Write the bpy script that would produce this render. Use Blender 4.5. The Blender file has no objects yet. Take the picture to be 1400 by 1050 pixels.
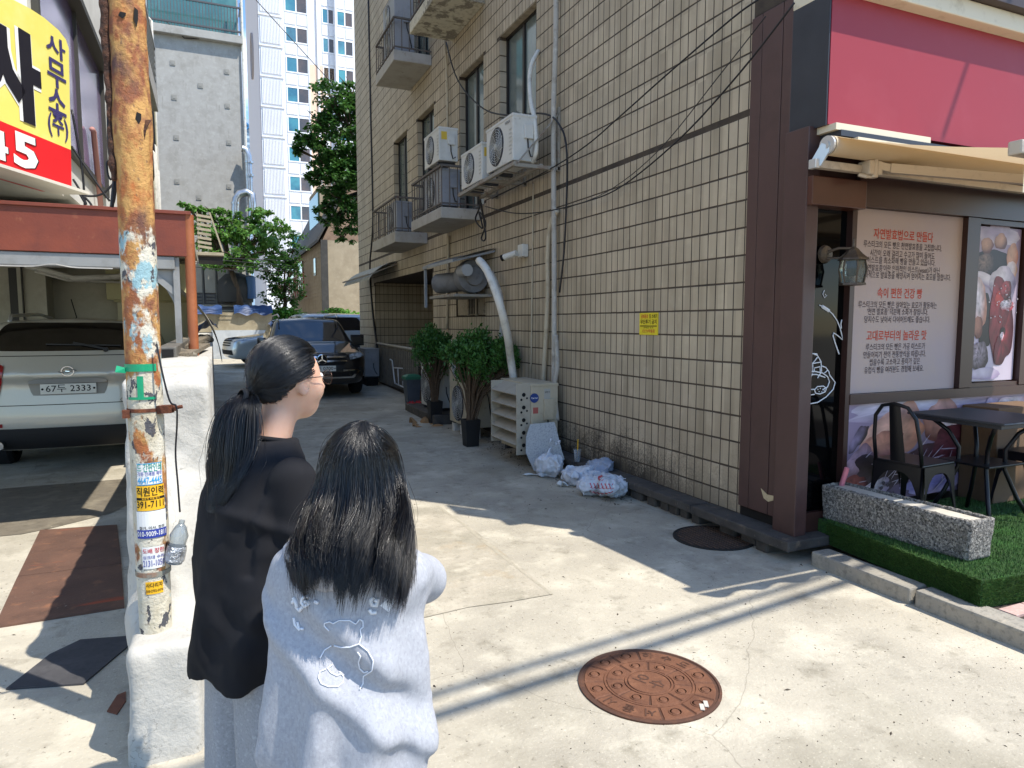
import bpy, bmesh, math, random
import numpy as np
from mathutils import Vector, Matrix, noise as mnoise
from mathutils.bvhtree import BVHTree
R = math.radians
rng = random.Random(7)
sc = bpy.context.scene
COL = sc.collection
# ---------------------------------------------------------------- camera, sky, sun, exposure
F, CH, YAW, PIT = 935.0, 1.65, R(23.54), R(5.07)
cam = bpy.data.cameras.new('camera'); camo = bpy.data.objects.new('camera', cam); COL.objects.link(camo)
cam.sensor_width = 36.0; cam.lens = 36.0*F/1400.0; cam.clip_start = 0.05; cam.clip_end = 2000
camo.location = (0, 0, CH); camo.rotation_euler = (R(90)-PIT, 0, -YAW)
sc.camera = camo
SUN = Vector((0.40, -0.46, 1.0)).normalized()
SUN_EL = math.asin(SUN.z); SUN_AZ = math.atan2(SUN.x, SUN.y)      # azimuth clockwise from +Y
w = bpy.data.worlds.new('World'); sc.world = w; w.use_nodes = True
nt = w.node_tree; nt.nodes.clear()
def N(nt, t, **k):
    n = nt.nodes.new(t)
    for a, b in k.items():
        if a.startswith('i_'): n.inputs[a[2:].replace('_', ' ')].default_value = b
        else: setattr(n, a, b)
    return n
sky = N(nt, 'ShaderNodeTexSky', sky_type='NISHITA', sun_disc=False, sun_elevation=SUN_EL, sun_rotation=SUN_AZ, altitude=50, air_density=1.0, dust_density=0.15, ozone_density=3.5)
tc = N(nt, 'ShaderNodeTexCoord'); mp = N(nt, 'ShaderNodeMapping'); mp.inputs['Scale'].default_value = (1, 1, 2.6); mp.inputs['Location'].default_value = (0.35, 0.9, 0.2)
cn = N(nt, 'ShaderNodeTexNoise', i_Scale=2.3, i_Detail=9.0, i_Roughness=0.58)
cr = N(nt, 'ShaderNodeValToRGB'); cr.color_ramp.elements[0].position = 0.57; cr.color_ramp.elements[1].position = 0.75
cmx = N(nt, 'ShaderNodeMixRGB'); cmx.inputs[2].default_value = (9.0, 9.4, 10.0, 1)
hsv = N(nt, 'ShaderNodeHueSaturation'); hsv.inputs['Saturation'].default_value = 1.08
bg = N(nt, 'ShaderNodeBackground', i_Strength=0.15); wo = N(nt, 'ShaderNodeOutputWorld')
for a, b in ((tc.outputs['Generated'], mp.inputs[0]), (mp.outputs[0], cn.inputs[0]), (cn.outputs[0], cr.inputs[0]), (cr.outputs[0], cmx.inputs[0]),
             (sky.outputs[0], hsv.inputs['Color']), (hsv.outputs[0], cmx.inputs[1]), (cmx.outputs[0], bg.inputs[0]), (bg.outputs[0], wo.inputs[0])): nt.links.new(a, b)
sl = bpy.data.lights.new('sun', 'SUN'); sl.energy = 3.5; sl.angle = R(0.53); sl.color = (1.0, 0.945, 0.85)
so = bpy.data.objects.new('sun', sl); COL.objects.link(so); so.rotation_euler = SUN.to_track_quat('Z', 'Y').to_euler(); so.location = SUN*30
vs = sc.view_settings; vs.view_transform = 'Standard'; vs.look = 'None'; vs.exposure = 1.02; vs.gamma = 1; vs.use_curve_mapping = False
sc.cycles.use_denoising = True; sc.cycles.max_bounces = 8; sc.cycles.diffuse_bounces = 4; sc.cycles.glossy_bounces = 4
sc.cycles.transparent_max_bounces = 12; sc.cycles.caustics_reflective = False; sc.cycles.caustics_refractive = False
# ---------------------------------------------------------------- pixel helpers (photo pixels -> points on known planes)
_fw = Vector((math.sin(YAW)*math.cos(PIT), math.cos(YAW)*math.cos(PIT), -math.sin(PIT)))
_rt = Vector((math.cos(YAW), -math.sin(YAW), 0)); _up = _rt.cross(_fw)
def ray(u, v): return _fw + _rt*((u-700)/F) + _up*((525-v)/F)
def at(u, v, x=None, y=None, z=None, d=None):
    r = ray(u, v); o = Vector((0, 0, CH))
    if d is not None: t = d
    elif x is not None: t = x/r.x
    elif y is not None: t = y/r.y
    else: t = (z-CH)/r.z
    return o + r*t
# ---------------------------------------------------------------- materials
def lin(h):
    h = h.lstrip('#'); o = []
    for i in (0, 2, 4):
        c = int(h[i:i+2], 16)/255
        o.append(c/12.92 if c <= .04045 else ((c+.055)/1.055)**2.4)
    return tuple(o)+(1.0,)
_M = {}
def mat(name, col=None, layers=(), rough=.7, metal=0., bump=0., bscale=40., bdetail=6., spec=.5, coord='pos', trans=0., alpha=1., coat=0., rvar=0., emit=None, obrand=0., ior=1.45, stretch=None, sub=0.):
    """layers: (colour, scale, low, high, strength[, kind[, stretch]]) noise masks mixed one over the other"""
    if name in _M: return _M[name]
    m = bpy.data.materials.new(name); m.use_nodes = True; t = m.node_tree; L = t.links.new
    b = t.nodes['Principled BSDF']
    cc = lin(col) if isinstance(col, str) else tuple(col)+(1,)
    if coord == 'pos': src = N(t, 'ShaderNodeNewGeometry').outputs['Position']
    else: src = N(t, 'ShaderNodeTexCoord').outputs['Object']
    rgb = N(t, 'ShaderNodeRGB'); rgb.outputs[0].default_value = cc; cur = rgb.outputs[0]
    for ly in layers:
        c2, s, lo, hi, st = ly[:5]; kind = ly[5] if len(ly) > 5 else 'noise'; sv = ly[6] if len(ly) > 6 else None
        vec = src
        if sv:
            mm = N(t, 'ShaderNodeMapping'); mm.inputs['Scale'].default_value = sv; L(src, mm.inputs[0]); vec = mm.outputs[0]
        if kind == 'noise':
            n = N(t, 'ShaderNodeTexNoise', i_Scale=s, i_Detail=8.0, i_Roughness=.62); o = n.outputs[0]
        elif kind == 'voro':
            n = N(t, 'ShaderNodeTexVoronoi', i_Scale=s); o = n.outputs['Distance']
        elif kind == 'crack':
            d = N(t, 'ShaderNodeTexNoise', i_Scale=s*1.7, i_Detail=6.0); L(vec, d.inputs[0])
            ad = N(t, 'ShaderNodeMixRGB', blend_type='ADD'); ad.inputs[0].default_value = .55; L(vec, ad.inputs[1]); L(d.outputs['Color'], ad.inputs[2]); vec = ad.outputs[0]
            n = N(t, 'ShaderNodeTexVoronoi', feature='DISTANCE_TO_EDGE', i_Scale=s); o = n.outputs[0]
        L(vec, n.inputs[0])
        mr = N(t, 'ShaderNodeMapRange'); mr.inputs[1].default_value = hi if kind == 'crack' else lo; mr.inputs[2].default_value = lo if kind == 'crack' else hi; mr.inputs[4].default_value = st; mr.clamp = True
        L(o, mr.inputs[0])
        mx = N(t, 'ShaderNodeMixRGB'); L(mr.outputs[0], mx.inputs[0]); L(cur, mx.inputs[1]); mx.inputs[2].default_value = lin(c2); cur = mx.outputs[0]
    if obrand:
        oi = N(t, 'ShaderNodeObjectInfo'); hv = N(t, 'ShaderNodeHueSaturation')
        mr = N(t, 'ShaderNodeMapRange'); mr.inputs[3].default_value = 1-obrand; mr.inputs[4].default_value = 1+obrand
        L(oi.outputs['Random'], mr.inputs[0]); L(mr.outputs[0], hv.inputs['Value']); L(cur, hv.inputs['Color']); cur = hv.outputs[0]
    L(cur, b.inputs['Base Color'])
    b.inputs['Roughness'].default_value = rough; b.inputs['Metallic'].default_value = metal; b.inputs['Specular IOR Level'].default_value = spec
    b.inputs['Transmission Weight'].default_value = trans; b.inputs['Alpha'].default_value = alpha; b.inputs['Coat Weight'].default_value = coat; b.inputs['Coat Roughness'].default_value = .03; b.inputs['IOR'].default_value = ior
    if sub: b.inputs['Subsurface Weight'].default_value = sub; b.inputs['Subsurface Radius'].default_value = (.012, .005, .003); b.inputs['Subsurface Scale'].default_value = 1.0
    if emit: b.inputs['Emission Color'].default_value = lin(emit[0]); b.inputs['Emission Strength'].default_value = emit[1]
    if rvar:
        n = N(t, 'ShaderNodeTexNoise', i_Scale=9.0, i_Detail=6.0); L(src, n.inputs[0])
        mr = N(t, 'ShaderNodeMapRange'); mr.inputs[1].default_value = .3; mr.inputs[2].default_value = .7; mr.inputs[3].default_value = max(.02, rough-rvar); mr.inputs[4].default_value = min(1, rough+rvar)
        L(n.outputs[0], mr.inputs[0]); L(mr.outputs[0], b.inputs['Roughness'])
    if bump:
        vec = src
        if stretch:
            mm = N(t, 'ShaderNodeMapping'); mm.inputs['Scale'].default_value = stretch; L(src, mm.inputs[0]); vec = mm.outputs[0]
        n = N(t, 'ShaderNodeTexNoise', i_Scale=bscale, i_Detail=bdetail, i_Roughness=.65); L(vec, n.inputs[0])
        bp = N(t, 'ShaderNodeBump', i_Strength=min(1, bump), i_Distance=.02*max(1., bump)); L(n.outputs[0], bp.inputs['Height']); L(bp.outputs[0], b.inputs['Normal'])
    _M[name] = m
    return m
# ---------------------------------------------------------------- mesh builder
class MB:
    def __init__(s): s.v = []; s.f = []; s.mi = []; s.cur = 0
    def add(s, vs, fs):
        o = len(s.v); s.v += [tuple(p) for p in vs]
        for f in fs: s.f.append(tuple(i+o for i in f)); s.mi.append(s.cur)
        return s
    def m(s, i): s.cur = i; return s
    def box(s, x0, y0, z0, x1, y1, z1):
        v = [(x, y, z) for z in (z0, z1) for x, y in ((x0, y0), (x1, y0), (x1, y1), (x0, y1))]
        return s.add(v, [(0, 3, 2, 1), (4, 5, 6, 7), (0, 1, 5, 4), (1, 2, 6, 5), (2, 3, 7, 6), (3, 0, 4, 7)])
    def cbox(s, x0, y0, z0, x1, y1, z1, c=.01):
        """box with chamfered edges"""
        bm = bmesh.new(); bmesh.ops.create_cube(bm, size=1)
        for v in bm.verts: v.co = Vector(((x0+x1)/2+v.co.x*(x1-x0), (y0+y1)/2+v.co.y*(y1-y0), (z0+z1)/2+v.co.z*(z1-z0)))
        c = min(c, .45*min(abs(x1-x0), abs(y1-y0), abs(z1-z0)))
        bmesh.ops.bevel(bm, geom=list(bm.edges), offset=c, segments=2, affect='EDGES', profile=.6)
        s.bm(bm); return s
    def bm(s, bm):
        bm.verts.ensure_lookup_table(); bm.verts.index_update()
        s.add([v.co for v in bm.verts], [[v.index for v in f.verts] for f in bm.faces]); bm.free(); return s
    def obox(s, p0, p1, w, h, up=(0, 0, 1)):
        """bar of section w x h between two points"""
        p0 = Vector(p0); p1 = Vector(p1); d = (p1-p0).normalized(); u = Vector(up)
        a = d.cross(u)
        if a.length < 1e-4: a = d.cross(Vector((1, 0, 0)))
        a.normalize(); b = a.cross(d).normalized()
        v = [p+a*(i*w/2)+b*(j*h/2) for p in (p0, p1) for i, j in ((-1, -1), (1, -1), (1, 1), (-1, 1))]
        return s.add(v, [(0, 3, 2, 1), (4, 5, 6, 7), (0, 1, 5, 4), (1, 2, 6, 5), (2, 3, 7, 6), (3, 0, 4, 7)])
    def tube(s, pts, r, n=8, cap=True, rs=None):
        pts = [Vector(p) for p in pts]; k = len(pts); vs = []; a = None
        for i, p in enumerate(pts):
            d = (pts[min(i+1, k-1)]-pts[max(i-1, 0)]).normalized()
            if a is None: a = d.orthogonal().normalized()
            else:
                a = a-d*a.dot(d)
                a = a.normalized() if a.length > 1e-6 else d.orthogonal().normalized()
            b = d.cross(a); rr = rs[i] if rs else r
            vs += [p+(a*math.cos(2*math.pi*j/n)+b*math.sin(2*math.pi*j/n))*rr for j in range(n)]
        fs = [(i*n+j, i*n+(j+1) % n, (i+1)*n+(j+1) % n, (i+1)*n+j) for i in range(k-1) for j in range(n)]
        if cap: fs += [tuple(range(n))[::-1], tuple((k-1)*n+j for j in range(n))]
        return s.add(vs, fs)
    def cyl(s, p0, p1, r0, r1=None, n=16, cap=True): return s.tube([p0, p1], r0, n, cap, rs=[r0, r0 if r1 is None else r1])
    def lathe(s, prof, n=24, M=Matrix(), a0=0, a1=2*math.pi):
        """profile of (r, z) spun about local z"""
        full = abs(a1-a0-2*math.pi) < 1e-6; na = n if full else n+1
        vs = [M @ Vector((r*math.cos(a0+(a1-a0)*j/n), r*math.sin(a0+(a1-a0)*j/n), z)) for r, z in prof for j in range(na)]
        fs = [(i*na+j, i*na+(j+1) % na, (i+1)*na+(j+1) % na, (i+1)*na+j) for i in range(len(prof)-1) for j in range(n)]
        return s.add(vs, fs)
    def prism(s, poly, vec):
        """closed polygon of 3D points extruded along vec"""
        n = len(poly); vec = Vector(vec); p = [Vector(q) for q in poly]
        return s.add(p+[q+vec for q in p], [tuple(range(n))[::-1], tuple(range(n, 2*n))]+[(i, (i+1) % n, n+(i+1) % n, n+i) for i in range(n)])
    def quad(s, a, b, c, d): return s.add([a, b, c, d], [(0, 1, 2, 3)])
    def grid(s, fn, nu, nv):
        vs = [fn(i/nu, j/nv) for j in range(nv+1) for i in range(nu+1)]
        return s.add(vs, [(j*(nu+1)+i, j*(nu+1)+i+1, (j+1)*(nu+1)+i+1, (j+1)*(nu+1)+i) for j in range(nv) for i in range(nu)])
    def mesh(s, name, mats, smooth=False, fix=True):
        me = bpy.data.meshes.new(name); me.from_pydata(s.v, [], s.f)
        for m_ in (mats if isinstance(mats, (list, tuple)) else [mats]): me.materials.append(m_)
        if any(s.mi): me.polygons.foreach_set('material_index', s.mi)
        if fix and len(s.f) < 30000:
            bm = bmesh.new(); bm.from_mesh(me); bmesh.ops.recalc_face_normals(bm, faces=bm.faces); bm.to_mesh(me); bm.free()
        if smooth is True: me.polygons.foreach_set('use_smooth', [True]*len(me.polygons))
        elif smooth: me.polygons.foreach_set('use_smooth', [True]*len(me.polygons)); me.set_sharp_from_angle(angle=R(smooth))
        me.update(); return me
    def build(s, name, mats, parent=None, smooth=False, fix=True, **k):
        return ob(name, s.mesh(name, mats, smooth, fix), parent, **k)
def ob(name, data, parent=None, label=None, cat=None, group=None, kind=None, loc=None, rot=None):
    o = bpy.data.objects.new(name, data); COL.objects.link(o)
    if parent: o.parent = parent
    if loc is not None: o.location = loc
    if rot is not None: o.rotation_euler = rot
    tag(o, label, cat, group, kind); return o
def tag(o, label=None, cat=None, group=None, kind=None):
    if label: o['label'] = label
    if cat: o['category'] = cat
    if group: o['group'] = group
    if kind: o['kind'] = kind
    return o
def empty(name, loc=(0, 0, 0), label=None, cat=None, group=None, rz=0., kind=None):
    o = ob(name, None, None, label, cat, group, kind); o.location = loc; o.rotation_euler = (0, 0, rz); o.empty_display_size = .2; return o
def copy_tree(o, parent=None, kids=None):
    if kids is None:
        kids = {}
        for q in COL.objects:
            if q.parent: kids.setdefault(q.parent.name, []).append(q)
    c = o.copy(); COL.objects.link(c); c.parent = parent
    for ch in kids.get(o.name, []): copy_tree(ch, c, kids)
    return c
# flat writing: a mesh made from the built-in font, laid out with a right and an up vector
def text_mesh(s, size=1., bold=0., cond=1., align='CENTER', spacing=1.):
    c = bpy.data.curves.new('txt', 'FONT'); c.body = s; c.size = size; c.align_x = align; c.align_y = 'CENTER'; c.offset = bold*size; c.resolution_u = 2; c.space_character = spacing
    o = bpy.data.objects.new('txt', c); me = bpy.data.meshes.new_from_object(o)
    vs = [(v.co.x*cond, v.co.y, 0) for v in me.vertices]; fs = [tuple(p.vertices) for p in me.polygons]
    bpy.data.objects.remove(o); bpy.data.curves.remove(c); bpy.data.meshes.remove(me)
    return vs, fs
def write(mb, s, org, right, up, size, bold=0., cond=1., align='CENTER', fit=None, off=.0):
    vs, fs = text_mesh(s, size, bold, cond, align)
    if not vs: return mb
    right = Vector(right); up = Vector(up); n = right.cross(up); org = Vector(org)+n*off
    if fit:
        wd = max(v[0] for v in vs)-min(v[0] for v in vs); k = fit/wd
        if align == 'CENTER':
            mid = (max(v[0] for v in vs)+min(v[0] for v in vs))/2; vs = [((v[0]-mid)*k, v[1], 0) for v in vs]
        else: vs = [(v[0]*k, v[1], 0) for v in vs]
    return mb.add([org+right*v[0]+up*v[1] for v in vs], fs)
# ---------------------------------------------------------------- implicit shapes -> one continuous mesh (surface nets)
def vnoise(P, seed=0):
    """cheap smooth value noise on an (n,3) array, result in -1..1"""
    Pi = np.floor(P).astype(np.int64); f = P-Pi; f = f*f*(3-2*f); out = 0
    for dx in (0, 1):
        for dy in (0, 1):
            for dz in (0, 1):
                h = (Pi[:, 0]+dx)*374761393+(Pi[:, 1]+dy)*668265263+(Pi[:, 2]+dz)*2147483647+seed*1274126177
                h = (h ^ (h >> 13))*1274126177; h = (h ^ (h >> 16)) & 0xffff
                wgt = (f[:, 0] if dx else 1-f[:, 0])*(f[:, 1] if dy else 1-f[:, 1])*(f[:, 2] if dz else 1-f[:, 2])
                out = out+wgt*(h/32767.5-1)
    return out
def fbm(P, o=4, seed=0):
    a, s, t = 1., 0., 0.
    for k in range(o): s = s+a*vnoise(P*2**k, seed+k); t += a; a *= .5
    return s/t
def sphere(P, c, r): return np.linalg.norm(P-np.array(c), axis=1)-r
def ell(P, c, r, M=None):
    q = P-np.array(c)
    if M is not None: q = q @ np.array(M)
    r = np.array(r); k0 = np.linalg.norm(q/r, axis=1); k1 = np.linalg.norm(q/(r*r), axis=1)+1e-9
    return k0*(k0-1)/k1
def cap(P, a, b, ra, rb=None):
    rb = ra if rb is None else rb; a = np.array(a); b = np.array(b); d = b-a
    h = np.clip(((P-a) @ d)/(d @ d), 0, 1); return np.linalg.norm(P-a-h[:, None]*d, axis=1)-(ra+(rb-ra)*h)
def rbox(P, c, h, r):
    q = np.abs(P-np.array(c))-np.array(h)+r
    return np.linalg.norm(np.maximum(q, 0), axis=1)+np.minimum(q.max(axis=1), 0)-r
def su(a, b, k):
    h = np.clip(.5+.5*(b-a)/k, 0, 1); return b+(a-b)*h-k*h*(1-h)
def ss(a, b, k): return -su(-a, b, k)          # a minus b
def surf(fn, lo, hi, h):
    lo = np.array(lo, float); hi = np.array(hi, float); n = np.ceil((hi-lo)/h).astype(int)+1
    g = np.stack(np.meshgrid(*[lo[i]+h*np.arange(n[i]) for i in range(3)], indexing='ij'), -1).reshape(-1, 3)
    V = fn(g).reshape(n); S = V < 0
    c = n-1; cnt = np.zeros(c, int)
    for dx in (0, 1):
        for dy in (0, 1):
            for dz in (0, 1): cnt += S[dx:dx+c[0], dy:dy+c[1], dz:dz+c[2]]
    act = (cnt > 0) & (cnt < 8); idx = -np.ones(c, int); I = np.argwhere(act); idx[act] = np.arange(len(I))
    acc = np.zeros((len(I), 3)); num = np.zeros(len(I))
    cor = [(0, 0, 0), (1, 0, 0), (0, 1, 0), (1, 1, 0), (0, 0, 1), (1, 0, 1), (0, 1, 1), (1, 1, 1)]
    for a in range(8):
        for b in range(a+1, 8):
            if sum(x != y for x, y in zip(cor[a], cor[b])) != 1: continue
            A = I+np.array(cor[a]); B = I+np.array(cor[b]); va = V[A[:, 0], A[:, 1], A[:, 2]]; vb = V[B[:, 0], B[:, 1], B[:, 2]]
            x = (va < 0) != (vb < 0); t = np.where(x, va/(va-vb+1e-12), 0)
            acc += np.where(x[:, None], np.array(cor[a])+t[:, None]*(np.array(cor[b])-np.array(cor[a])), 0); num += x
    vs = lo+h*(I+acc/num[:, None]); faces = []
    for ax in range(3):
        o1, o2 = [(1, 2), (2, 0), (0, 1)][ax]
        sl0 = [slice(1, c[i]) for i in range(3)]; sl0[ax] = slice(0, c[ax])
        sl1 = list(sl0); sl1[ax] = slice(1, c[ax]+1)
        s0 = S[tuple(sl0)]; s1 = S[tuple(sl1)]; off = np.array([1, 1, 1]); off[ax] = 0
        E = np.argwhere(s0 != s1); sg = s0[s0 != s1]; E = E+off
        def ix(d1, d2):
            e = E.copy(); e[:, o1] -= d1; e[:, o2] -= d2; return idx[e[:, 0], e[:, 1], e[:, 2]]
        q = np.stack([ix(1, 1), ix(0, 1), ix(0, 0), ix(1, 0)], 1); q[~sg] = q[~sg][:, ::-1]; faces.append(q)
    fa = np.concatenate(faces); fa = fa[(fa >= 0).all(1)]
    return vs, fa
def smooth_mesh(vs, fa, it=2, k=.5):
    e = np.concatenate([fa[:, [0, 1]], fa[:, [1, 2]], fa[:, [2, 3]], fa[:, [3, 0]]]); e = np.concatenate([e, e[:, ::-1]])
    for _ in range(it):
        a = np.zeros_like(vs); n = np.zeros(len(vs)); np.add.at(a, e[:, 0], vs[e[:, 1]]); np.add.at(n, e[:, 0], 1)
        vs = vs+(a/np.maximum(n, 1)[:, None]-vs)*k
    return vs
def np_obj(name, vs, fa, mats, parent=None, smooth=True, **k):
    me = bpy.data.meshes.new(name); me.from_pydata(vs.tolist(), [], fa.tolist())
    for m_ in (mats if isinstance(mats, (list, tuple)) else [mats]): me.materials.append(m_)
    me.polygons.foreach_set('use_smooth', [bool(smooth)]*len(me.polygons)); me.update()
    return ob(name, me, parent, **k)
def sdf_obj(name, fn, lo, hi, h, mats, parent=None, it=2, **k):
    vs, fa = surf(fn, lo, hi, h)
    if it: vs = smooth_mesh(vs, fa, it)
    return np_obj(name, vs, fa, mats, parent, **k)
def gz(x, y): return .02*min(18., max(0., y-8.))      # the alley climbs gently behind y = 8
# ================================================================ GROUND
M_conc = mat('concrete_ground', '#aca493', [('#928b7d', 1.1, .45, .66, .8), ('#c3bba8', 2.6, .5, .66, .75), ('#7c7565', 4.5, .56, .70, .65), ('#87806f', .45, .52, .62, .6), ('#6a6456', 24, .60, .70, .6), ('#d6cdb8', 60, .58, .72, .5), ('#6c6558', .55, .0, .0022, .5, 'crack'), ('#574f42', 140, .68, .74, .6)], rough=.9, bump=.35, bscale=55, bdetail=9)
M_patch = mat('concrete_patch', '#a9a08f', [('#8b8574', 2.2, .42, .66, .8), ('#bfb6a3', 5, .52, .7, .8), ('#6d6a5a', 9, .58, .72, .6), ('#a08d70', 3.1, .56, .7, .5), ('#5d594c', 50, .62, .72, .6)], rough=.92, bump=.55, bscale=30, bdetail=10)
M_dark = mat('void_dark', '#12100f', rough=.9)
xs = np.concatenate([np.array([-160, -90, -50, -30, -18, -12]), np.arange(-8, 8.01, .5), np.array([12, 18, 30, 50, 90, 160])])
ys = np.concatenate([np.array([-60, -30, -16, -10, -6]), np.arange(-3, 30.01, .5), np.array([36, 46, 60, 90, 140, 260])])
vs = [(x, y, gz(x, y)) for y in ys for x in xs]; nx = len(xs)
fs = [(j*nx+i, j*nx+i+1, (j+1)*nx+i+1, (j+1)*nx+i) for j in range(len(ys)-1) for i in range(nx-1)]
MB().add(vs, fs).build('ground', M_conc, kind='structure', smooth=True)
# darker, coarser re-laid concrete in the middle of the alley mouth
pp = [at(u, v, z=.004) for u, v in [(756, 812), (700, 765), (640, 718), (599, 692), (520, 700), (430, 740), (400, 860), (470, 866), (572, 846), (640, 830), (700, 822)]]
MB().add(pp, [tuple(range(len(pp)))]).build('concrete_patch', M_patch, kind='structure')
sp = [at(u, v, z=.005) for u, v in [(756, 811), (753, 813), (718, 786), (692, 766), (660, 741), (633, 718), (597, 692), (600, 691), (636, 717), (664, 740), (695, 764), (722, 787)]]
MB().add(sp, [tuple(range(len(sp)))]).build('concrete_seam', mat('seam', '#a39b89', [('#827b6b', 12, .5, .7, .6)], rough=.9, bump=.4), kind='structure')
# street strip in the lower left corner, a couple of millimetres proud
rp = [(-6, 2.62, .004), (-6, -8, .004), (6, -8, .004), (3.2, .6, .004), (.4, 2.2, .004), (-.45, 2.64, .004), (-.9, 2.88, .004), (-1.5, 3.1, .004), (-3, 3.4, .004)]
MB().add(rp, [tuple(range(len(rp)))]).build('street', mat('street_grey', '#8f8a80', [('#6f6b64', 3, .45, .7, .7), ('#a8a297', 30, .55, .7, .5), ('#5a564f', 70, .6, .7, .5)], rough=.92, bump=.4, bscale=90), kind='structure')
# ================================================================ TILED BUILDING on the right
TB = empty('tiled_building', (3.75, 11, 0), 'three-storey building clad in beige upright tiles along the right side of the alley', 'building')
def P(o):                                   # parts are built in world coordinates under an Empty that stands at the base
    o.matrix_parent_inverse = Matrix.Translation(-Vector(o.parent.location)) if o.parent.type == 'EMPTY' and o.parent.rotation_euler.z == 0 else Matrix()
    return o
M_grout = mat('grout', '#4a4036', [('#37302a', 6, .45, .65, .8)], rough=.95, bump=.2)
M_dkmetal = mat('dark_metal', '#2b2826', [('#4a443e', 20, .55, .7, .6)], rough=.5, metal=.3)
def tile_material():
    m = mat('wall_tile', '#b0a28c', [('#9d907a', 2.2, .45, .7, .6), ('#c0b29a', 7, .55, .72, .5), ('#8f816c', 1.2, .52, .72, .45, 'noise', (1, 1, .3)), ('#7d6a54', 45, .66, .76, .5)], rough=.55, spec=.35, bump=.12, bscale=25)
    t = m.node_tree; L = t.links.new; b = t.nodes['Principled BSDF']
    src = b.inputs['Base Color'].links[0].from_socket
    g = N(t, 'ShaderNodeNewGeometry'); mp = N(t, 'ShaderNodeMapping'); mp.inputs['Scale'].default_value = (1/.106, 1/.106, 1/.2077); mp.inputs['Location'].default_value = (0, 4.2/.106*0+.13, -.4585+1)
    L(g.outputs['Position'], mp.inputs[0]); fl = N(t, 'ShaderNodeVectorMath', operation='FLOOR'); L(mp.outputs[0], fl.inputs[0])
    sx = N(t, 'ShaderNodeSeparateXYZ'); L(fl.outputs[0], sx.inputs[0]); cb = N(t, 'ShaderNodeCombineXYZ'); L(sx.outputs[1], cb.inputs[1]); L(sx.outputs[2], cb.inputs[2])
    wn = N(t, 'ShaderNodeTexWhiteNoise'); L(cb.outputs[0], wn.inputs[0]); mr = N(t, 'ShaderNodeMapRange'); mr.inputs[3].default_value = .85; mr.inputs[4].default_value = 1.10; L(wn.outputs[0], mr.inputs[0])
    hv = N(t, 'ShaderNodeHueSaturation'); L(src, hv.inputs['Color']); L(mr.outputs[0], hv.inputs['Value'])
    # grime of the wall foot: splashed dirt and mould near the pavement
    sp = N(t, 'ShaderNodeSeparateXYZ'); L(g.outputs['Position'], sp.inputs[0])
    n1 = N(t, 'ShaderNodeTexNoise', i_Scale=3.0, i_Detail=9.0, i_Roughness=.7); L(g.outputs['Position'], n1.inputs[0])
    n2 = N(t, 'ShaderNodeTexNoise', i_Scale=70.0, i_Detail=4.0); L(g.outputs['Position'], n2.inputs[0])
    h = N(t, 'ShaderNodeMapRange'); h.inputs[1].default_value = .85; h.inputs[2].default_value = .1; L(sp.outputs[2], h.inputs[0])
    a = N(t, 'ShaderNodeMath', operation='MULTIPLY_ADD'); L(h.outputs[0], a.inputs[0]); a.inputs[1].default_value = .75; L(n1.outputs[0], a.inputs[2])
    a2 = N(t, 'ShaderNodeMath', operation='MULTIPLY_ADD'); L(n2.outputs[0], a2.inputs[0]); a2.inputs[1].default_value = .9; L(a.outputs[0], a2.inputs[2])
    yb = N(t, 'ShaderNodeMapRange'); yb.inputs[1].default_value = 4.5; yb.inputs[2].default_value = 5.4; yb.inputs[4].default_value = 1.0; yb.inputs[3].default_value = .35; L(sp.outputs[1], yb.inputs[0])
    r = N(t, 'ShaderNodeMapRange'); r.inputs[1].default_value = 1.25; r.inputs[2].default_value = 1.6; r.inputs[4].default_value = .9; L(a2.outputs[0], r.inputs[0])
    mu = N(t, 'ShaderNodeMath', operation='MULTIPLY'); L(r.outputs[0], mu.inputs[0]); L(yb.outputs[0], mu.inputs[1])
    mx = N(t, 'ShaderNodeMixRGB'); L(mu.outputs[0], mx.inputs[0]); L(hv.outputs[0], mx.inputs[1]); mx.inputs[2].default_value = lin('#2e2a26')
    # green-grey weathering of the far stretch and faint run-off streaks
    st = N(t, 'ShaderNodeTexNoise', i_Scale=1.0, i_Detail=7.0); sm = N(t, 'ShaderNodeMapping'); sm.inputs['Scale'].default_value = (6, 6, .35); L(g.outputs['Position'], sm.inputs[0]); L(sm.outputs[0], st.inputs[0])
    r2 = N(t, 'ShaderNodeMapRange'); r2.inputs[1].default_value = .50; r2.inputs[2].default_value = .72; r2.inputs[4].default_value = .42; L(st.outputs[0], r2.inputs[0])
    mx2 = N(t, 'ShaderNodeMixRGB'); L(r2.outputs[0], mx2.inputs[0]); L(mx.outputs[0], mx2.inputs[1]); mx2.inputs[2].default_value = lin('#7d725d')
    L(mx2.outputs[0], b.inputs['Base Color']); return m
M_tile = tile_material()
WX, WTOP, WY0, WY1 = 3.75, 11.0, 4.115, 19.2
PW, PH = .106, .2077
OPEN = [  # y0, y1, z0, z1, depth, kind
    (7.87, 9.04, 3.75, 5.58, .14, 'w'), (9.65, 10.72, 3.42, 5.58, .14, 'w'), (12.1, 13.2, 3.42, 5.58, .14, 'w'), (13.95, 15.06, 3.42, 5.58, .14, 'w'),
    (9.8, 10.9, 6.45, 8.9, .14, 'w'), (12.4, 13.4, 6.45, 8.9, .14, 'w'), (7.87, 9.04, 7.1, 8.9, .14, 'w'),
    (12.27, 17.2, .2, 2.66, 1.45, 'p'), (9.6, 10.95, 1.76, 2.30, .10, 'v')]
def inside(y, z, m=.004):
    return any(a-m < y < b+m and c-m < z < d+m for a, b, c, d, *_ in OPEN)
wl = MB(); gx = WX+.0015
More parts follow.
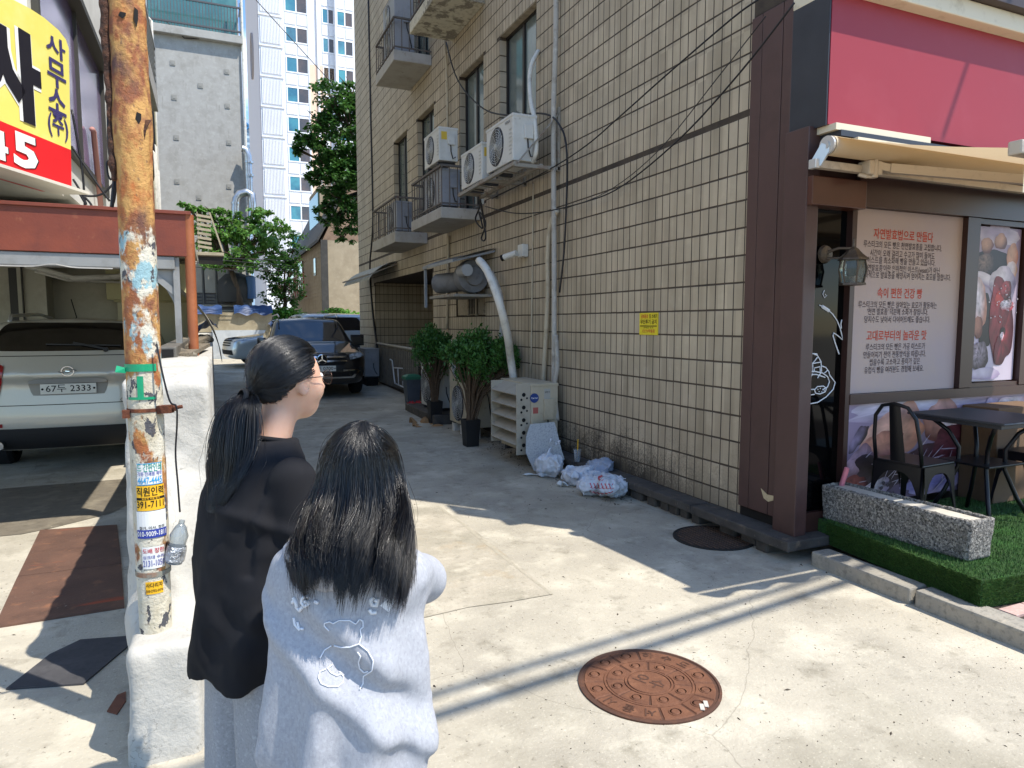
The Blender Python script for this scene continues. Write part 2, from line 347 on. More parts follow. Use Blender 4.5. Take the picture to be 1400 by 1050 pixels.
yb = sorted({WY0, WY1, *[o[0] for o in OPEN], *[o[1] for o in OPEN]}); zb = sorted({0., WTOP, *[o[2] for o in OPEN], *[o[3] for o in OPEN]})
for a, b in zip(yb, yb[1:]):
    for c, d in zip(zb, zb[1:]):
        if not inside((a+b)/2, (c+d)/2): wl.quad((gx, a, c), (gx, b, c), (gx, b, d), (gx, a, d))
for a, b, c, d, dp, k in OPEN:
    x1 = gx+dp
    wl.quad((gx, a, c), (x1, a, c), (x1, b, c), (gx, b, c)); wl.quad((gx, a, d), (x1, a, d), (x1, b, d), (gx, b, d))
    wl.quad((gx, a, c), (x1, a, c), (x1, a, d), (gx, a, d)); wl.quad((gx, b, c), (x1, b, c), (x1, b, d), (gx, b, d))
    if k != 'w': wl.quad((x1, a, c), (x1, b, c), (x1, b, d), (x1, a, d))
# rest of the volume: far gable, roof, front above the shop
wl.quad((gx, WY1, 0), (12, WY1, 0), (12, WY1, WTOP), (gx, WY1, WTOP)); wl.quad((gx, 3.7, WTOP), (12, 3.7, WTOP), (12, WY1, WTOP), (gx, WY1, WTOP))
wl.quad((gx, 3.74, 3.9), (12, 3.74, 3.9), (12, 3.74, WTOP), (gx, 3.74, WTOP)); wl.quad((gx, 3.74, 3.9), (gx, WY0, 3.9), (gx, WY0, WTOP), (gx, 3.74, WTOP))
wl.quad((12, 3.74, 0), (12, WY1, 0), (12, WY1, WTOP), (12, 3.74, WTOP)); wl.quad((gx, WY0, 0), (4.4, WY0, 0), (4.4, WY0, 3.9), (gx, WY0, 3.9))
wl.quad((3.9, 3.9, .1), (12, 3.9, .1), (12, 3.9, 3.9), (3.9, 3.9, 3.9))
P(wl.build('wall', M_grout, TB, fix=False))
# tiles: the 300 that show largest are parts of their own, the rest one joined part
def tile_geo(mb, x, y0, y1, z0, z1, t=.009, c=.003, ax='x', jit=0):
    if ax == 'x':
        f = x+jit; v = [(x+t, y0, z0), (x+t, y1, z0), (x+t, y1, z1), (x+t, y0, z1), (f+c*.6, y0, z0), (f+c*.6, y1, z0), (f+c*.6, y1, z1), (f+c*.6, y0, z1), (f, y0+c, z0+c), (f, y1-c, z0+c), (f, y1-c, z1-c), (f, y0+c, z1-c)]
    else:                                    # faces -y; y0/y1 hold the x range, x the plane
        f = x; v = [(y0, x+t, z0), (y1, x+t, z0), (y1, x+t, z1), (y0, x+t, z1), (y0, f+c*.6, z0), (y1, f+c*.6, z0), (y1, f+c*.6, z1), (y0, f+c*.6, z1), (y0+c, f, z0+c), (y1-c, f, z0+c), (y1-c, f, z1-c), (y0+c, f, z1-c)]
    mb.add(v, [(0, 1, 5, 4), (1, 2, 6, 5), (2, 3, 7, 6), (3, 0, 4, 7), (4, 5, 9, 8), (5, 6, 10, 9), (6, 7, 11, 10), (7, 4, 8, 11), (8, 9, 10, 11)])
rows = [(.718+PH*k, .718+PH*(k+1)) for k in range(-3, 12)]; rows = [(max(a, .155), b) for a, b in rows if b > .2]
z = 3.248
while z < WTOP: rows.append((z, min(z+PH, WTOP))); z += PH
full = []; rest = MB(); G1, G2 = .0048, .0068
for ri, (z0, z1) in enumerate(rows):
    y = WY0
    first = True
    while y < WY1-.01:
        y1 = min(y+(.04 if first else PW), WY1); first = False
        a, b, c, d = y+G1, y1-G1, z0+G2, z1-G2
        hit = False
        for (oa, ob_, oc, od, *_r) in OPEN:
            if b > oa and a < ob_ and d > oc and c < od:
                if a >= oa-.03 and b <= ob_+.03 and c >= oc-.05 and d <= od+.05: hit = True; break
                if c < oc-.02 and d < od: d = oc
                elif d > od+.02 and c > oc: c = od
                elif a < oa: b = oa
                elif b > ob_: a = ob_
                else: hit = True
        if not hit and b-a > .012 and d-c > .02:
            w_ = (b-a > .09 and d-c > .19)
            dep = y*math.cos(YAW)+3.75*math.sin(YAW)
            u = 700+F*(3.75*math.cos(YAW)-y*math.sin(YAW))/dep
            if w_ and .35 < (z0+z1)/2 < 3.3 and y < 6.9: full.append((y, (a, b, c, d)))
            else: tile_geo(rest, WX, a, b, c, d, jit=rng.uniform(-.0006, .0006))
        y = y1
full.sort(key=lambda q: q[0])
tm = MB(); tile_geo(tm, 0, -(PW/2-G1), PW/2-G1, -(PH/2-G2), PH/2-G2); tme = tm.mesh('tile', M_tile)
for k, (y, (a, b, c, d)) in enumerate(full):
    if k < 296:
        o = ob('tile', tme, TB); o.location = Vector((WX+rng.uniform(-.0006, .0006), (a+b)/2, (c+d)/2))-Vector(TB.location); o.rotation_euler = (rng.uniform(-.004, .004), rng.uniform(-.006, .006), rng.uniform(-.006, .006))
    else: tile_geo(rest, WX, a, b, c, d, jit=rng.uniform(-.0006, .0006))
# tiled jambs and heads of the openings, tiled far side and back of the porch
for a, b, c, d, dp, k in OPEN:
    if k == 'w':
        for (z0, z1) in rows:
            if z1 > c+.05 and z0 < d-.05: tile_geo(rest, b-.009, gx+.004, gx+dp-.02, max(z0, c)+G2, min(z1, d)-G2, ax='y')
        yy = a
        while yy < b-.02:
            rest.box(gx+.003, yy+G1, d-.009, gx+dp-.02, min(yy+PW, b)-G1, d-.001); yy += PW
    if k == 'p':
        for (z0, z1) in rows:
            if z1 > c+.05 and z0 < d-.02:
                xx = gx+.01
                while xx < gx+dp-.02:
                    tile_geo(rest, b-.009, xx+G1, min(xx+PW, gx+dp)-G1, max(z0, c)+G2, min(z1, d)-G2, ax='y'); xx += PW
                yy = a
                while yy < b-.02:
                    tile_geo(rest, gx+dp-.009, yy+G1, min(yy+PW, b)-G1, max(z0, c)+G2, min(z1, d)-G2); yy += PW
P(rest.build('tile', M_tile, TB, fix=False, kind='stuff'))
# string course between the storeys (recessed dark joint band is the wall itself); windows
M_alu = mat('window_frame_dark', '#2a2523', rough=.4, metal=.4)
M_glass = mat('window_glass', '#6f7a78', [('#8b9490', 1.5, .4, .7, .6)], rough=.06, spec=1.0, metal=.35)
for a, b, c, d, dp, k in OPEN:
    if k != 'w': continue
    x = gx+dp-.012; fr = MB(); wd = .045
    fr.box(x-.03, a, c, x+.01, a+wd, d).box(x-.03, b-wd, c, x+.01, b, d).box(x-.03, a+wd, d-wd, x+.01, b-wd, d).box(x-.03, a+wd, c, x+.01, b-wd, c+wd)
    m_ = (a+b)/2; fr.box(x-.034, m_-.03, c+wd, x+.006, m_+.03, d-wd)
    wo_ = P(fr.build('window', M_alu, TB))
    for (q0, q1, dx) in ((a+wd, m_-.03, 0), (m_+.03, b-wd, .012)):
        ob('pane', MB().box(x-.012+dx, q0, c+wd, x-.006+dx, q1, d-wd).mesh('pane', M_glass), wo_)
    MB_s = MB().box(gx-.02, a-.01, c-.03, gx+dp, b+.01, c-.002)
    ob('sill', MB_s.mesh('sill', mat('sill_stone', '#8d867b', [('#5c564d', 12, .5, .7, .7)], rough=.9)), wo_)
# ventilation grille box in the small opening
vg = MB().box(gx+.02, 9.62, 1.78, gx+.06, 10.93, 2.28)
for k in range(9): vg.box(gx-.005, 9.68+k*.07, 1.80, gx+.02, 9.70+k*.07, 2.26)
vg.m(1).box(gx-.004, 10.02, 1.80, gx+.02, 10.3, 2.26); vg.m(0).box(gx-.02, 9.96, 1.77, gx+.02, 10.0, 2.29).box(gx-.02, 10.32, 1.77, gx+.02, 10.36, 2.29)
P(vg.build('vent_grille', [mat('old_beige_metal', '#8f8371', [('#5b4c3a', 14, .5, .7, .7)], rough=.7), M_dark], TB))
# balconies: slab with railing
M_slab = mat('slab_paint', '#a8a49d', [('#8d877c', 3, .45, .7, .7), ('#746c60', 10, .6, .72, .7), ('#c0bcb2', 5, .6, .75, .5)], rough=.85, bump=.15)
M_peel = mat('slab_peeling', '#c3bda9', [('#6e675b', 3.2, .52, .56, .85), ('#8e8777', 14, .5, .6, .5), ('#d4cfbd', 30, .55, .7, .5)], rough=.9, bump=.5, bscale=20)
M_rail = mat('rail_paint', '#5c5651', [('#75482c', 14, .55, .7, .7), ('#8a847c', 30, .6, .7, .5)], rough=.7)
def balcony(y0, y1, z0, z1, x0, rh, m, nb):
    s = MB().cbox(x0, y0, z0, WX-.002, y1, z1, .012)
    o = P(s.build('balcony', m, TB)); r = MB(); t = z1+rh
    r.obox((x0+.02, y0+.02, t), (x0+.02, y1-.02, t), .035, .03).obox((x0+.02, y0+.02, t), (WX, y0+.02, t), .035, .03).obox((x0+.02, y1-.02, t), (WX, y1-.02, t), .035, .03)
    r.obox((x0+.02, y0+.02, z1+.06), (x0+.02, y1-.02, z1+.06), .02, .02).obox((x0+.02, y0+.02, z1+.06), (WX, y0+.02, z1+.06), .02, .02)
    ob('railing', r.mesh('railing', M_rail), o)
    for k in range(nb+1):
        y = y0+.02+(y1-y0-.04)*k/nb
        ob('baluster', MB().cyl((x0+.02, y, z1), (x0+.02, y, t), .008, n=6).mesh('baluster', M_rail), o)
    for k in range(1, 5):
        for y in (y0+.02, y1-.02):
            x = x0+.02+(WX-x0-.02)*k/5
            ob('baluster', MB().cyl((x, y, z1), (x, y, t), .008, n=6).mesh('baluster', M_rail), o)
    return o
balcony(9.75, 11.4, 3.19, 3.35, 3.115, .6, M_slab, 11)
balcony(12.56, 14.5, 3.14, 3.34, 3.125, .62, M_slab, 12)
balcony(12.2, 13.66, 6.24, 6.42, 3.06, .55, M_slab, 9)
balcony(9.58, 11.04, 6.23, 6.40, 3.03, .55, M_peel, 9)
# stone kerb at the foot of the wall, bedded on broken rubble
M_ledge = mat('ledge_stone', '#4b4743', [('#2e2b29', 5, .45, .65, .8), ('#7a6a58', 11, .58, .72, .7), ('#8c8378', 40, .62, .72, .5)], rough=.75, bump=.3, bscale=18)
y = 3.42
for ln in (1.06, 1.1, .95, 1.1, .9):
    b = MB().cbox(3.555+rng.uniform(-.008, .008), y+.006, .085, 3.80 if y > 3.5 else 4.02, y+ln-.006, .155+rng.uniform(-.006, .006), .012)
    P(b.build('ledge_stone', M_ledge, TB)); y += ln
y = 3.46
while y < 8.4:
    s = rng.uniform(.08, .22)
    if rng.random() < .62:
        b = MB().cbox(3.62+rng.uniform(-.03, .02), y, -.01, 3.78, y+s, .083, .02); P(b.build('bedding_stone', M_ledge, TB))
    y += s+rng.uniform(.02, .1)
# brown cladding of the shop corner
M_brown = mat('brown_cladding', '#4a3532', [('#5a423d', 1.2, .45, .7, .6, 'noise', (1, 1, .3)), ('#3a2926', 3, .5, .7, .5), ('#b9ad98', 13, .735, .75, .9)], rough=.42, spec=.5, bump=.04, bscale=30)
for (a, b, x) in ((4.005, 4.112, 3.722), (3.805, 4.0, 3.72), (3.712, 3.80, 3.721)):
    P(MB().cbox(x, a, .235, x+.03, b, 3.88, .006).build('cladding_panel', M_brown, TB))
P(MB().box(3.75, 3.70, .1, 3.78, 4.11, 3.87).build('cladding_backing', M_dark, TB))
P(MB().cbox(3.68, 3.50, .156, 3.79, 3.706, 2.96, .006).build('corner_post', M_brown, TB))
P(MB().cbox(3.685, 3.455, 2.44, 4.19, 3.58, 2.63, .006).build('post_cap', mat('brown_gloss', '#4b2c22', [('#5d382b', 2, .45, .7, .6)], rough=.3), TB))
flk = MB()
fl = [at(u, v, x=3.716) for u, v in [(1040, 667), (1044, 671), (1049, 676), (1058, 678), (1058, 684), (1050, 686), (1044, 681)]]
flk.add(fl, [tuple(range(7))]); P(flk.build('paint_flake', mat('flake', '#b9a988', [('#8a7a60', 40, .5, .7, .5)], rough=.9), TB))

gr = MB(); q = random.Random(21)
for k in range(3800):
    y = 1.2+7.5*q.random()**1.6; x = q.uniform(-.1, 3.7) if q.random() < .8 else q.uniform(-2.2, -.5); s = q.uniform(.001, .0038) if q.random() < .97 else q.uniform(.005, .009); a = q.uniform(0, 6.28)
    p = Vector((x, y, gz(x, y)+.001)); d = Vector((math.cos(a), math.sin(a), 0))*s*q.uniform(1, 2.4); e_ = Vector((-math.sin(a), math.cos(a), 0))*s*.7
    gr.m(0 if q.random() < .7 else 1).add([p-d, p+e_, p+d, p-e_, p+Vector((0, 0, s*.8))], [(0, 1, 4), (1, 2, 4), (2, 3, 4), (3, 0, 4)])
gr.build('ground_grit', [mat('grit_dark', '#4a4136', [('#2f2a24', 90, .5, .6, .8)], rough=.95), mat('grit_pale', '#a79f8f', rough=.95)], None, fix=False, kind='stuff', label='scattered grit and leaf specks on the concrete')
# ================================================================ SHOP FRONT (faces the street, y = 3.58)
SH = empty('shop_front', (3.75, 3.58, 0), 'bakery shop front with brown frames, poster windows and a red sign band at the corner', 'shop front')
YF = 3.58
M_frame = mat('shop_frame', '#3a2622', [('#4a332d', 1.5, .45, .7, .6)], rough=.35)
M_black = mat('black_glass', '#050506', rough=.06, spec=.22)
fr = MB()
fr.box(4.155, YF-.05, .25, 4.2, YF+.05, 2.44).box(5.40, YF-.05, 1.14, 5.55, YF+.05, 2.47).box(6.16, YF-.05, 1.14, 6.4, YF+.05, 2.47)
fr.box(4.2, YF-.055, 1.062, 7.6, YF+.05, 1.135).box(4.2, YF-.06, 2.475, 7.6, YF+.05, 2.68).box(4.19, YF-.10, 2.68, 7.6, YF+.05, 2.76).box(3.79, YF-.04, .16, 4.155, YF+.05, .30)
fr.box(3.79, YF-.03, .3, 3.815, YF+.04, 2.44).box(5.55, YF-.04, 2.43, 6.16, YF+.04, 2.47).box(5.55, YF-.04, 1.135, 6.16, YF+.04, 1.17).box(3.79, YF-.02, 2.63, 7.6, YF+.06, 2.96)
P(fr.build('frame', M_frame, SH))
dr = P(MB().box(3.815, YF, .3, 4.155, YF+.01, 2.44).build('dark_pane', M_black, SH))
# white line drawing on the dark pane: a wheat ear and a bread basket with a little house
M_wl = mat('white_line', '#d8dbe0', rough=.6)
ln = MB()
def pl_(pts, r=.0042, closed=False):
    q = [at(u, v, y=YF-.003) for u, v in pts]
    if closed: q.append(q[0])
    ln.tube([Vector((p.x, YF-.004, p.z)) for p in q], r, 5)
def crop(pts, ox=1085, oy=390, s=467/80): return [(ox+x/s, oy+y/s) for x, y in pts]
pl_(crop([(205, 158), (235, 172), (270, 195), (310, 230), (345, 280), (370, 340), (385, 400), (390, 435), (350, 400), (318, 380), (312, 400), (330, 460), (362, 550)]))
pl_(crop([(225, 168), (245, 182), (262, 192), (280, 205)]), .012); pl_(crop([(383, 275), (376, 310), (380, 345)])); pl_(crop([(245, 40), (232, 70), (245, 100), (262, 85), (250, 70)]), .003)
pl_(crop([(118, 580), (150, 545), (188, 560), (218, 610), (222, 690)])); pl_(crop([(150, 545), (185, 548), (188, 560)])); pl_(crop([(118, 585), (150, 625), (218, 612)])); pl_(crop([(150, 625), (188, 575)])); pl_(crop([(150, 625), (152, 695)])); pl_(crop([(165, 690), (165, 660), (208, 650), (212, 690)]))
pl_(crop([(225, 645), (255, 655), (280, 690), (288, 720)])); pl_(crop([(245, 700), (268, 680)])); pl_(crop([(115, 690), (170, 688), (230, 700), (270, 730), (285, 770), (270, 810), (230, 835)])); pl_(crop([(115, 712), (180, 712), (250, 735)])); pl_(crop([(130, 745), (150, 705)])); pl_(crop([(190, 740), (215, 700)]))
pl_(crop([(165, 835), (190, 808), (235, 805), (262, 822), (250, 850), (210, 868), (175, 862)]), closed=True); pl_(crop([(108, 832), (165, 830)])); pl_(crop([(106, 880), (165, 870)])); pl_(crop([(288, 720), (330, 775), (315, 830), (260, 890), (190, 935), (103, 950)]))
for x, y in ((190, 830), (210, 822), (232, 828), (200, 848), (222, 850), (242, 838)): pl_(crop([(x, y), (x+4, y+2)]), .004)
ob('drawing', ln.mesh('drawing', M_wl), dr)
pb = mat('poster_pink', '#aa9993', [('#a0929c', .9, .45, .7, .8), ('#ad9a8e', 1.5, .5, .7, .5)], rough=.55)
po = P(MB().box(4.202, YF-.008, 1.137, 5.398, YF, 2.472).build('poster', pb, SH))
M_red = mat('poster_red', '#b8432c', rough=.7); M_ink = mat('poster_ink', '#3a2a30', rough=.7)
PT = [('자연발효법으로 만들다', 1, (1195, 319, 1276, 327)), ('루스티크의 모든 빵은 천연발효종을 고집합니다.', 0, (1181, 333, 1288, 341)), ('시간이 오래 걸리고 수고가 많이 들어도', 0, (1190, 345, 1278, 352)), ('이스트를 최소화해 빵을 만들고 있습니다.', 0, (1186, 355, 1279, 361)),
      ("'천연발효종'이란 인위적인 이스트(yeast)가 아닌", 0, (1180, 366, 1285, 371)), ('자연화적으로 발효종을 배양시켜 얻어지는 효모를 말합니다.', 0, (1172, 375, 1300, 381)),
      ('속이 편한 건강 빵', 1, (1200, 400, 1261, 404)), ('루스티크의 모든 빵은 살아있는 효모가 활동하는', 0, (1174, 415, 1281, 420)), ("'천연 발효종' 덕분에 소화가 잘됩니다.", 0, (1186, 426, 1269, 428)), ('당지수도 낮아서 다이어트에도 좋습니다.', 0, (1182, 437, 1272, 438)),
      ('고대로부터의 놀라운 맛', 1, (1185, 459, 1267, 460)), ('루스티크의 모든 빵은 가공 이스트가', 0, (1184, 474, 1265, 475)), ('만들어지기 전의 전통방식을 따릅니다.', 0, (1181, 485, 1266, 485)), ('씹을수록 고소하고 풍미가 깊은', 0, (1189, 495, 1258, 495)), ('유럽식 빵을 여러분도 경험해 보세요.', 0, (1182, 506, 1263, 505))]
lt = MB()
for s, red, (u0, v0, u1, v1) in PT:
    a = at(u0, v0, y=YF-.012); b = at(u1, v1, y=YF-.012); lt.m(0 if red else 1)
    write(lt, s, ((a.x+b.x)/2, YF-.0105, (a.z+b.z)/2), (1, 0, 0), (0, 0, 1), .082 if red else .056, bold=.012 if red else .004, fit=b.x-a.x)
ob('lettering', lt.mesh('lettering', [M_red, M_ink], fix=False), po)
# bread photographs printed on the other panes (plain generic bread shapes)
def print_mat(nm):
    m = mat(nm, '#ffffff', rough=.4); t = m.node_tree; at_ = N(t, 'ShaderNodeVertexColor', layer_name='Col'); t.links.new(at_.outputs[0], t.nodes['Principled BSDF'].inputs['Base Color']); return m
class Print:
    """flat printed picture: coloured shapes, each in its own thin layer, colours in the mesh"""
    def __init__(s, y): s.v = []; s.f = []; s.c = []; s.y = y
    def rect(s, x0, x1, z0, z1, ct, cb, n=12):
        o = len(s.v)
        for j in range(n+1):
            for i in range(n+1):
                x, z = x0+(x1-x0)*i/n, z0+(z1-z0)*j/n; k = j/n; nz = .5+.5*mnoise.noise(Vector((x*4, z*4, 3))); s.v.append((x, s.y, z)); s.c.append([(cb[q]*(1-k)+ct[q]*k)*(.82+.3*nz) for q in range(3)])
        s.f += [(o+j*(n+1)+i, o+j*(n+1)+i+1, o+(j+1)*(n+1)+i+1, o+(j+1)*(n+1)+i) for j in range(n) for i in range(n)]
    def blob(s, cx, cz, rx, rz, cin, cout, rot=0., wob=.06, tex=.25, ts=14., lx=-.25, lz=.3, rings=7, n=40, soft=False):
        s.y -= .00035; ph = rng.uniform(0, 6); o = len(s.v); s.v.append((cx, s.y, cz)); s.c.append(list(cin))
        for r in range(1, rings+1):
            for k in range(n):
                t = 2*math.pi*k/n; w_ = 1+wob*math.sin(3*t+ph)+wob*.6*math.sin(5*t+2*ph)+wob*.4*math.sin(9*t+ph); f = r/rings; a_, b_ = f*w_*math.cos(t), f*w_*math.sin(t)
                X, Z = cx+rx*a_*math.cos(rot)-rz*b_*math.sin(rot), cz+rx*a_*math.sin(rot)+rz*b_*math.cos(rot)
                d = min(1, math.hypot(a_-lx, b_-lz)/1.15); d = d*d; nz = mnoise.fractal(Vector((X*ts, Z*ts, ph)), .8, 2., 4)
                s.v.append((X, s.y, Z)); s.c.append([max(0, (cin[q]*(1-d)+cout[q]*d)*(1+tex*nz)) for q in range(3)])
        s.f += [(o, o+1+k, o+1+(k+1) % n) for k in range(n)]
        s.f += [(o+1+(r-1)*n+k, o+1+r*n+k, o+1+r*n+(k+1) % n, o+1+(r-1)*n+(k+1) % n) for r in range(1, rings) for k in range(n)]
    def build(s, nm, m, par):
        me = bpy.data.meshes.new(nm); me.from_pydata(s.v, [], s.f); me.materials.append(m); ca = me.color_attributes.new('Col', 'FLOAT_COLOR', 'POINT')
        ca.data.foreach_set('color', [q for c in s.c for q in (c[0], c[1], c[2], 1.)]); me.update(); return ob(nm, me, par)
def L3(h): return lin(h)[:3]
M_pr = print_mat('photo_print')
WHT, LIL, CRU, CRD, BUN, BER, BED, DRK, DKB, FLO = map(L3, ('#c0b5c2', '#94849f', '#b07a68', '#5f3530', '#bd9378', '#8f2a36', '#3c0f1b', '#2a1c24', '#120b10', '#cdc4cc'))
P(MB().box(5.572, YF-.006, 1.18, 6.14, YF, 2.42).build('print_panel', mat('print_paper', '#a99fb0', rough=.4), SH))
bp = Print(YF-.0065); bp.rect(5.572, 6.14, 1.18, 2.42, LIL, WHT)
bp.blob(5.86, 2.36, .26, .08, LIL, WHT, wob=.1); bp.blob(5.80, 2.13, .24, .115, DRK, DKB); bp.blob(5.71, 2.27, .075, .065, BUN, CRD); bp.blob(5.88, 2.31, .08, .065, BUN, CRD); bp.blob(6.04, 2.2, .075, .10, BUN, CRU); bp.blob(6.04, 2.08, .07, .08, FLO, BUN)
bp.blob(5.70, 2.12, .12, .09, L3('#6f5a52'), DRK, tex=.9, ts=60); bp.blob(5.80, 1.98, .26, .05, FLO, LIL, rot=-.25); bp.blob(5.93, 1.99, .17, .12, FLO, LIL, tex=.4); bp.blob(5.74, 1.66, .09, .22, DRK, DKB, rot=.05); bp.blob(5.655, 1.80, .085, .22, FLO, CRU, rot=.12, tex=.5, ts=22); bp.blob(5.65, 1.62, .06, .09, CRU, CRD, rot=.1)
bp.blob(5.94, 1.66, .155, .36, BER, BED, rot=.12, tex=.7, ts=16); bp.blob(5.90, 1.84, .06, .07, L3('#b5382f'), BER); bp.blob(6.0, 1.80, .09, .05, FLO, BER, tex=1.2, ts=70); bp.blob(5.98, 1.92, .07, .08, L3('#a8424a'), BED, tex=.8, ts=40); bp.blob(5.97, 1.58, .035, .04, DKB, BED); bp.blob(5.96, 1.54, .03, .04, FLO, BER, tex=1., ts=80); bp.blob(5.92, 1.42, .05, .12, L3('#6d2433'), BED)
bp.blob(5.68, 1.38, .12, .12, L3('#8b7d88'), DRK, tex=1.1, ts=55); bp.blob(5.76, 1.24, .2, .05, WHT, LIL)
for k in range(26): bp.blob(5.95+rng.gauss(0, .07), 1.80+rng.gauss(0, .09), .006, .006, FLO, FLO, n=8, rings=1)
bp.build('bread_print', M_pr, SH).matrix_parent_inverse = Matrix.Translation(-Vector(SH.location))
P(MB().box(4.202, YF-.006, .30, 7.4, YF, 1.06).build('print_panel', mat('print_paper'), SH))
lp = Print(YF-.0065); lp.rect(4.202, 7.4, .30, 1.06, LIL, L3('#6b5a72'), 40)
for cx, cz, rx, rz, ci, co, ro, ts in [(5.0, 1.0, .8, .09, WHT, LIL, .04, 8), (4.75, .82, .34, .19, L3('#c99f92'), CRU, .25, 9), (4.62, .74, .2, .10, CRU, L3('#8e5a58'), .2, 12), (5.32, .86, .26, .18, L3('#b98a80'), CRD, -.35, 9), (5.38, .84, .12, .08, FLO, CRU, -.2, 20), (4.36, .80, .13, .05, L3('#7d6f8c'), DRK, .8, 12), (4.38, .62, .17, .10, L3('#b193a4'), L3('#6b4a5c'), .5, 16), (4.62, .52, .30, .13, DRK, L3('#4a3a45'), -.2, 22), (5.15, .56, .36, .16, L3('#4e2f36'), DKB, .15, 26), (5.45, .70, .30, .14, L3('#5c2f38'), BED, .2, 24), (5.68, .78, .12, .17, L3('#c28a98'), BER, .2, 22), (4.34, .42, .14, .10, L3('#a55a55'), BED, .3, 30), (4.56, .40, .16, .07, FLO, LIL, .2, 30), (5.9, .95, .16, .08, L3('#8d86a8'), LIL, 0, 14), (6.15, .96, .22, .08, FLO, L3('#a6788c'), .1, 18), (6.1, .84, .24, .06, L3('#a5707c'), BER, .05, 20), (6.5, .85, .3, .18, FLO, L3('#8c5a70'), 0, 18), (5.25, .38, .4, .07, L3('#6f6aa0'), LIL, .05, 10), (6.2, .5, .4, .16, L3('#6e4048'), DRK, 0, 20), (6.9, .6, .4, .25, CRU, CRD, 0, 14)]:
    lp.blob(cx, cz, rx, rz, ci, co, rot=ro, wob=.11, tex=.6, ts=ts)
for k in range(40): lp.blob(4.95+rng.gauss(0, .3), .55+rng.gauss(0, .09), rng.uniform(.03, .12), .004, WHT, LIL, rot=rng.gauss(.6, .5), n=8, rings=1)
for k in range(14): lp.blob(4.55+rng.gauss(0, .1), .40+rng.gauss(0, .05), .02, .014, L3('#5d5668'), DRK, n=10, rings=1)
lp.build('bread_print', M_pr, SH).matrix_parent_inverse = Matrix.Translation(-Vector(SH.location))
# red sign band: fabric face on a box, slate side, cream trims
M_sign = mat('sign_red', '#8a2933', [('#78212c', 1.1, .45, .7, .5), ('#953841', 2.2, .5, .7, .5)], rough=.5, spec=.4)
M_cream = mat('cream_trim', '#cfc4ac', [('#a99c82', 8, .55, .72, .6)], rough=.6); M_slate = mat('slate_panel', '#2b2d33', [('#3a3c42', 2, .45, .7, .6)], rough=.45)
sg = empty('red_sign_box', (3.75, 3.45, 2.9), 'long plain red fabric sign band above the bakery awning', 'sign')
P(MB().box(3.735, 3.40, 2.95, 8.2, 3.70, 3.80).build('face', M_sign, sg)); P(MB().box(3.722, 3.405, 2.945, 3.734, 3.735, 4.6).build('side_panel', M_slate, sg))
P(MB().cbox(3.72, 3.30, 3.775, 8.3, 3.72, 3.90, .01).build('top_trim', M_cream, sg))
cv = MB().box(3.74, 3.23, 3.902, 8.3, 3.735, 3.96)
for k in range(60): cv.cyl((3.8+k*.075, 3.23, 3.985), (3.8+k*.075, 3.74, 4.0), .035, n=8)
P(cv.build('ribbed_cap', mat('dark_ribbed', '#3c2f2b', rough=.5), sg))
P(MB().box(3.75, 3.345, 2.905, 4.66, 3.70, 2.948).build('bottom_trim', M_cream, sg)); P(MB().box(3.78, 3.33, 2.865, 8.2, 3.70, 2.903).build('under_trim', M_slate, sg)); P(MB().box(3.9, 3.30, 2.845, 4.75, 3.36, 2.862).build('under_trim', M_cream, sg))
# folding-arm awning
aw = empty('awning', (5, 3.4, 2.8), 'extended tan folding-arm awning with cream front flap over the shop windows', 'awning')
M_tan = mat('awning_tan', '#d8c7aa', [('#c9b592', 1.6, .45, .7, .5)], rough=.8); M_tant = mat('awning_cream', '#d9ccb0', [('#bfae8e', 4, .5, .72, .5)], rough=.85); M_awm = mat('awning_metal', '#b9ad9c', [('#8a7f70', 10, .55, .7, .6)], rough=.45, metal=.2)
t_ = M_tan.node_tree; bs = t_.nodes['Principled BSDF']; tr = N(t_, 'ShaderNodeBsdfTranslucent'); tr.inputs[0].default_value = lin('#d6bd96'); mxs = N(t_, 'ShaderNodeMixShader'); mxs.inputs[0].default_value = .35
t_.links.new(bs.outputs[0], mxs.inputs[1]); t_.links.new(tr.outputs[0], mxs.inputs[2]); t_.links.new(mxs.outputs[0], t_.nodes['Material Output'].inputs[0])
P(MB().cyl((3.68, 3.33, 2.79), (6.5, 3.33, 2.79), .062, n=20).build('fabric_roll', M_tan, aw, smooth=40))
P(MB().grid(lambda a, b: (3.70+2.75*a, 3.33-1.13*b, 2.853-.333*b-.02*math.sin(math.pi*b)), 14, 10).build('fabric', M_tan, aw, smooth=True))
P(MB().cbox(3.64, 2.14, 2.475, 6.5, 2.21, 2.545, .01).build('front_bar', M_awm, aw))
P(MB().grid(lambda a, b: (3.64+2.85*a, 2.135-.025*b*math.sin(a*60)-.01, 2.48-b*(.185+.010*math.cos(a*2*math.pi*11))), 140, 6).build('valance', M_tant, aw, smooth=True))
P(MB().cbox(3.61, 3.36, 2.655, 6.6, 3.41, 2.705, .004).build('torsion_bar', M_awm, aw))
br = MB().cyl((3.655, 3.33, 2.79), (3.672, 3.33, 2.79), .06, n=20).obox((3.66, 3.33, 2.79), (3.63, 3.385, 2.68), .03, .07).cyl((3.645, 3.33, 2.79), (3.66, 3.33, 2.79), .025, n=12).cbox(3.595, 3.355, 2.65, 3.63, 3.415, 2.71, .004)
P(br.build('end_bracket', mat('awning_bright', '#c9c9c6', rough=.35, metal=.6), aw))
kn = MB()
for x in (4.02, 4.10): kn.cbox(x, 3.30, 2.635, x+.045, 3.40, 2.73, .012)
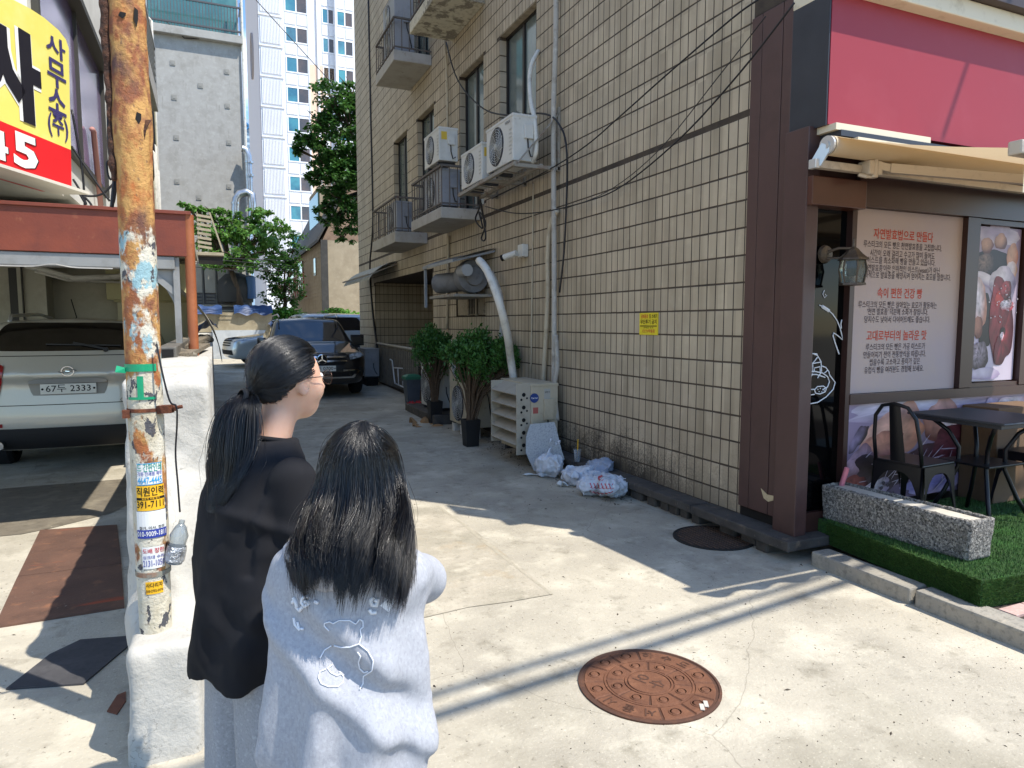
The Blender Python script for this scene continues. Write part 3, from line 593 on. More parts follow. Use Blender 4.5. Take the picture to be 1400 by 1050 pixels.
kn.cyl((4.09, 3.33, 2.62), (4.09, 3.33, 2.74), .028, n=12).obox((4.12, 3.33, 2.70), (4.24, 3.30, 2.68), .05, .05).tube([(3.99, 3.36, 2.64), (4.02, 3.33, 2.625), (4.08, 3.33, 2.63)], .014, 6)
P(kn.build('arm_knuckle', M_awm, aw)); P(MB().obox((4.2, 3.30, 2.685), (5.25, 2.98, 2.63), .045, .06).obox((5.25, 2.98, 2.63), (4.75, 2.2, 2.5), .04, .05).build('folding_arm', M_awm, aw))
# wall lantern
lo = empty('wall_lantern', (3.95, 3.55, 2.15), 'bronze wall lantern with clear glass beside the dark shop pane', 'lamp')
M_brz = mat('bronze', '#54493f', [('#776a58', 30, .5, .7, .6)], rough=.5, metal=.5)
Lx, Ly, Lz = 4.02, 3.40, 2.0
P(MB().lathe([(.005, .03), (.055, .02), (.065, 0)], 16, Matrix.Translation((3.93, 3.56, 2.13)) @ Matrix.Rotation(R(90), 4, 'X')).build('back_plate', M_brz, lo, smooth=40))
P(MB().tube([(3.93, 3.55, 2.14), (3.97, 3.48, 2.165), (4.02, 3.41, 2.16), (4.02, 3.40, 2.12)], .01, 8).tube([(3.93, 3.54, 2.10), (3.98, 3.47, 2.10), (4.01, 3.42, 2.15)], .007, 6).build('arm', M_brz, lo, smooth=40))
P(MB().lathe([(.0, .26), (.008, .25), (.01, .2), (.03, .185), (.06, .15), (.095, .12), (.1, .11), (.0, .105)], 6, Matrix.Translation((Lx, Ly, Lz-.03))).build('cap', M_brz, lo))
cg = MB()
for k in range(6):
    a = k*math.pi/3
    cg.tube([(Lx+.075*math.cos(a), Ly+.075*math.sin(a), Lz+.08), (Lx+.088*math.cos(a), Ly+.088*math.sin(a), Lz+.02), (Lx+.072*math.cos(a), Ly+.072*math.sin(a), Lz-.075)], .006, 6)
cg.lathe([(.0, -.075), (.085, -.075), (.088, -.09), (.0, -.095)], 6, Matrix.Translation((Lx, Ly, Lz)))
P(cg.build('cage', M_brz, lo)); P(MB().lathe([(.072, .08), (.084, .02), (.068, -.075)], 6, Matrix.Translation((Lx, Ly, Lz))).build('glass', mat('lantern_glass', '#b9c2b8', rough=.15, trans=.85, spec=.5), lo))
P(MB().lathe([(.0, .075), (.035, .07), (.035, -.02), (.0, -.03)], 14, Matrix.Translation((Lx, Ly, Lz))).build('bulb', mat('frosted', '#dcdfe0', rough=.4), lo, smooth=40))
# turf covered platform, kerb, pavement
M_turf = mat('turf', '#385527', [('#283f1b', 40, .45, .65, .8), ('#4a8a2b', 90, .5, .65, .7), ('#3a7a22', 4, .45, .65, .5)], rough=.9, bump=1.2, bscale=220)
tz = .25
tp = [(3.945, 3.46), (3.80, 2.30), (4.6, 2.22), (9, 2.1), (9, 3.56), (3.95, 3.56)]
tf = empty('turf_platform', (4.5, 2.9, .1), 'low terrace platform covered in bright green artificial turf before the shop', 'platform')
P(MB().prism([(x, y, .09) for x, y in tp], (0, 0, tz-.09)).build('turf_base', M_turf, tf))
tg = MB(); blades = 0
def blade(x, y, z, nx_=0, ny_=0):
    a = rng.uniform(0, 6.28); h = rng.uniform(.012, .028); w_ = .0022
    lx, ly = nx_*.014+rng.uniform(-.008, .008), ny_*.014+rng.uniform(-.008, .008)
    dx, dy = w_*math.cos(a), w_*math.sin(a); hz = h*(.5 if nx_ or ny_ else 1)
    tg.add([(x-dx, y-dy, z), (x+dx, y+dy, z), (x+lx, y+ly, z+hz)], [(0, 1, 2)])
for k in range(26000):
    x = 3.78+rng.random()**1.4*2.6; y = 2.2+rng.random()*1.3
    xe = 3.945-(3.46-y)/(1.16)*.145
    if x > xe+.004 and y > 2.30-(x-3.8)*.1: blade(x, y, tz)
for k in range(14000):
    t = rng.random(); x = 3.80+.145*t; y = 2.30+1.16*t; blade(x-.001, y, .095+rng.random()*.155, -1, 0)
for k in range(9000):
    x = 3.80+rng.random()*1.2; blade(x, 2.30-(x-3.8)*.1-.001, .095+rng.random()*.155, 0, -1)
P(tg.build('turf_blades', mat('turf_blade', '#47692f', [('#324f20', 60, .4, .6, .9), ('#64843f', 140, .52, .66, .8)], rough=.7), tf, fix=False, kind='stuff'))
M_kerb = mat('kerb_granite', '#8d887e', [('#a89f8f', 4, .45, .7, .7), ('#6a665e', 30, .5, .65, .6), ('#c5b79c', 2, .55, .75, .6), ('#54504a', 90, .6, .7, .6)], rough=.85, bump=.25, bscale=60)
kb = empty('kerb', (3.75, 2.6, 0), kind='structure')
for (a, b, sh) in ((3.36, 2.635, 0), (2.605, 1.85, .004), (1.83, .9, -.006), (.88, -.05, .003), (-.08, -1, 0)):
    x = 3.695+sh
    P(MB().cbox(x, b, -.02, x+.16, a, .10+sh*.6, .014).build('kerb_stone', M_kerb, kb))
M_pav = mat('paver_pink', '#b79a90', [('#a3857b', 6, .45, .65, .8), ('#c7b0a6', 30, .5, .7, .6)], rough=.85, bump=.2, bscale=60, obrand=.08)
pv = empty('pavement', (5, 1.5, 0), kind='structure')
P(MB().box(3.86, -4, -.03, 9, 2.5, .085).build('bed', M_grout, pv))
pm = MB().cbox(-.097, -.047, -.01, .097, .047, .012, .004).mesh('paver', M_pav)
for i in range(9):
    for j in range(16):
        x = 3.965+i*.2+(.1 if j % 2 else 0); y = 2.20-j*.1
        o = ob('paver', pm, pv); o.location = Vector((x, y, .089+rng.uniform(-.001, .001)))-Vector(pv.location)
# ================================================================ THINGS ALONG THE TILED WALL
M_acw = mat('ac_white', '#c6c5bf', [('#aaa79d', 4, .5, .72, .6), ('#8d8475', 18, .62, .74, .6)], rough=.5, bump=.03)
M_acg = mat('ac_grey', '#8f9196', [('#7a7b7e', 4, .5, .72, .6), ('#6b665f', 18, .62, .74, .6)], rough=.5)
M_acb = mat('ac_beige', '#b5ab95', [('#968a73', 3, .48, .7, .7), ('#6f6350', 12, .6, .74, .8), ('#c4bba6', 6, .55, .7, .5)], rough=.6, bump=.05)
M_grl = mat('ac_grille', '#a7a7a2', rough=.5); M_fan = mat('ac_fan_dark', '#33343a', rough=.6)
M_cable = mat('cable_black', '#15151a', rough=.5); M_yel = mat('sticker_yellow', '#c9a93a', rough=.5); M_blue = mat('badge_blue', '#27407d', rough=.4); M_pipe = mat('pipe_wrap', '#c9c6bd', [('#9b958a', 9, .5, .7, .7)], rough=.8)
AC_N = 0
def ac_unit(x0, x1, y0, y1, z0, z1, label, mw, fan=True, louver=False, group='outdoor air conditioner units along the tiled wall', sticker=None, legs=.04, fans=1, brand=None):
    """outdoor unit: fan side faces -x (the alley), service side faces -y"""
    e = empty('air_conditioner', ((x0+x1)/2, (y0+y1)/2, z0), label, 'air conditioner', group)
    c = MB().cbox(x0, y0, z0+legs, x1, y1, z1, .012).cbox(x0-.006, y0-.006, z1-.03, x1+.006, y1+.006, z1+.004, .008)
    P(c.build('casing', mw, e))
    for y in (y0+.1, y1-.16): P(MB().box(x0+.01, y, z0, x1-.01, y+.06, z0+legs).build('foot', M_fan, e))
    h = (z1-z0-legs)/fans
    for k in range(fans if fan else 0):
        zc = z0+legs+h*(k+.5)-.005; yc = y0+(y1-y0)*.60; r = min(h, y1-y0)*.43
        T = Matrix.Translation((x0, yc, zc)) @ Matrix.Rotation(R(-90), 4, 'Y')
        P(MB().lathe([(r*1.02, -.004), (r, .006), (r*.98, .002), (.0, .002)], 28, T).build('fan_recess', M_fan, e))
        g = MB()
        for q in range(1, 8): g.lathe([(r*q/8-.004, .012), (r*q/8, .017), (r*q/8+.004, .012)], 28, T)
        for q in range(10):
            a = q*math.pi/5
            g.tube([T @ Vector((r*s*math.cos(a+.7*s), r*s*math.sin(a+.7*s), .013)) for s in (.15, .4, .7, 1.0)], .003, 4)
        g.lathe([(.0, .02), (r*.16, .018), (r*.17, .008)], 16, T)
        P(g.build('fan_grille', M_grl, e, smooth=40))
    # service cover, handle and cable on the side that faces the street
    w_ = x1-x0
    P(MB().cbox(x0+w_*.45, y0-.03, z0+(z1-z0)*.52, x0+w_*.82, y0, z0+(z1-z0)*.8, .008).build('terminal_cover', mw, e))
    zc = z0+(z1-z0)*.52
    P(MB().tube([(x0+w_*.6, y0-.015, zc), (x0+w_*.6, y0-.03, zc-.1), (x0+w_*.7, y0-.03, zc-.2), (x0+w_*.85, y0-.02, z0+.1)], .008, 6).build('cable', M_cable, e, smooth=True))
    if sticker:
        s = MB().box(x0+w_*.12, y0-.002, z0+(z1-z0)*.66, x0+w_*.42, y0+.001, z0+(z1-z0)*.88); P(s.build('sticker', M_yel, e))
    lv = MB()
    for q in range(7): lv.box(x0-.004, y0+.03, z0+.12+q*.045, x0+.001, y0+(y1-y0)*.12, z0+.135+q*.045)
    P(lv.build('louver', M_fan if mw is M_acb else M_grl, e, kind='stuff'))
    if brand: 
        b = write(MB(), brand, (x0-.003, y0+(y1-y0)*.18, z1-.07), (0, -1, 0), (0, 0, 1), .05, bold=.01); P(b.build('lettering', mat('grey_ink', '#55585e', rough=.6), e, fix=False))
    if louver:
        d = MB(); X0 = x0-.17; ya, yb = y0+.02, y1-.10
        for q in range(5):
            zz = z0+.16+q*.145
            d.add([(x0-.015, ya, zz+.105), (x0-.015, yb, zz+.105), (X0, yb, zz), (X0, ya, zz), (x0-.005, ya, zz+.115), (x0-.005, yb, zz+.115), (X0-.008, yb, zz+.012), (X0-.008, ya, zz+.012)], [(0, 1, 2, 3), (4, 7, 6, 5), (3, 2, 6, 7), (0, 4, 5, 1)])
        d.box(X0-.005, yb-.004, z0+.10, x0-.005, yb+.006, z0+.86); d.cbox(X0-.01, ya-.006, z0+.06, x0-.002, ya+.006, z0+.88, .004)
        P(d.build('air_deflector', mat('deflector', '#aaa292', [('#8a8272', 8, .5, .7, .6)], rough=.55), e))
        hl = MB()
        for q in range(5):
            zc = z0+.15+q*.145
            for (ox, oz, r) in ((-.09, .02, .024), (-.12, -.035, .014), (-.05, -.02, .012)):
                hl.lathe([(.0, 0), (r, 0)], 10, Matrix.Translation((x0+ox, ya-.0075, zc+oz)) @ Matrix.Rotation(R(90), 4, 'X'))
        P(hl.build('deflector_holes', M_dark, e, fix=False, kind='stuff'))
        P(MB().lathe([(.0, 0), (.055, 0), (.055, .003)], 20, Matrix.Translation((x0+.035, y0-.003, z1-.16)) @ Matrix.Rotation(R(90), 4, 'X')).build('badge', M_blue, e))
        wb = write(MB(), 'Carrier', (x0+.035, y0-.0075, z1-.16), (1, 0, 0), (0, 0, 1), .028, bold=.01); P(wb.build('lettering', mat('white_ink', '#e6e6e6', rough=.5), e, fix=False))
        lb = MB().box(x0+.16, y0-.002, z1-.23, x0+.24, y0, z1-.06); write(lb.m(1), '냉방기', (x0+.2, y0-.003, z1-.1), (1, 0, 0), (0, 0, 1), .024, bold=.01); lb.m(2).box(x0+.02, y0-.002, z1-.34, x0+.085, y0, z1-.27)
        P(lb.build('sticker', [mat('label_pale', '#a9a79f', rough=.6), M_dark, mat('label_red', '#a85a52', rough=.6)], e))
    return e
ac_unit(3.30, 3.64, 7.02, 7.92, .09, .96, 'weathered beige outdoor unit with slatted air deflector and blue badge beside the granite slab', M_acb, fan=False, louver=True, legs=.05)
bl = MB()
ac_unit(3.26, 3.62, 8.92, 9.86, .16, 1.40, 'tall beige two-fan outdoor unit on white blocks behind the bigger bush', M_acb, fans=2, legs=.02)
M_wblk = mat('white_block', '#c9c7c0', [('#8f8a80', 8, .5, .7, .8)], rough=.9)
for y in (8.96, 9.35, 9.72):
    ob('support_block', MB().cbox(3.28, y, gz(0, y)-.03, 3.42, y+.1, .162, .012).mesh('support_block', M_wblk), None, {8.96: 'whitewashed block under the street end of the tall beige outdoor unit', 9.35: 'whitewashed block under the middle of the tall beige outdoor unit', 9.72: 'whitewashed block under the far end of the tall beige outdoor unit'}[y], 'block', 'support blocks under the tall unit')
ac_unit(3.30, 3.62, 10.75, 11.55, .20, .98, 'low off-white outdoor unit behind the left bush', M_acw, legs=.05)
ob('concrete_plinth', MB().cbox(3.15, 10.3, 0, 3.745, 12.1, .2, .02).mesh('concrete_plinth', M_ledge), None, 'low dark concrete plinth under the off-white outdoor unit', 'plinth')
ac_unit(3.26, 3.60, 16.2, 17.0, .34, 1.05, 'grey outdoor unit with louvred side at the far end by the parked black car', M_acg, legs=.05)
ob('black_crate', MB().cbox(3.3, 16.22, gz(0, 16), 3.58, 16.95, .345, .02).mesh('black_crate', M_dark), None, 'black plastic base under the far grey outdoor unit', 'base')
ac_unit(3.19, 3.49, 7.30, 8.12, 3.46, 4.02, 'clean white outdoor unit with round fan on the wall bracket, nearest of the row', M_acw, brand='WINIA')
ac_unit(3.19, 3.47, 8.28, 9.06, 3.43, 3.93, 'older greyish outdoor unit on the wall bracket, second from the street', M_acw, sticker=True)
ac_unit(3.11, 3.40, 9.80, 10.55, 3.985, 4.50, 'white outdoor unit with yellow sticker resting on the balcony railing', M_acw, sticker=True)
ac_unit(3.16, 3.46, 9.88, 10.78, 3.355, 3.93, 'grey outdoor unit standing inside the lower balcony railing', M_acg)
ac_unit(3.22, 3.52, 12.80, 13.6, 3.345, 3.93, 'grey outdoor unit on the farther lower balcony', M_acg)
ac_unit(3.12, 3.48, 12.35, 13.2, 6.43, 7.45, 'tall grey outdoor unit on the upper far balcony', M_acg, fans=2)
bk = empty('wall_bracket', (3.7, 8.1, 3.4), 'rusty angle-iron wall bracket carrying two white outdoor units', 'bracket')
M_brk = mat('bracket_iron', '#8b867c', [('#6d4a30', 9, .52, .7, .8), ('#a9a59b', 20, .6, .72, .5)], rough=.7)
b = MB()
for y in (7.22, 8.16, 9.1): b.obox((3.17, y, 3.43), (3.74, y, 3.43), .04, .04).obox((3.2, y, 3.44), (3.73, y, 4.05), .04, .012).obox((3.73, y, 3.40), (3.73, y, 4.12), .04, .03)
b.obox((3.18, 7.2, 3.445), (3.18, 9.12, 3.405), .04, .04).obox((3.5, 7.2, 3.445), (3.5, 9.12, 3.405), .04, .04)
for k in range(6): b.obox((3.2, 7.3+k*.3, 3.44), (3.48, 7.4+k*.3, 3.44), .02, .01)
P(b.build('frame', M_brk, bk))
# drain hoses and cables drawn on the wall
def hose(name, label, cat, pts, r, m, group=None, n=8):
    p = [Vector(q) for q in pts]; out = []
    for i in range(len(p)-1):
        a, b_, c, d = p[max(i-1, 0)], p[i], p[i+1], p[min(i+2, len(p)-1)]
        for k in range(6):
            t = k/6; out.append(.5*((2*b_)+(c-a)*t+(2*a-5*b_+4*c-d)*t*t+(3*b_-a-3*c+d)*t**3))
    out.append(p[-1])
    return ob(name, MB().tube(out, r, n).mesh(name, m, True), None, label, cat, group)
def wp(u, v, x=3.70): return at(u, v, x=x)
M_gpipe = mat('pipe_grey', '#a5a199', [('#7e786d', 6, .5, .7, .8), ('#c6c3bc', 14, .55, .7, .6)], rough=.75, bump=.2)
M_bpipe = mat('pipe_beige', '#b3a892', [('#8e826c', 6, .5, .7, .7)], rough=.7)
hose('drain_pipe', 'grey paint-flaked standpipe running up the tiled wall past the wrapped hoses', 'pipe', [(3.67, 7.22, 9.5), (3.68, 7.20, 5.3), (3.67, 7.23, 4.0), (3.68, 7.21, 2.2), (3.68, 7.2, .7), (3.69, 7.22, .1)], .032, M_gpipe)
hose('wrapped_hose', 'pale wrapped hose bundle beside the standpipe', 'hose', [wp(762, 288), wp(752, 310), wp(749, 350), wp(749, 400), wp(747, 450), wp(744, 500), wp(742, 540)], .03, M_bpipe)
hose('wrapped_hose', 'short torn grey wrapping on the foot of the standpipe', 'hose', [wp(760, 458, 3.63), wp(762, 500, 3.63), wp(758, 530, 3.62), wp(762, 575, 3.64)], .028, M_gpipe)
hose('thin_conduit', 'thin beige conduit straight up the tiled wall left of the standpipe', 'conduit', [wp(729, 250, 3.735), wp(728, 350, 3.735), wp(726, 510, 3.735)], .010, M_bpipe)
hose('wrapped_hose', 'light grey insulated hose curving from a wall hole down to the bracket unit', 'hose', [wp(765-29, 70, 3.74), wp(727, 88, 3.6), wp(724, 110, 3.55), wp(726, 140, 3.5), wp(731, 165, 3.47), wp(733, 205, 3.45), wp(728, 222, 3.45)], .027, M_pipe)
hose('exhaust_hose', 'thick white duct hose arching down from the fan hood', 'hose', [at(655, 356, x=3.1), at(667, 372, x=3.1), at(683, 415, x=3.15), at(694, 460, x=3.3), at(698, 490, x=3.45), at(702, 518, x=3.5)], .05, M_pipe)
hose('wrapped_hose', 'thin grey hose behind the exhaust duct', 'hose', [wp(672, 372, 3.6), wp(686, 410, 3.66), wp(684, 470, 3.66)], .03, M_gpipe)
hose('drain_pipe', 'slim pipe from the upper balcony down between the upper windows', 'pipe', [wp(608, 50), wp(611, 110), wp(612, 182)], .022, M_bpipe)
hose('drain_pipe', 'slim pipe below the balcony beside the porch', 'pipe', [wp(613, 322, 3.72), wp(612, 380, 3.72), wp(611, 450, 3.72)], .024, M_bpipe)
hose('black_cable', 'black cable running down the far end of the tiled wall', 'cable', [wp(504, 0, 3.74), wp(507, 150, 3.74), wp(510, 300, 3.74), wp(506, 365, 3.74), wp(510, 430, 3.73), wp(516, 475, 3.7)], .028, M_cable)
hose('black_cable', 'black cable sagging across the upper windows', 'cable', [wp(610, 58, 3.7), wp(626, 110, 3.6), wp(660, 148, 3.6), wp(700, 158, 3.6), wp(740, 155, 3.68), wp(763, 168, 3.64), wp(775, 210, 3.68), wp(772, 330, 3.7), wp(765, 400, 3.7)], .011, M_cable)
for lb, pts in (('upper overhead cable sweeping from the shop corner to the balcony', [wp(1036, 0, 3.6), wp(1000, 26, 3.6), wp(914, 100, 3.6), wp(850, 157, 3.6), wp(800, 200, 3.6), wp(745, 235, 3.62), wp(672, 272, 3.66)]),
                ('middle overhead cable dipping along the tiled wall', [wp(1086, 4, 3.6), wp(1011, 100, 3.6), wp(931, 188, 3.6), wp(851, 254, 3.6), wp(800, 276, 3.6), wp(740, 290, 3.62), wp(700, 291, 3.64), wp(663, 282, 3.66)]),
                ('thin overhead cable crossing the other two', [wp(1047, 22, 3.62), wp(986, 100, 3.62), wp(900, 206, 3.62), wp(830, 262, 3.62), wp(770, 286, 3.64)])):
    hose('overhead_cable', lb, 'cable', pts, .007 if 'thin' not in lb else .004, M_cable, 'overhead cables beside the tiled wall')
hose('cable_tangle', 'dark tangle of cable ends hanging under the lower balcony', 'cables', [wp(650, 255, 3.5), wp(656, 280, 3.5), wp(650, 300, 3.5), wp(660, 312, 3.5), wp(655, 290, 3.5), wp(664, 305, 3.5), wp(658, 326, 3.5), wp(664, 322, 3.5), wp(655, 262, 3.5)], .012, M_cable)
# security camera
se = empty('security_camera', (3.7, 8.3, 2.55), 'small white security camera with black lens on the tiled wall', 'camera')
c = at(712, 344, x=3.68); P(MB().cbox(3.66, c.y-.09, c.z-.07, 3.748, c.y+.06, c.z+.09, .01).build('junction_box', M_acw, se)); P(MB().cyl((3.62, c.y+.0, c.z-.02), (3.50, c.y+.16, c.z-.07), .04, n=14).build('body', M_acw, se, smooth=40)); P(MB().cyl((3.51, c.y+.15, c.z-.066), (3.485, c.y+.18, c.z-.077), .042, n=14).build('lens_hood', M_dark, se))
# yellow notice
no = empty('notice', (3.74, 5.38, 1.64), 'small yellow no-dumping notice on the beige tiles', 'notice')
P(MB().box(3.743, 5.24, 1.542, 3.7485, 5.538, 1.748).build('plate', mat('notice_yellow', '#d7c22c', [('#c2ac2a', 20, .5, .7, .5)], rough=.5), no))
tx = MB(); rr = (0, -1, 0); uu = (0, 0, 1)
tx.m(1); write(tx, '담배꽁초', (3.742, 5.452, 1.712), rr, uu, .042, bold=.02, fit=.115); tx.m(0); write(tx, '및 쓰레기', (3.742, 5.315, 1.712), rr, uu, .042, bold=.02, fit=.125); write(tx, '무단투기 금지', (3.742, 5.39, 1.661), rr, uu, .046, bold=.02, fit=.26); tx.box(3.7415, 5.255, 1.621, 3.742, 5.525, 1.629); write(tx, '과태료 부과', (3.742, 5.39, 1.608), rr, uu, .02, fit=.16); tx.m(1); write(tx, 'CCTV작동중', (3.742, 5.385, 1.575), rr, uu, .036, bold=.02, fit=.2)
P(tx.build('lettering', [M_dark, M_red], no, fix=False))
# blower fan under a tin hood
bf = empty('exhaust_blower', (3.5, 10, 2.3), 'grey exhaust blower under a bent tin hood above the vent grille', 'blower')
M_tin = mat('tin', '#8b9096', [('#6a6a6a', 5, .5, .7, .7), ('#6d4f38', 12, .6, .74, .6)], rough=.45, metal=.5)
P(MB().grid(lambda a, b: (3.745-.66*b, 9.15+1.5*a, 2.72-.10*b-.10*b*b-.02*math.sin(a*5)), 6, 6).build('hood', M_tin, bf)); P(MB().box(3.085, 9.15, 2.50, 3.095, 10.65, 2.54).obox((3.1, 9.2, 2.52), (3.74, 9.2, 2.68), .03, .03).obox((3.12, 10.6, 2.52), (3.12, 10.6, 1.9), .04, .04).build('frame', M_tin, bf))
P(MB().lathe([(.0, -.14), (.27, -.13), (.29, 0), (.27, .13), (.16, .14), (.15, .2), (.0, .2)], 24, Matrix.Translation((3.50, 9.55, 2.33)) @ Matrix.Scale(.86, 4) @ Matrix.Rotation(R(90), 4, 'X')).build('housing', mat('blower_grey', '#6f7072', [('#4c4a48', 6, .5, .7, .7)], rough=.6), bf, smooth=40))
P(MB().cyl((3.50, 9.75, 2.28), (3.22, 10.25, 2.26), .15, n=20, cap=False).cyl((3.5, 9.8, 2.28), (3.26, 10.18, 2.26), .12, n=20).build('outlet', mat('blower_grey'), bf, smooth=40)); P(MB().cbox(3.15, 9.3, 2.03, 3.74, 10.5, 2.07, .01).build('shelf', M_brk, bf)); P(MB().cyl((3.32, 9.2, 2.40), (3.32, 9.45, 2.40), .085, n=16).build('motor', mat('motor_pale', '#9a9a98', rough=.6), bf, smooth=40))
# small rolled canopy over the porch
pc = empty('porch_canopy', (3.4, 16.5, 2.8), 'weathered white half-round canopy over the porch', 'canopy')
P(MB().grid(lambda a, b: (3.745-.62*math.sin(b*1.45), 14.9+3.2*a, 2.72+.17*math.cos(b*2.6)+.12-.1*b), 14, 10).build('shell', mat('canopy_pale', '#a9a89f', [('#858277', 4, .45, .7, .8)], rough=.8), pc, smooth=True)); P(MB().obox((3.12, 14.9, 2.70), (3.12, 18.1, 2.70), .03, .03).obox((3.14, 14.9, 2.70), (3.74, 14.9, 2.95), .025, .025).build('frame', M_brk, pc))
# handrail and slatted gate in the porch, folded drying rack, bin
pr = empty('porch_fence', (3.7, 15, .2), 'grey picket barrier with rounded handrail across the porch', 'fence')
P(MB().tube([(3.72, 17.1, .35), (3.72, 17.1, 1.12), (3.72, 16.9, 1.16), (3.72, 13.2, 1.12), (3.72, 13.1, 1.0)], .03, 8).build('handrail', M_gpipe, pr, smooth=True))
for k in range(24): P(MB().box(3.70, 13.2+k*.155, .22, 3.72, 13.27+k*.155, 1.06).build('picket', mat('picket', '#6d685f', [('#4c4842', 8, .5, .7, .7)], rough=.8), pr))
dk = empty('drying_rack', (3.4, 14.6, .2), 'white tube frame of a folded rack leaning by the porch', 'rack')
r = MB().tube([at(533, 491, y=14.8), at(536, 493, y=14.8), at(540, 524, y=14.6), at(553, 530, y=14.3), at(555, 528, y=14.3)], .016, 6)
for u in (544, 550): r.tube([at(u, 503, y=14.6), at(u+1, 527, y=14.4)], .012, 6)
r.tube([at(538, 503, y=14.7), at(560, 504, y=14.2)], .014, 6); P(r.build('frame', mat('white_tube', '#c9cbcc', rough=.4), dk, smooth=True))
bn = empty('waste_bin', (3.42, 12.5, .1), 'small grey-blue bin with green lid beside the left bush', 'bin')
M_bin = mat('bin_grey', '#4d555e', [('#3a4048', 6, .5, .7, .6)], rough=.5)
T = Matrix.Translation((3.42, 12.6, .1)); P(MB().lathe([(.0, .0), (.15, 0), (.2, .5), (.21, .5)], 4, T @ Matrix.Rotation(R(45), 4, 'Z')).build('body', M_bin, bn)); P(MB().lathe([(.225, .5), (.22, .55), (.12, .59), (.0, .6)], 4, T @ Matrix.Rotation(R(45), 4, 'Z')).build('lid', mat('bin_green', '#2f6b52', rough=.5), bn))
ob('red_cloth', MB().grid(lambda a, b: (3.22+.28*a+.03*math.sin(9*b), 12.0+.3*b, .14+.07*math.sin(7*a+3*b)**2+.03*math.sin(13*b)), 12, 12).mesh('red_cloth', mat('red_rag', '#a32a30', [('#7d1c24', 20, .5, .7, .6)], rough=.9), True), None, 'crumpled red rag on the ground by the grey-blue bin', 'rag')
# bushes in square black pots
M_leaf = mat('bush_leaf', '#31581f', [('#467528', 14, .45, .65, .8), ('#213d17', 30, .5, .7, .7)], rough=.6); M_twig = mat('twig', '#5b4836', [('#7a6a55', 30, .5, .7, .6)], rough=.9); M_pot = mat('pot_black', '#1b1b1d', rough=.5)
def bush(cx, cy, hb, w_, top, label, n, seed, lean=0.):
    q = random.Random(seed); z0 = gz(0, cy)
    e = empty('potted_bush', (cx, cy, z0), label, 'bush', 'potted bushes along the wall')
    a = .105; P(MB().add([(cx+s*a*f, cy+t*a*f, z0+hz) for hz, f in ((0, .8), (.36, 1.0), (.36, .88), (.3, .86)) for s, t in ((-1, -1), (1, -1), (1, 1), (-1, 1))], [(k*4+i, k*4+(i+1) % 4, k*4+4+(i+1) % 4, k*4+4+i) for k in range(3) for i in range(4)]+[(3, 2, 1, 0), (12, 13, 14, 15)]).build('pot', M_pot, e))
    st = MB(); lf = MB(); tips = []
    for k in range(60):
        an = q.uniform(0, 6.28); rr = w_*math.sqrt(q.random())
        ex, ey, ez = cx+lean+rr*math.cos(an), cy+rr*math.sin(an)*.9, z0+top-(rr/w_)**2*.28-q.uniform(0, .2)
        p = [(cx+q.uniform(-.05, .05), cy+q.uniform(-.05, .05), z0+.3), (cx+(ex-cx)*.3, cy+(ey-cy)*.3, z0+.3+(ez-z0-.3)*.45), (cx+(ex-cx)*.75, cy+(ey-cy)*.75, z0+.3+(ez-z0-.3)*.75), (ex, ey, ez)]
        st.tube(p, .006, 5, rs=[.010, .008, .006, .003])
        tips.append((Vector(p[2]), Vector(p[3]))); 
        if k % 9 == 0: tips.append((Vector(p[1]), Vector(p[2])))
    for k in range(n):
        a_, b_ = q.choice(tips); t = q.random()**.6
        c = a_.lerp(b_, .25+.75*t)+Vector((q.gauss(0, .038), q.gauss(0, .038), q.gauss(0, .04)))
        d = Vector((q.gauss(0, .6), q.gauss(0, .6), q.uniform(.3, 1.2))).normalized(); s = d.cross(Vector((q.gauss(0, 1), q.gauss(0, 1), q.gauss(0, 1)))).normalized()
        l = q.uniform(.035, .07); w2 = l*.22
        lf.add([c, c+d*l*.5+s*w2, c+d*l, c+d*l*.5-s*w2], [(0, 1, 2, 3)])
    P(st.build('stems', M_twig, e, fix=False, kind='stuff')); P(lf.build('foliage', M_leaf, e, fix=False, kind='stuff'))
bush(3.12, 8.55, .5, .52, 1.56, 'larger bright green potted bush with bare twiggy base beside the beige deflector unit', 11000, 3, .12)
bush(3.22, 10.5, .5, .36, 1.56, 'smaller darker potted bush beside the grey-blue bin', 6500, 5, -.04)
# granite slab leaning on the deflector unit
M_gran = mat('granite_slab', '#a2a6a8', [('#858a8d', 60, .48, .6, .8), ('#c0c3c4', 90, .58, .68, .7), ('#6f7376', 150, .6, .68, .7)], rough=.6, bump=.08, bscale=80)
sl_ = [at(u, v, d=1) for u, v in [(719, 613), (730, 638), (750, 641), (772, 622), (768, 610), (762, 585), (758, 571), (725, 574), (719, 592)]]
pl0 = Vector((3.18, 6.70, 0)); nrm = Vector((-.42, -.86, .32)).normalized(); pts = []
for p in sl_:
    d = p-Vector((0, 0, CH)); t = (pl0-Vector((0, 0, CH))).dot(nrm)/d.dot(nrm); pts.append(Vector((0, 0, CH))+d*t)
zmin = min(p.z for p in pts); pts = [p-Vector((0, 0, zmin-.005)) for p in pts]
ob('granite_slab', MB().prism(pts, -nrm*.05).mesh('granite_slab', M_gran), None, 'broken grey granite slab leaning against the beige outdoor unit', 'slab')
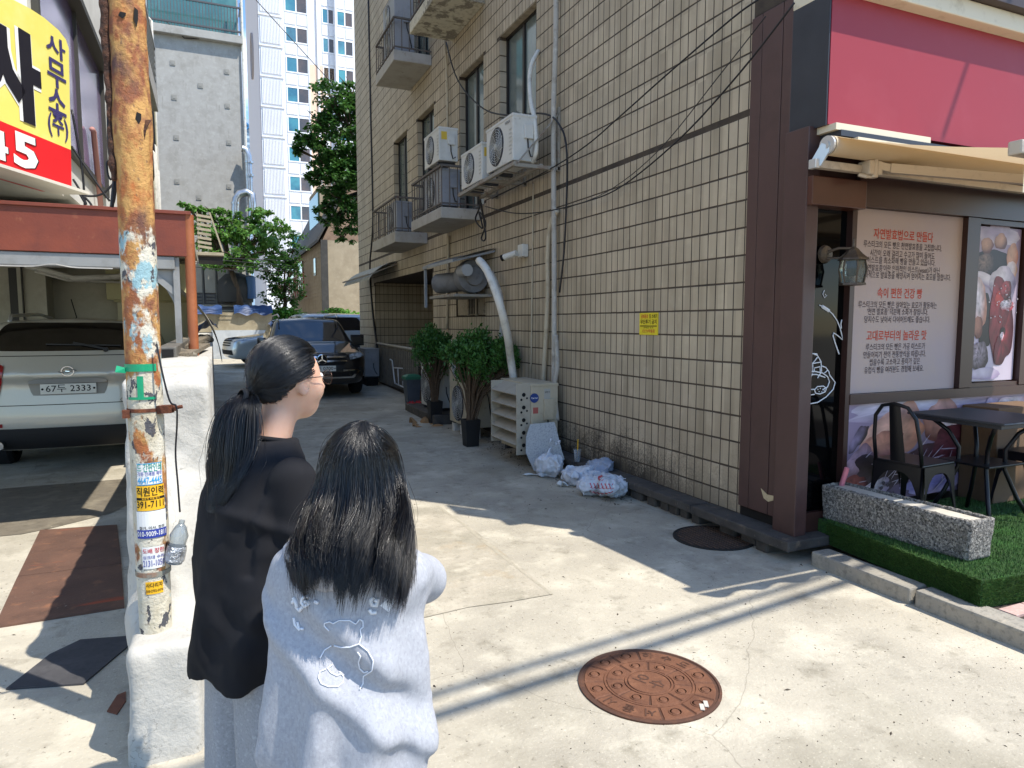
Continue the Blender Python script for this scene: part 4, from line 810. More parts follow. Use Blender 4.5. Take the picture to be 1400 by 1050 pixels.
# refuse bags
M_bag = mat('bag_film', '#c3c9d2', [('#9fa7b3', 5, .45, .7, .7), ('#dcdfe4', 11, .52, .7, .6)], rough=.25, spec=.6, sub=0.0, bump=.35, bscale=22)
def bag(name, c, r, label, seed, tied=True, extra=None, mt=None):
    c = np.array(c); q = np.random.RandomState(seed); lumps = [(c+q.normal(0, .38, 3)*np.array(r)*np.array([1, 1, .45]), np.array(r)*q.uniform(.55, .8)) for _ in range(5)]
    def f(Pn):
        d = ell(Pn, c-np.array([0, 0, r[2]*.25]), np.array(r)*np.array([.85, .85, .7]))
        for lc, lr in lumps: d = su(d, ell(Pn, lc, lr), .05)
        if tied:
            d = su(d, cap(Pn, c+np.array([0, 0, r[2]*.6]), c+np.array([.03, .04, r[2]*1.12]), .045, .014), .07)
            for k in range(3): e_ = q0[k]; d = su(d, ell(Pn, c+np.array([.03, .04, r[2]*1.15])+e_*.045, (.022, .014, .03)), .015)
        rg = np.abs(fbm(Pn*np.array([9, 9, 7]), 2, seed)); rg2 = np.abs(fbm(Pn*19, 2, seed+3)); rg3 = np.abs(fbm(Pn*38, 2, seed+7))
        d = d+.075*rg+.040*rg2+.014*rg3-.012
        return np.maximum(d, .004-Pn[:, 2])
    q0 = q.normal(0, 1, (3, 3)); q0[:, 2] = np.abs(q0[:, 2])*.6
    return sdf_obj(name, f, c-np.array(r)*1.9, c+np.array(r)*1.9+np.array([0, 0, .10]), .0085, mt or M_bag, None, it=1, label=label, cat='bag', group='refuse bags by the wall')
b1 = bag('refuse_bag', (3.40, 5.58, .105), (.165, .185, .13), 'knotted white carrier bag with red print, nearest in the bag pile', 1)
b2 = bag('refuse_bag', (3.36, 6.08, .11), (.14, .22, .12), 'plain bluish white bag slumped between the two other bags', 2, tied=False)
b3 = bag('refuse_bag', (3.27, 6.50, .14), (.14, .15, .165), 'plain white bag puffed up against the granite slab', 4, tied=True)
b4 = bag('refuse_bag', (3.58, 6.02, .12), (.12, .24, .13), 'greyish bag with yellow print lying against the wall', 6, tied=False, mt=mat('bag_grey', '#8f9aac', [('#c7a93a', 4.5, .58, .62, .9), ('#7f8899', 9, .5, .7, .7)], rough=.35, bump=.3, bscale=20))
# red lettering on the nearest bag follows its surface
def project(mb, obj, pts_faces, org, right, up, direction, off=.003):
    bvh = BVHTree.FromObject(obj, bpy.context.evaluated_depsgraph_get()) if False else BVHTree.FromPolygons([v.co.copy() for v in obj.data.vertices], [tuple(p.vertices) for p in obj.data.polygons])
    vs_, fs_ = pts_faces; right = Vector(right); up = Vector(up); d = Vector(direction).normalized(); out = []
    for x, y, _ in vs_:
        p = Vector(org)+right*x+up*y; h = bvh.ray_cast(p, d)
        out.append((h[0]-d*off) if h[0] is not None else None)
    ok = [f for f in fs_ if all(out[i] is not None for i in f)]
    mb.add([o if o is not None else Vector((0, 0, 0)) for o in out], ok); return mb
dv = Vector((3.38, 5.6, .12))-Vector((0, 0, 1.65)); dv.normalize(); rv = Vector((dv.y, -dv.x, 0)).normalized(); uv = rv.cross(dv).normalized()
for k, (r0, y0, w0) in enumerate(((.0, -.02, .012), (.008, -.045, .006), (.0, -.075, .010))):
    n_ = 40; vv = []
    for i in range(n_+1):
        t = i/n_; x = -.11+.22*t+r0; y = y0+(.018*math.sin(t*40)*(1 if k == 0 else .2)-.02*math.sin(t*math.pi)*(k == 2)); vv += [(x, y-w0/2, 0), (x+.004, y+w0/2, 0)]
    lt_ = project(MB(), b1, (vv, [(2*i, 2*i+2, 2*i+3, 2*i+1) for i in range(n_)]), Vector((3.36, 5.58, .12))-dv*.6, rv, uv, dv)
    if lt_.f: ob('print', lt_.mesh('print', mat('bag_red', '#b23a4a', rough=.5), fix=False), b1)
lt_ = project(MB(), b1, ([(.03*math.cos(a), .03*math.sin(a), 0) for a in np.linspace(0, 6, 10)], [tuple(range(10))]), Vector((3.36, 5.58, .12))-dv*.6+uv*.05, rv, uv, dv)
if lt_.f: ob('print', lt_.mesh('print', mat('bag_red'), fix=False), b1)
# plastic cup with yellow straw, litter, cardboard
cu = empty('plastic_cup', (3.57, 6.38, .02), 'clear plastic cup with a yellow straw behind the bags', 'cup')
P(MB().lathe([(.0, 0), (.03, 0), (.042, .13), (.045, .13)], 14, Matrix.Translation((3.57, 6.42, .16))).build('cup', mat('cup_clear', '#cfd6dc', rough=.1, trans=.7), cu, smooth=40)); P(MB().cyl((3.57, 6.42, .18), (3.575, 6.42, .40), .006, n=6).build('straw', mat('straw_yellow', '#d8a926', rough=.4), cu))
def litter(name, u, v, w_, l_, h, m, label, cat, seed, z=0.):
    c = at(u, v, z=gz(0, 8)+z); q = random.Random(seed); ph = q.uniform(0, 6)
    return ob(name, MB().grid(lambda a, b: (c.x+(a-.5)*l_+.02*math.sin(6*b+ph), c.y+(b-.5)*w_+.02*math.sin(5*a+ph), c.z+.005+h*abs(math.sin(4*a+ph)*math.cos(5*b+ph))), 8, 8).mesh(name, m), None, label, cat)
M_paper = mat('paper_white', '#cfcfca', rough=.8); M_card = mat('cardboard', '#9a7650', [('#7c5c3c', 6, .5, .7, .7)], rough=.9)
litter('paper_scrap', 730, 650, .05, .22, .02, M_paper, 'torn white paper strip on the ground before the bags', 'litter', 1); litter('paper_ball', 769, 665, .09, .09, .05, M_paper, 'crumpled white paper ball on the ground in front of the bags', 'litter', 2)
litter('paper_scrap', 877, 650, .05, .06, .02, M_paper, 'tiny pale scrap on the stone kerb of the wall', 'litter', 6, z=.155)
litter('cardboard_piece', 585, 586, .3, .45, .07, M_card, 'flattened brown cardboard on the ground near the bushes', 'cardboard', 3); litter('cardboard_piece', 574, 582, .22, .3, .13, M_card, 'folded up flap of brown cardboard near the bushes', 'cardboard', 4)
gr = MB(); q = random.Random(9)
for k in range(900):
    y = q.uniform(5.2, 10.2); x = 3.52-abs(q.gauss(0, .16))+(0 if y < 8.4 else .1); s = q.uniform(.004, .016)
    gr.add([(x+s*q.uniform(-1, 1), y+s*q.uniform(-1, 1), gz(x, y)-.002+s*q.uniform(0, 1)) for _ in range(4)], [(0, 1, 2), (0, 2, 3), (0, 3, 1), (1, 3, 2)])
gr.build('debris', mat('debris', '#3a352f', [('#6f675b', 40, .5, .7, .8)], rough=.95), None, fix=False, kind='stuff', label='scatter of dark grit and leaf litter along the wall foot')
# ================================================================ manhole covers
M_rust = mat('rust_iron', '#6f4934', [('#5a3a2a', 6, .45, .7, .8), ('#875c42', 18, .52, .7, .7), ('#54352a', 40, .6, .72, .6)], rough=.75, metal=.15, bump=.25, bscale=70)
M_rustd = mat('rust_groove', '#4b3226', [('#6b4630', 20, .5, .7, .6)], rough=.85)
def manhole(cx, cy, r, label, m, md, detail):
    e = empty('manhole_cover', (cx, cy, 0), label, 'manhole cover')
    P(MB().lathe([(r*1.035, .0), (r*1.035, .008), (r*1.0, .010), (r*.985, .004), (.0, .004)], 72, Matrix.Translation((cx, cy, .0))).build('rim', md, e, smooth=30))
    T = Matrix.Translation((cx, cy, .004))
    def sector(r0, r1, a0, a1, nm, studs):
        b = MB(); n = 8; v = []
        for zz, ins in ((0, 0), (.005, .0035)):
            for rr, s in ((r0+ins, 1), (r1-ins, -1)):
                for i in range(n+1):
                    k = i if s == 1 else n-i; da = ins/rr; a = a0+da+(a1-a0-2*da)*k/n; v.append(T @ Vector((rr*math.cos(a), rr*math.sin(a), zz)))
        m_ = 2*(n+1); b.add(v, [tuple(range(m_, 2*m_))]+[(i, (i+1) % m_, m_+(i+1) % m_, m_+i) for i in range(m_)])
        o = P(b.build(nm, m, e))
        if studs:
            am = (a0+a1)/2; rm = (r0+r1)/2; c = T @ Vector((rm*math.cos(am), rm*math.sin(am), .005)); s = min((r1-r0)*.26, .024)
            ob('stud', MB().lathe([(s*1.35, 0), (s*1.3, .003), (s*1.1, .003), (s*1.05, .0), (s*.85, .0), (s*.7, .004), (0, .005)], 14, Matrix.Translation(c)).mesh('stud', m, 40), o)
        return o
    if detail:
        g = .02
        n = 8
        for k in range(n): a = R(12)+k*2*math.pi/n; sector(r*.36, r*.62, a+g*1.2, a+2*math.pi/n-g*1.2, 'inner_segment', True)
        spans = []
        base = R(-62)                     # camera-right segment with letters, opposite one too
        def put(a0, a1, st, txt=None):
            o = sector(r*.66, r*.95, a0+g*.8, a1-g*.8, 'outer_segment', st)
            if txt:
                w_ = MB(); nn = len(txt)
                for i, chh in enumerate(txt):
                    am = a1-(a1-a0)*(i+.5)/nn; c = T @ Vector((r*.80*math.cos(am), r*.80*math.sin(am), .0075)); rt_ = Vector((math.sin(am), -math.cos(am), 0)); up_ = Vector((math.cos(am), math.sin(am), 0))
                    write(w_, chh, c, rt_, up_, .062, bold=.012)
                ob('lettering', w_.mesh('lettering', M_rustd, fix=False), o)
        step = 2*math.pi/14.0; a = R(5)
        put(a, a+step*2.4, False, '하수도'); a += step*2.4
        for k in range(4): put(a, a+step*1.15, True); a += step*1.15
        put(a, a+step*2.4, False, '서울시'); a += step*2.4
        rem = (R(5)+2*math.pi-a)/4
        for k in range(4): put(a, a+rem, True); a += rem
        o = P(MB().lathe([(r*.31, 0), (r*.30, .006), (0, .006)], 32, T).build('hub', m, e))
        w_ = MB(); write(w_, '오수', T @ Vector((0, .0, .0075)), (.45, -.89, 0), (.89, .45, 0), .085, bold=.014); ob('lettering', w_.mesh('lettering', M_rustd, fix=False), o)
        P(MB().lathe([(r*.66, 0), (r*.655, .005), (r*.625, .005), (r*.62, 0)], 48, T).lathe([(r*.355, 0), (r*.35, .005), (r*.325, .005), (r*.32, 0)], 40, T).build('ring', m, e, smooth=30))
        b = MB(); a = R(-68)
        for da in (-.07, .05):
            c = T @ Vector((r*.9*math.cos(a+da), r*.9*math.sin(a+da), .008)); b.obox(c-Vector((.012, .02, 0)), c+Vector((.012, .02, 0)), .018, .003)
        P(b.build('worn_patch', mat('worn_white', '#b9b2a6', rough=.6), e))
    else:
        b = MB(); k = -r*.9
        while k < r*.9:
            h = math.sqrt(max(0, (r*.94)**2-k*k)); b.box(cx+k, cy-h, .004, cx+k+.02, cy+h, .0085); k += .036
        P(b.build('ribs', m, e, kind='stuff'))
mc = at(887, 935, z=0)
manhole(mc.x, mc.y, .312, 'rust brown cast-iron manhole cover with lettered ring in the sunlit concrete', M_rust, M_rustd, True)
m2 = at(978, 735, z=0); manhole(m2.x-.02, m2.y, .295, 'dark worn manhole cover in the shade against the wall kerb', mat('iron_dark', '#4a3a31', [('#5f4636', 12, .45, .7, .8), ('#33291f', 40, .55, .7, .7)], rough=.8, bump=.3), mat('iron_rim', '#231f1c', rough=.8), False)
# ================================================================ LEFT SIDE: boundary wall, rusty pole, yard
M_plas = mat('white_plaster', '#b5b1a8', [('#9d978b', 3, .48, .7, .7), ('#857e70', 14, .58, .72, .7), ('#c2beb5', 6, .5, .7, .6), ('#6f685c', 40, .68, .76, .6), ('#4f4a42', 2.2, .0, .004, .5, 'crack')], rough=.9, bump=.32, bscale=55, bdetail=9)
bw = empty('boundary_wall', (-.2, 11, 0), 'long whitewashed plaster boundary wall with a rough rounded end behind the rusty pole', 'wall')
def f(Pn):
    x, y, z = Pn[:, 0], Pn[:, 1], Pn[:, 2]
    d = rbox(Pn, (-.195, 4.35, .64), (.165, 1.02, .78), .025)
    d = su(d, rbox(Pn, (-.215, 3.02, .17), (.125, .25, .28), .035), .07)
    lean = ell(Pn, (-.20, 3.30, .35), (.15, .26, .62)); d = su(d, lean, .14)
    d = d+.018*fbm(Pn*5, 3, 1)+.007*fbm(Pn*22, 2, 4)+.03*np.clip(fbm(Pn*8, 3, 14)-.22, 0, 1); d = np.maximum(d, z-1.43-.02*fbm(Pn*4, 2, 8)+np.maximum(0, 3.5-y)*.25)
    return d
P(sdf_obj('plaster_end', f, (-.5, 2.6, -.06), (.1, 5.2, 1.55), .022, M_plas, bw, it=1))
wr = MB().box(-.36, 5.18, -.02, -.03, 21, 1.34).box(-.385, 5.2, 1.34, -.015, 21, 1.40)
P(wr.build('wall_run', M_plas, bw))
q = random.Random(4)
M_deb = mat('wall_debris', '#5d564b', [('#8b8272', 9, .45, .7, .8), ('#37322b', 16, .55, .7, .7)], rough=.95, bump=.4)
P(MB().cbox(-.33, 4.9, 1.42, -.22, 7.4, 1.50, .008).cbox(-.31, 4.88, 1.44, -.24, 7.4, 1.48, .002).build('steel_channel', mat('old_steel', '#6b675f', [('#4f4a44', 8, .5, .7, .7)], rough=.6, metal=.3), bw))
P(MB().box(-.312, 4.87, 1.438, -.238, 4.90, 1.485).build('channel_mouth', M_dark, bw))
for k in range(26):
    y = q.uniform(5.1, 12); x = q.uniform(-.3, -.06); s = q.uniform(.03, .09)
    def fr(Pn, x=x, y=y, s=s, k=k): return ell(Pn, (x, y, 1.41+s*.3), (s, s*1.4, s*.6))+.3*s*fbm(Pn*14, 2, k)
    P(sdf_obj('rubble', fr, (x-2*s, y-2.4*s, 1.36), (x+2*s, y+2.4*s, 1.42+1.3*s), s*.3, M_deb, bw, it=0, smooth=False))
P(MB().obox((-.30, 5.6, 1.44), (-.09, 8.8, 1.47), .07, .03).obox((-.20, 5.2, 1.43), (-.08, 7.0, 1.45), .1, .03).build('plank', mat('old_plank', '#7a6f5e', [('#4f473c', 14, .45, .65, .8, 'noise', (6, 1, 6))], rough=.9), bw))
P(MB().box(-.04, 6.0, .3, -.02, 20.9, 1.37).build('edge_board', mat('pale_board', '#a9a8a4', [('#85827b', 6, .5, .7, .6)], rough=.8), bw))
# ---------------------------------------------------------------- rusty pole
px, py, pr_ = -.248, 2.95, .0605
po_ = empty('utility_pole', (px, py, .42), 'rust-eaten steel pole with flaking blue paint, stickers and green tape, standing in the plaster block', 'pole')
def pole_mat():
    m = mat('pole_rust', '#c3bca9', rough=.75, bump=.55, bscale=45, bdetail=9); t = m.node_tree; L = t.links.new; b = t.nodes['Principled BSDF']
    g = N(t, 'ShaderNodeNewGeometry'); sp = N(t, 'ShaderNodeSeparateXYZ'); L(g.outputs['Position'], sp.inputs[0])
    def noise(s, det=8., st=(1, 1, .6), off=0.):
        mm = N(t, 'ShaderNodeMapping'); mm.inputs['Scale'].default_value = st; mm.inputs['Location'].default_value = (off, off, off); L(g.outputs['Position'], mm.inputs[0])
        n = N(t, 'ShaderNodeTexNoise', i_Scale=s, i_Detail=det, i_Roughness=.6); L(mm.outputs[0], n.inputs[0]); return n.outputs[0]
    def ramp(src, lo, hi, a=0., b_=1.):
        r = N(t, 'ShaderNodeMapRange'); r.inputs[1].default_value = lo; r.inputs[2].default_value = hi; r.inputs[3].default_value = a; r.inputs[4].default_value = b_; L(src, r.inputs[0]); return r.outputs[0]
    def math_(op, a, b_):
        n = N(t, 'ShaderNodeMath', operation=op)
        for i, q_ in enumerate((a, b_)):
            if isinstance(q_, (int, float)): n.inputs[i].default_value = q_
            else: L(q_, n.inputs[i])
        return n.outputs[0]
    def mix(fac, a, b_):
        n = N(t, 'ShaderNodeMixRGB'); L(fac, n.inputs[0])
        for i, q_ in ((1, a), (2, b_)):
            if isinstance(q_, str): n.inputs[i].default_value = lin(q_)
            else: L(q_, n.inputs[i])
        return n.outputs[0]
    z = sp.outputs[2]
    cur = mix(ramp(noise(6), .45, .6), '#c9c2b0', '#b3a88f')
    blue = math_('MULTIPLY', ramp(math_('ADD', noise(13, off=3.), ramp(z, 1.1, 1.7, -.16, -.005)), .50, .53), ramp(z, 2.35, 2.05)); cur = mix(blue, cur, '#8aa9ae')
    dk = math_('MULTIPLY', ramp(noise(22, off=7.), .585, .60), ramp(z, 2.3, 2.0)); cur = mix(dk, cur, '#4b4a4d')
    rust = ramp(math_('ADD', noise(8, off=1.), math_('ADD', ramp(z, .6, 1.5, -.15, .0), ramp(z, 1.85, 2.2, 0., .22))), .48, .52)
    rc = mix(ramp(noise(5, off=5.), .38, .6), '#a8632f', '#7b4a35'); rc = mix(ramp(noise(16, off=9.), .44, .58), rc, '#b98c50'); rc = mix(ramp(noise(4, off=12.), .56, .66), rc, '#5a3b33')
    cur = mix(rust, cur, rc); sp_ = ramp(noise(60), .62, .68); cur = mix(math_('MULTIPLY', sp_, .7), cur, '#5c4536')
    L(cur, b.inputs['Base Color']); return m
M_pole = pole_mat()
def psurf(a, b):
    an = a*2*math.pi; z = .40+b*6.6
    n1 = mnoise.noise(Vector((math.cos(an)*1.2, math.sin(an)*1.2, z*3))); n2 = mnoise.noise(Vector((math.cos(an)*4, math.sin(an)*4, z*12)))
    k = max(0, min(1, (z-1.9)/.3)); bulge = .006*math.exp(-((z-2.36)/.1)**2)
    r = pr_*(1.02 if z > 1.1 else .95+.07*max(0, (z-.4)/.7))+k*(.004*n1+.003*n2)+.001*n2+bulge
    return (px+r*math.cos(an), py+r*math.sin(an), z)
me_ = MB().grid(psurf, 48, 330); P(me_.build('shaft', M_pole, po_, smooth=True))
M_pitted = mat('pitted_rust', '#55392c', [('#2d211c', 40, .45, .6, .8), ('#7c5236', 25, .55, .7, .7)], rough=.95, bump=1., bscale=60)
def fc(Pn):
    d = cap(Pn, (px-.066, py-.012, 2.18), (px-.07, py-.012, 3.4), .012, .02); d = d+.012*fbm(Pn*26, 3, 3); return d
P(sdf_obj('corroded_seam', fc, (px-.12, py-.06, 2.1), (px-.02, py+.05, 3.45), .006, M_pitted, po_, it=0))
fl_ = MB(); a0 = math.radians(-52); c0 = Vector((px+.063*math.cos(a0), py+.063*math.sin(a0), 2.36))
fl_.add([c0+Vector((0, 0, -.06)), c0+Vector((.012, -.004, .0)), c0+Vector((.03, .0, .035)), c0+Vector((.0, .0, .03)), c0+Vector((-.012, -.005, -.02))], [(0, 1, 4), (1, 2, 3, 4)]); P(fl_.build('torn_flap', M_pitted, po_))
ho = MB()
for (u, v, w_, h) in ((189, 162, .010, .022), (186, 24, .008, .035), (168, 22, .012, .012)):
    c = at(u, v, y=py-.058); an = math.atan2(c.y-py, c.x-px)
    ho.add([(px+.0675*math.cos(an+dx/.06), py+.0675*math.sin(an+dx/.06), c.z+dz) for dx, dz in ((-w_, -h*.2), (0, -h), (w_*.8, -h*.1), (w_*.9, h*.8), (-w_*.5, h))], [(0, 1, 2, 3, 4)])
P(ho.build('rust_hole', M_dark, po_))
ac_ = math.atan2(-py, -px)+.0                # side of the pole that faces the street
def wrap(mb, verts, faces, ang, z, off=.0022):
    r = pr_+off; zz = lambda y: z+y
    o = []
    for x, y, _ in verts:
        rr = (pr_*(1.02 if zz(y) > 1.1 else .95+.07*max(0, (zz(y)-.4)/.7)))+off; a = ang+x/pr_; o.append((px+rr*math.cos(a), py+rr*math.sin(a), zz(y)))
    return mb.add(o, faces)
def rect(w_, h, n=10, y0=0.):
    v = []; 
    for i in range(n+1): x = -w_/2+w_*i/n; v += [(x, y0-h/2, 0), (x, y0+h/2, 0)]
    return v, [(2*i, 2*i+2, 2*i+3, 2*i+1) for i in range(n)]
M_swh = mat('sticker_white', '#d5d5d2', [('#b5aea0', 20, .6, .72, .7)], rough=.5); M_sbl = mat('sticker_blue', '#2f8fc0', rough=.5); M_sye = mat('sticker_amber', '#e0ab1f', [('#b9762a', 30, .62, .72, .7)], rough=.5); M_snv = mat('sticker_navy', '#2b3a8c', rough=.5); M_sgr = mat('sticker_green', '#2f8a7a', rough=.5); M_sre = mat('sticker_red', '#b8303a', rough=.5); M_spu = mat('sticker_violet', '#55589c', rough=.5)
SM = [M_swh, M_sbl, M_sye, M_snv, M_dark, M_sgr, M_sre, M_spu]
def sticker(v0, v1, w_, da, items, base, label):
    z0 = at(205, v1, y=py-pr_).z; z1 = at(205, v0, y=py-pr_).z; h = z1-z0; zc = (z0+z1)/2; ang = ac_+da; b = MB()
    b.m(base); wrap(b, *rect(w_, h), ang, zc)
    for k, it in enumerate(items):
        mi, kind, y, hh = it[:4]; b.m(mi)
        if kind == 'bar': wrap(b, *rect(it[4] if len(it) > 4 else w_, hh*h, y0=y*h), ang, zc, .0028)
        else:
            vs_, fs_ = text_mesh(it[4], hh*h, .012); wd = max(q[0] for q in vs_)-min(q[0] for q in vs_); k_ = min(it[5] if len(it) > 5 else 9, w_*.94/wd); dx = it[6] if len(it) > 6 else 0
            wrap(b, [(x*k_+dx, yy+y*h, 0) for x, yy, _ in vs_], fs_, ang, zc, .0034)
    o = P(b.build('sticker', SM, po_, fix=False)); o['label'] = label
sticker(633, 663, .088, .06, [(1, 'bar', .48, .03), (1, 'bar', -.48, .03), (5, 't', .27, .42, '드'+' 간판인쇄', 1), (7, 't', 0, .2, '각종 인쇄물 제작', 1), (1, 't', -.3, .42, '4647-4445', 1)], 0, 'white sticker with blue border')
sticker(664, 698, .100, .05, [(4, 't', .24, .40, '직원인력', 1), (4, 'bar', -.02, .10), (2, 't', -.02, .09, '일용직 파출 철거', 1), (4, 't', -.26, .38, '391-7111', 1)], 2, 'yellow sticker')
sticker(699, 736, .110, .05, [(4, 't', -.12, .13, '철거, 이사, 정리', 1), (3, 'bar', -.34, .32), (0, 't', -.34, .26, '010-9009-1811', 1)], 0, 'white and navy sticker')
sticker(748, 778, .080, .06, [(6, 't', .3, .24, '도배 장판', 1), (7, 't', .02, .18, '싱크대 수리', 1), (7, 't', -.26, .40, '2131-1050', 1)], 0, 'white sticker with violet digits')
sticker(796, 813, .062, .02, [(4, 't', .2, .42, '사다리차', 1), (4, 't', -.24, .3, '010-2702-5474', 1)], 2, 'small yellow sticker')
tp_ = MB(); M_tape = mat('green_tape', '#0f8f63', [('#0a6c4b', 20, .5, .7, .6)], rough=.35)
z_ = at(190, 503, y=py-pr_).z; wrap(tp_, *rect(.15, .028, 16), ac_-.55, z_, .004); z_ = at(188, 530, y=py-pr_).z; wrap(tp_, *rect(.020, .085, 3), ac_-.22, z_, .004); z_ = at(190, 545, y=py-pr_).z; wrap(tp_, *rect(.095, .010, 10), ac_-.22, z_, .004)
c = at(172, 503, y=py-.03); tp_.add([c, c+Vector((-.03, 0, .01)), c+Vector((-.035, -.01, -.015)), c+Vector((0, 0, -.02))], [(0, 1, 2, 3)])
P(tp_.build('tape', M_tape, po_))
zb_ = at(213, 561, y=py-pr_).z
P(MB().lathe([(pr_+.001, -.007), (pr_+.004, -.007), (pr_+.004, .007), (pr_+.001, .007)], 24, Matrix.Translation((px, py, zb_))).obox((px+.045, py-.035, zb_), (px+.095, py-.05, zb_+.002), .035, .030).obox((px-.05, py-.03, zb_-.012), (px-.075, py-.03, zb_-.012), .03, .03).cyl((px+.085, py-.055, zb_+.004), (px+.13, py-.06, zb_+.010), .007, n=8).cyl((px+.10, py-.056, zb_+.006), (px+.110, py-.057, zb_+.008), .014, n=6).build('clamp', mat('clamp_rust', '#5f3523', [('#8d5228', 14, .5, .7, .8), ('#39241b', 20, .55, .7, .7)], rough=.9, bump=.5), po_))
zs_ = at(218, 785, y=py-pr_).z; P(MB().lathe([(pr_*.96+.003, -.009), (pr_*.96+.005, -.009), (pr_*.96+.005, .009), (pr_*.96+.003, .009)], 24, Matrix.Translation((px, py, zs_))).build('strap', mat('strap_grey', '#7a7a70', [('#93552b', 14, .5, .7, .8)], rough=.7), po_))
hose('hanging_wire', 'thin black wire hanging from the pole clamp down the white wall end', 'wire', [at(214, 470, y=2.88), at(222, 510, y=2.86), at(232, 548, y=2.86), at(241, 556, y=2.87), at(242, 580, y=2.88), at(240, 620, y=2.9), at(243, 660, y=2.9), at(246, 700, y=2.9)], .0035, M_cable)
bt = empty('plastic_bottle', at(242, 745, y=2.92), 'clear crumpled plastic bottle with silver foil hung on the wire against the wall end', 'bottle')
c = at(243, 742, y=2.90); T = Matrix.Translation(c) @ Matrix.Rotation(R(12), 4, 'Y')
P(MB().lathe([(.0, -.085), (.03, -.08), (.034, -.03), (.030, .0), (.034, .03), (.02, .065), (.011, .075), (.011, .09), (.0, .09)], 14, T).build('body', mat('bottle_clear', '#c2ccd2', rough=.12, trans=.75), bt, smooth=40)); P(MB().lathe([(.036, -.07), (.037, -.03), (.034, -.01)], 12, T).build('foil', mat('foil', '#b9bcc0', [('#6c6f73', 30, .45, .6, .8)], rough=.25, metal=.9, bump=.8, bscale=60), bt))
# wires clinging to the pole
for k, (lb, pts, r) in enumerate((('thick black cable hanging left of the pole top', [(148, 0), (147, 80), (148, 160), (150, 210), (158, 240), (156, 270), (152, 283)], .006), ('looped black cable beside the pole', [(152, 60), (150, 150), (154, 215), (146, 222), (148, 240), (152, 246)], .004), ('bundle of dark cables dropping to the rust fascia', [(162, 190), (158, 230), (155, 260), (153, 283)], .007))):
    hose('pole_cable', lb, 'cable', [at(u, v, y=3.05) for u, v in pts], r, M_cable, 'cables beside the rusty pole')
# ---------------------------------------------------------------- steel plates and rubber mat on the yard floor
M_plate = mat('steel_plate', '#5f463a', [('#735444', 3, .45, .7, .8), ('#4b372e', 5, .5, .7, .7), ('#95664a', 9, .58, .72, .6), ('#a9a094', 40, .66, .74, .7), ('#a84a2c', 2.3, .62, .70, .7, 'noise', (.5, 3, 1))], rough=.7, metal=.1, bump=.2, bscale=60)
def gp(u, v, z): return at(u, v, z=z)
A_, B_, C_, D_ = gp(59, 724, .012), gp(160, 717, .012), gp(170, 829, .012), gp(-8, 857, .012); m1, m2_ = gp(24, 788, .012), gp(166, 770, .012)
A_.x -= .02
pe = MB().prism([A_, B_, m2_+Vector((0, .004, 0)), m1+Vector((0, .004, 0))], (0, 0, -.012)); ob('steel_plate', pe.mesh('steel_plate', M_plate), None, 'farther rusty steel plate on the yard floor', 'plate')
pe = MB().prism([m1-Vector((0, .004, 0)), m2_-Vector((0, .004, 0)), C_, D_], (0, 0, -.012)); ob('steel_plate', pe.mesh('steel_plate', M_plate), None, 'nearer rusty steel plate with raised front edge on the yard floor', 'plate')
mt_ = [gp(u, v, .010) for u, v in [(8, 941), (114, 934), (171, 886), (190, 868), (110, 874), (68, 894)]]
ob('rubber_mat', MB().prism(mt_, (0, 0, -.009)).mesh('rubber_mat', mat('mat_dark', '#3d3c3e', [('#514f50', 6, .45, .7, .6), ('#2c2b2d', 30, .5, .7, .5)], rough=.85)), None, 'dark grey rubber mat on the ground beside the pole block', 'mat')
ob('brick_scrap', MB().prism([gp(u, v, .006) for u, v in [(146, 972), (160, 950), (172, 945), (172, 958), (160, 976)]], (0, 0, -.005)).mesh('brick_scrap', mat('rust_scrap', '#6e4533', [('#4f332a', 20, .5, .7, .7)], rough=.9)), None, 'reddish rusty scrap on the ground by the pole block', 'scrap')
wet_shade = [gp(u, v, .004) for u, v in [(-20, 735), (30, 730), (70, 722), (110, 712), (150, 702), (175, 690), (172, 650), (90, 640), (-20, 650)]]
MB().add(wet_shade, [tuple(range(9))]).build('damp_and_shade', mat('damp_shade', '#6f675a', [('#8f8674', 5, .5, .7, .7), ('#565044', 12, .5, .7, .7)], rough=.6, bump=.2), kind='structure')  # damp patch enlarged to paint in the shade before the parking bay
# ================================================================ LEFT BUILDING with open parking bay
LB = empty('left_building', (-3, 12, 0), 'white rendered building on the left with purple windows above an open parking bay', 'building')
M_lw = mat('left_render', '#cdccc8', [('#b5b3ad', 1.6, .48, .7, .6), ('#97938a', 5, .6, .75, .5, 'noise', (2, 2, .3))], rough=.85, bump=.1)
M_lc = mat('left_cream', '#cfcaa6', [('#b9b28a', 1.5, .48, .7, .6), ('#dcd8bd', 4, .5, .7, .5)], rough=.8)
M_int = mat('bay_wall', '#a9a596', [('#8f8a7a', 1.6, .48, .7, .7), ('#bdb9aa', 5, .5, .7, .5)], rough=.9)
lb = MB().box(-9, 6.4, 2.86, -1.2, 11.9, 14).box(-9, 11.9, 2.86, -1.22, 12.0, 14)
P(lb.build('upper_wall', M_lw, LB)); P(MB().box(-9, 12.0, 2.86, -1.16, 19.4, 7.6).build('cream_wall', M_lc, LB)); P(MB().box(-9, 12.0, 7.6, -1.2, 19.4, 13).build('upper_wall', M_lw, LB))
M_conc2 = mat('concrete_raw', '#9d9b96', [('#85827b', 2.2, .45, .7, .7), ('#b0aea8', 6, .5, .7, .5), ('#6c6861', 5, .6, .75, .5, 'noise', (2, 2, .25))], rough=.9, bump=.12)
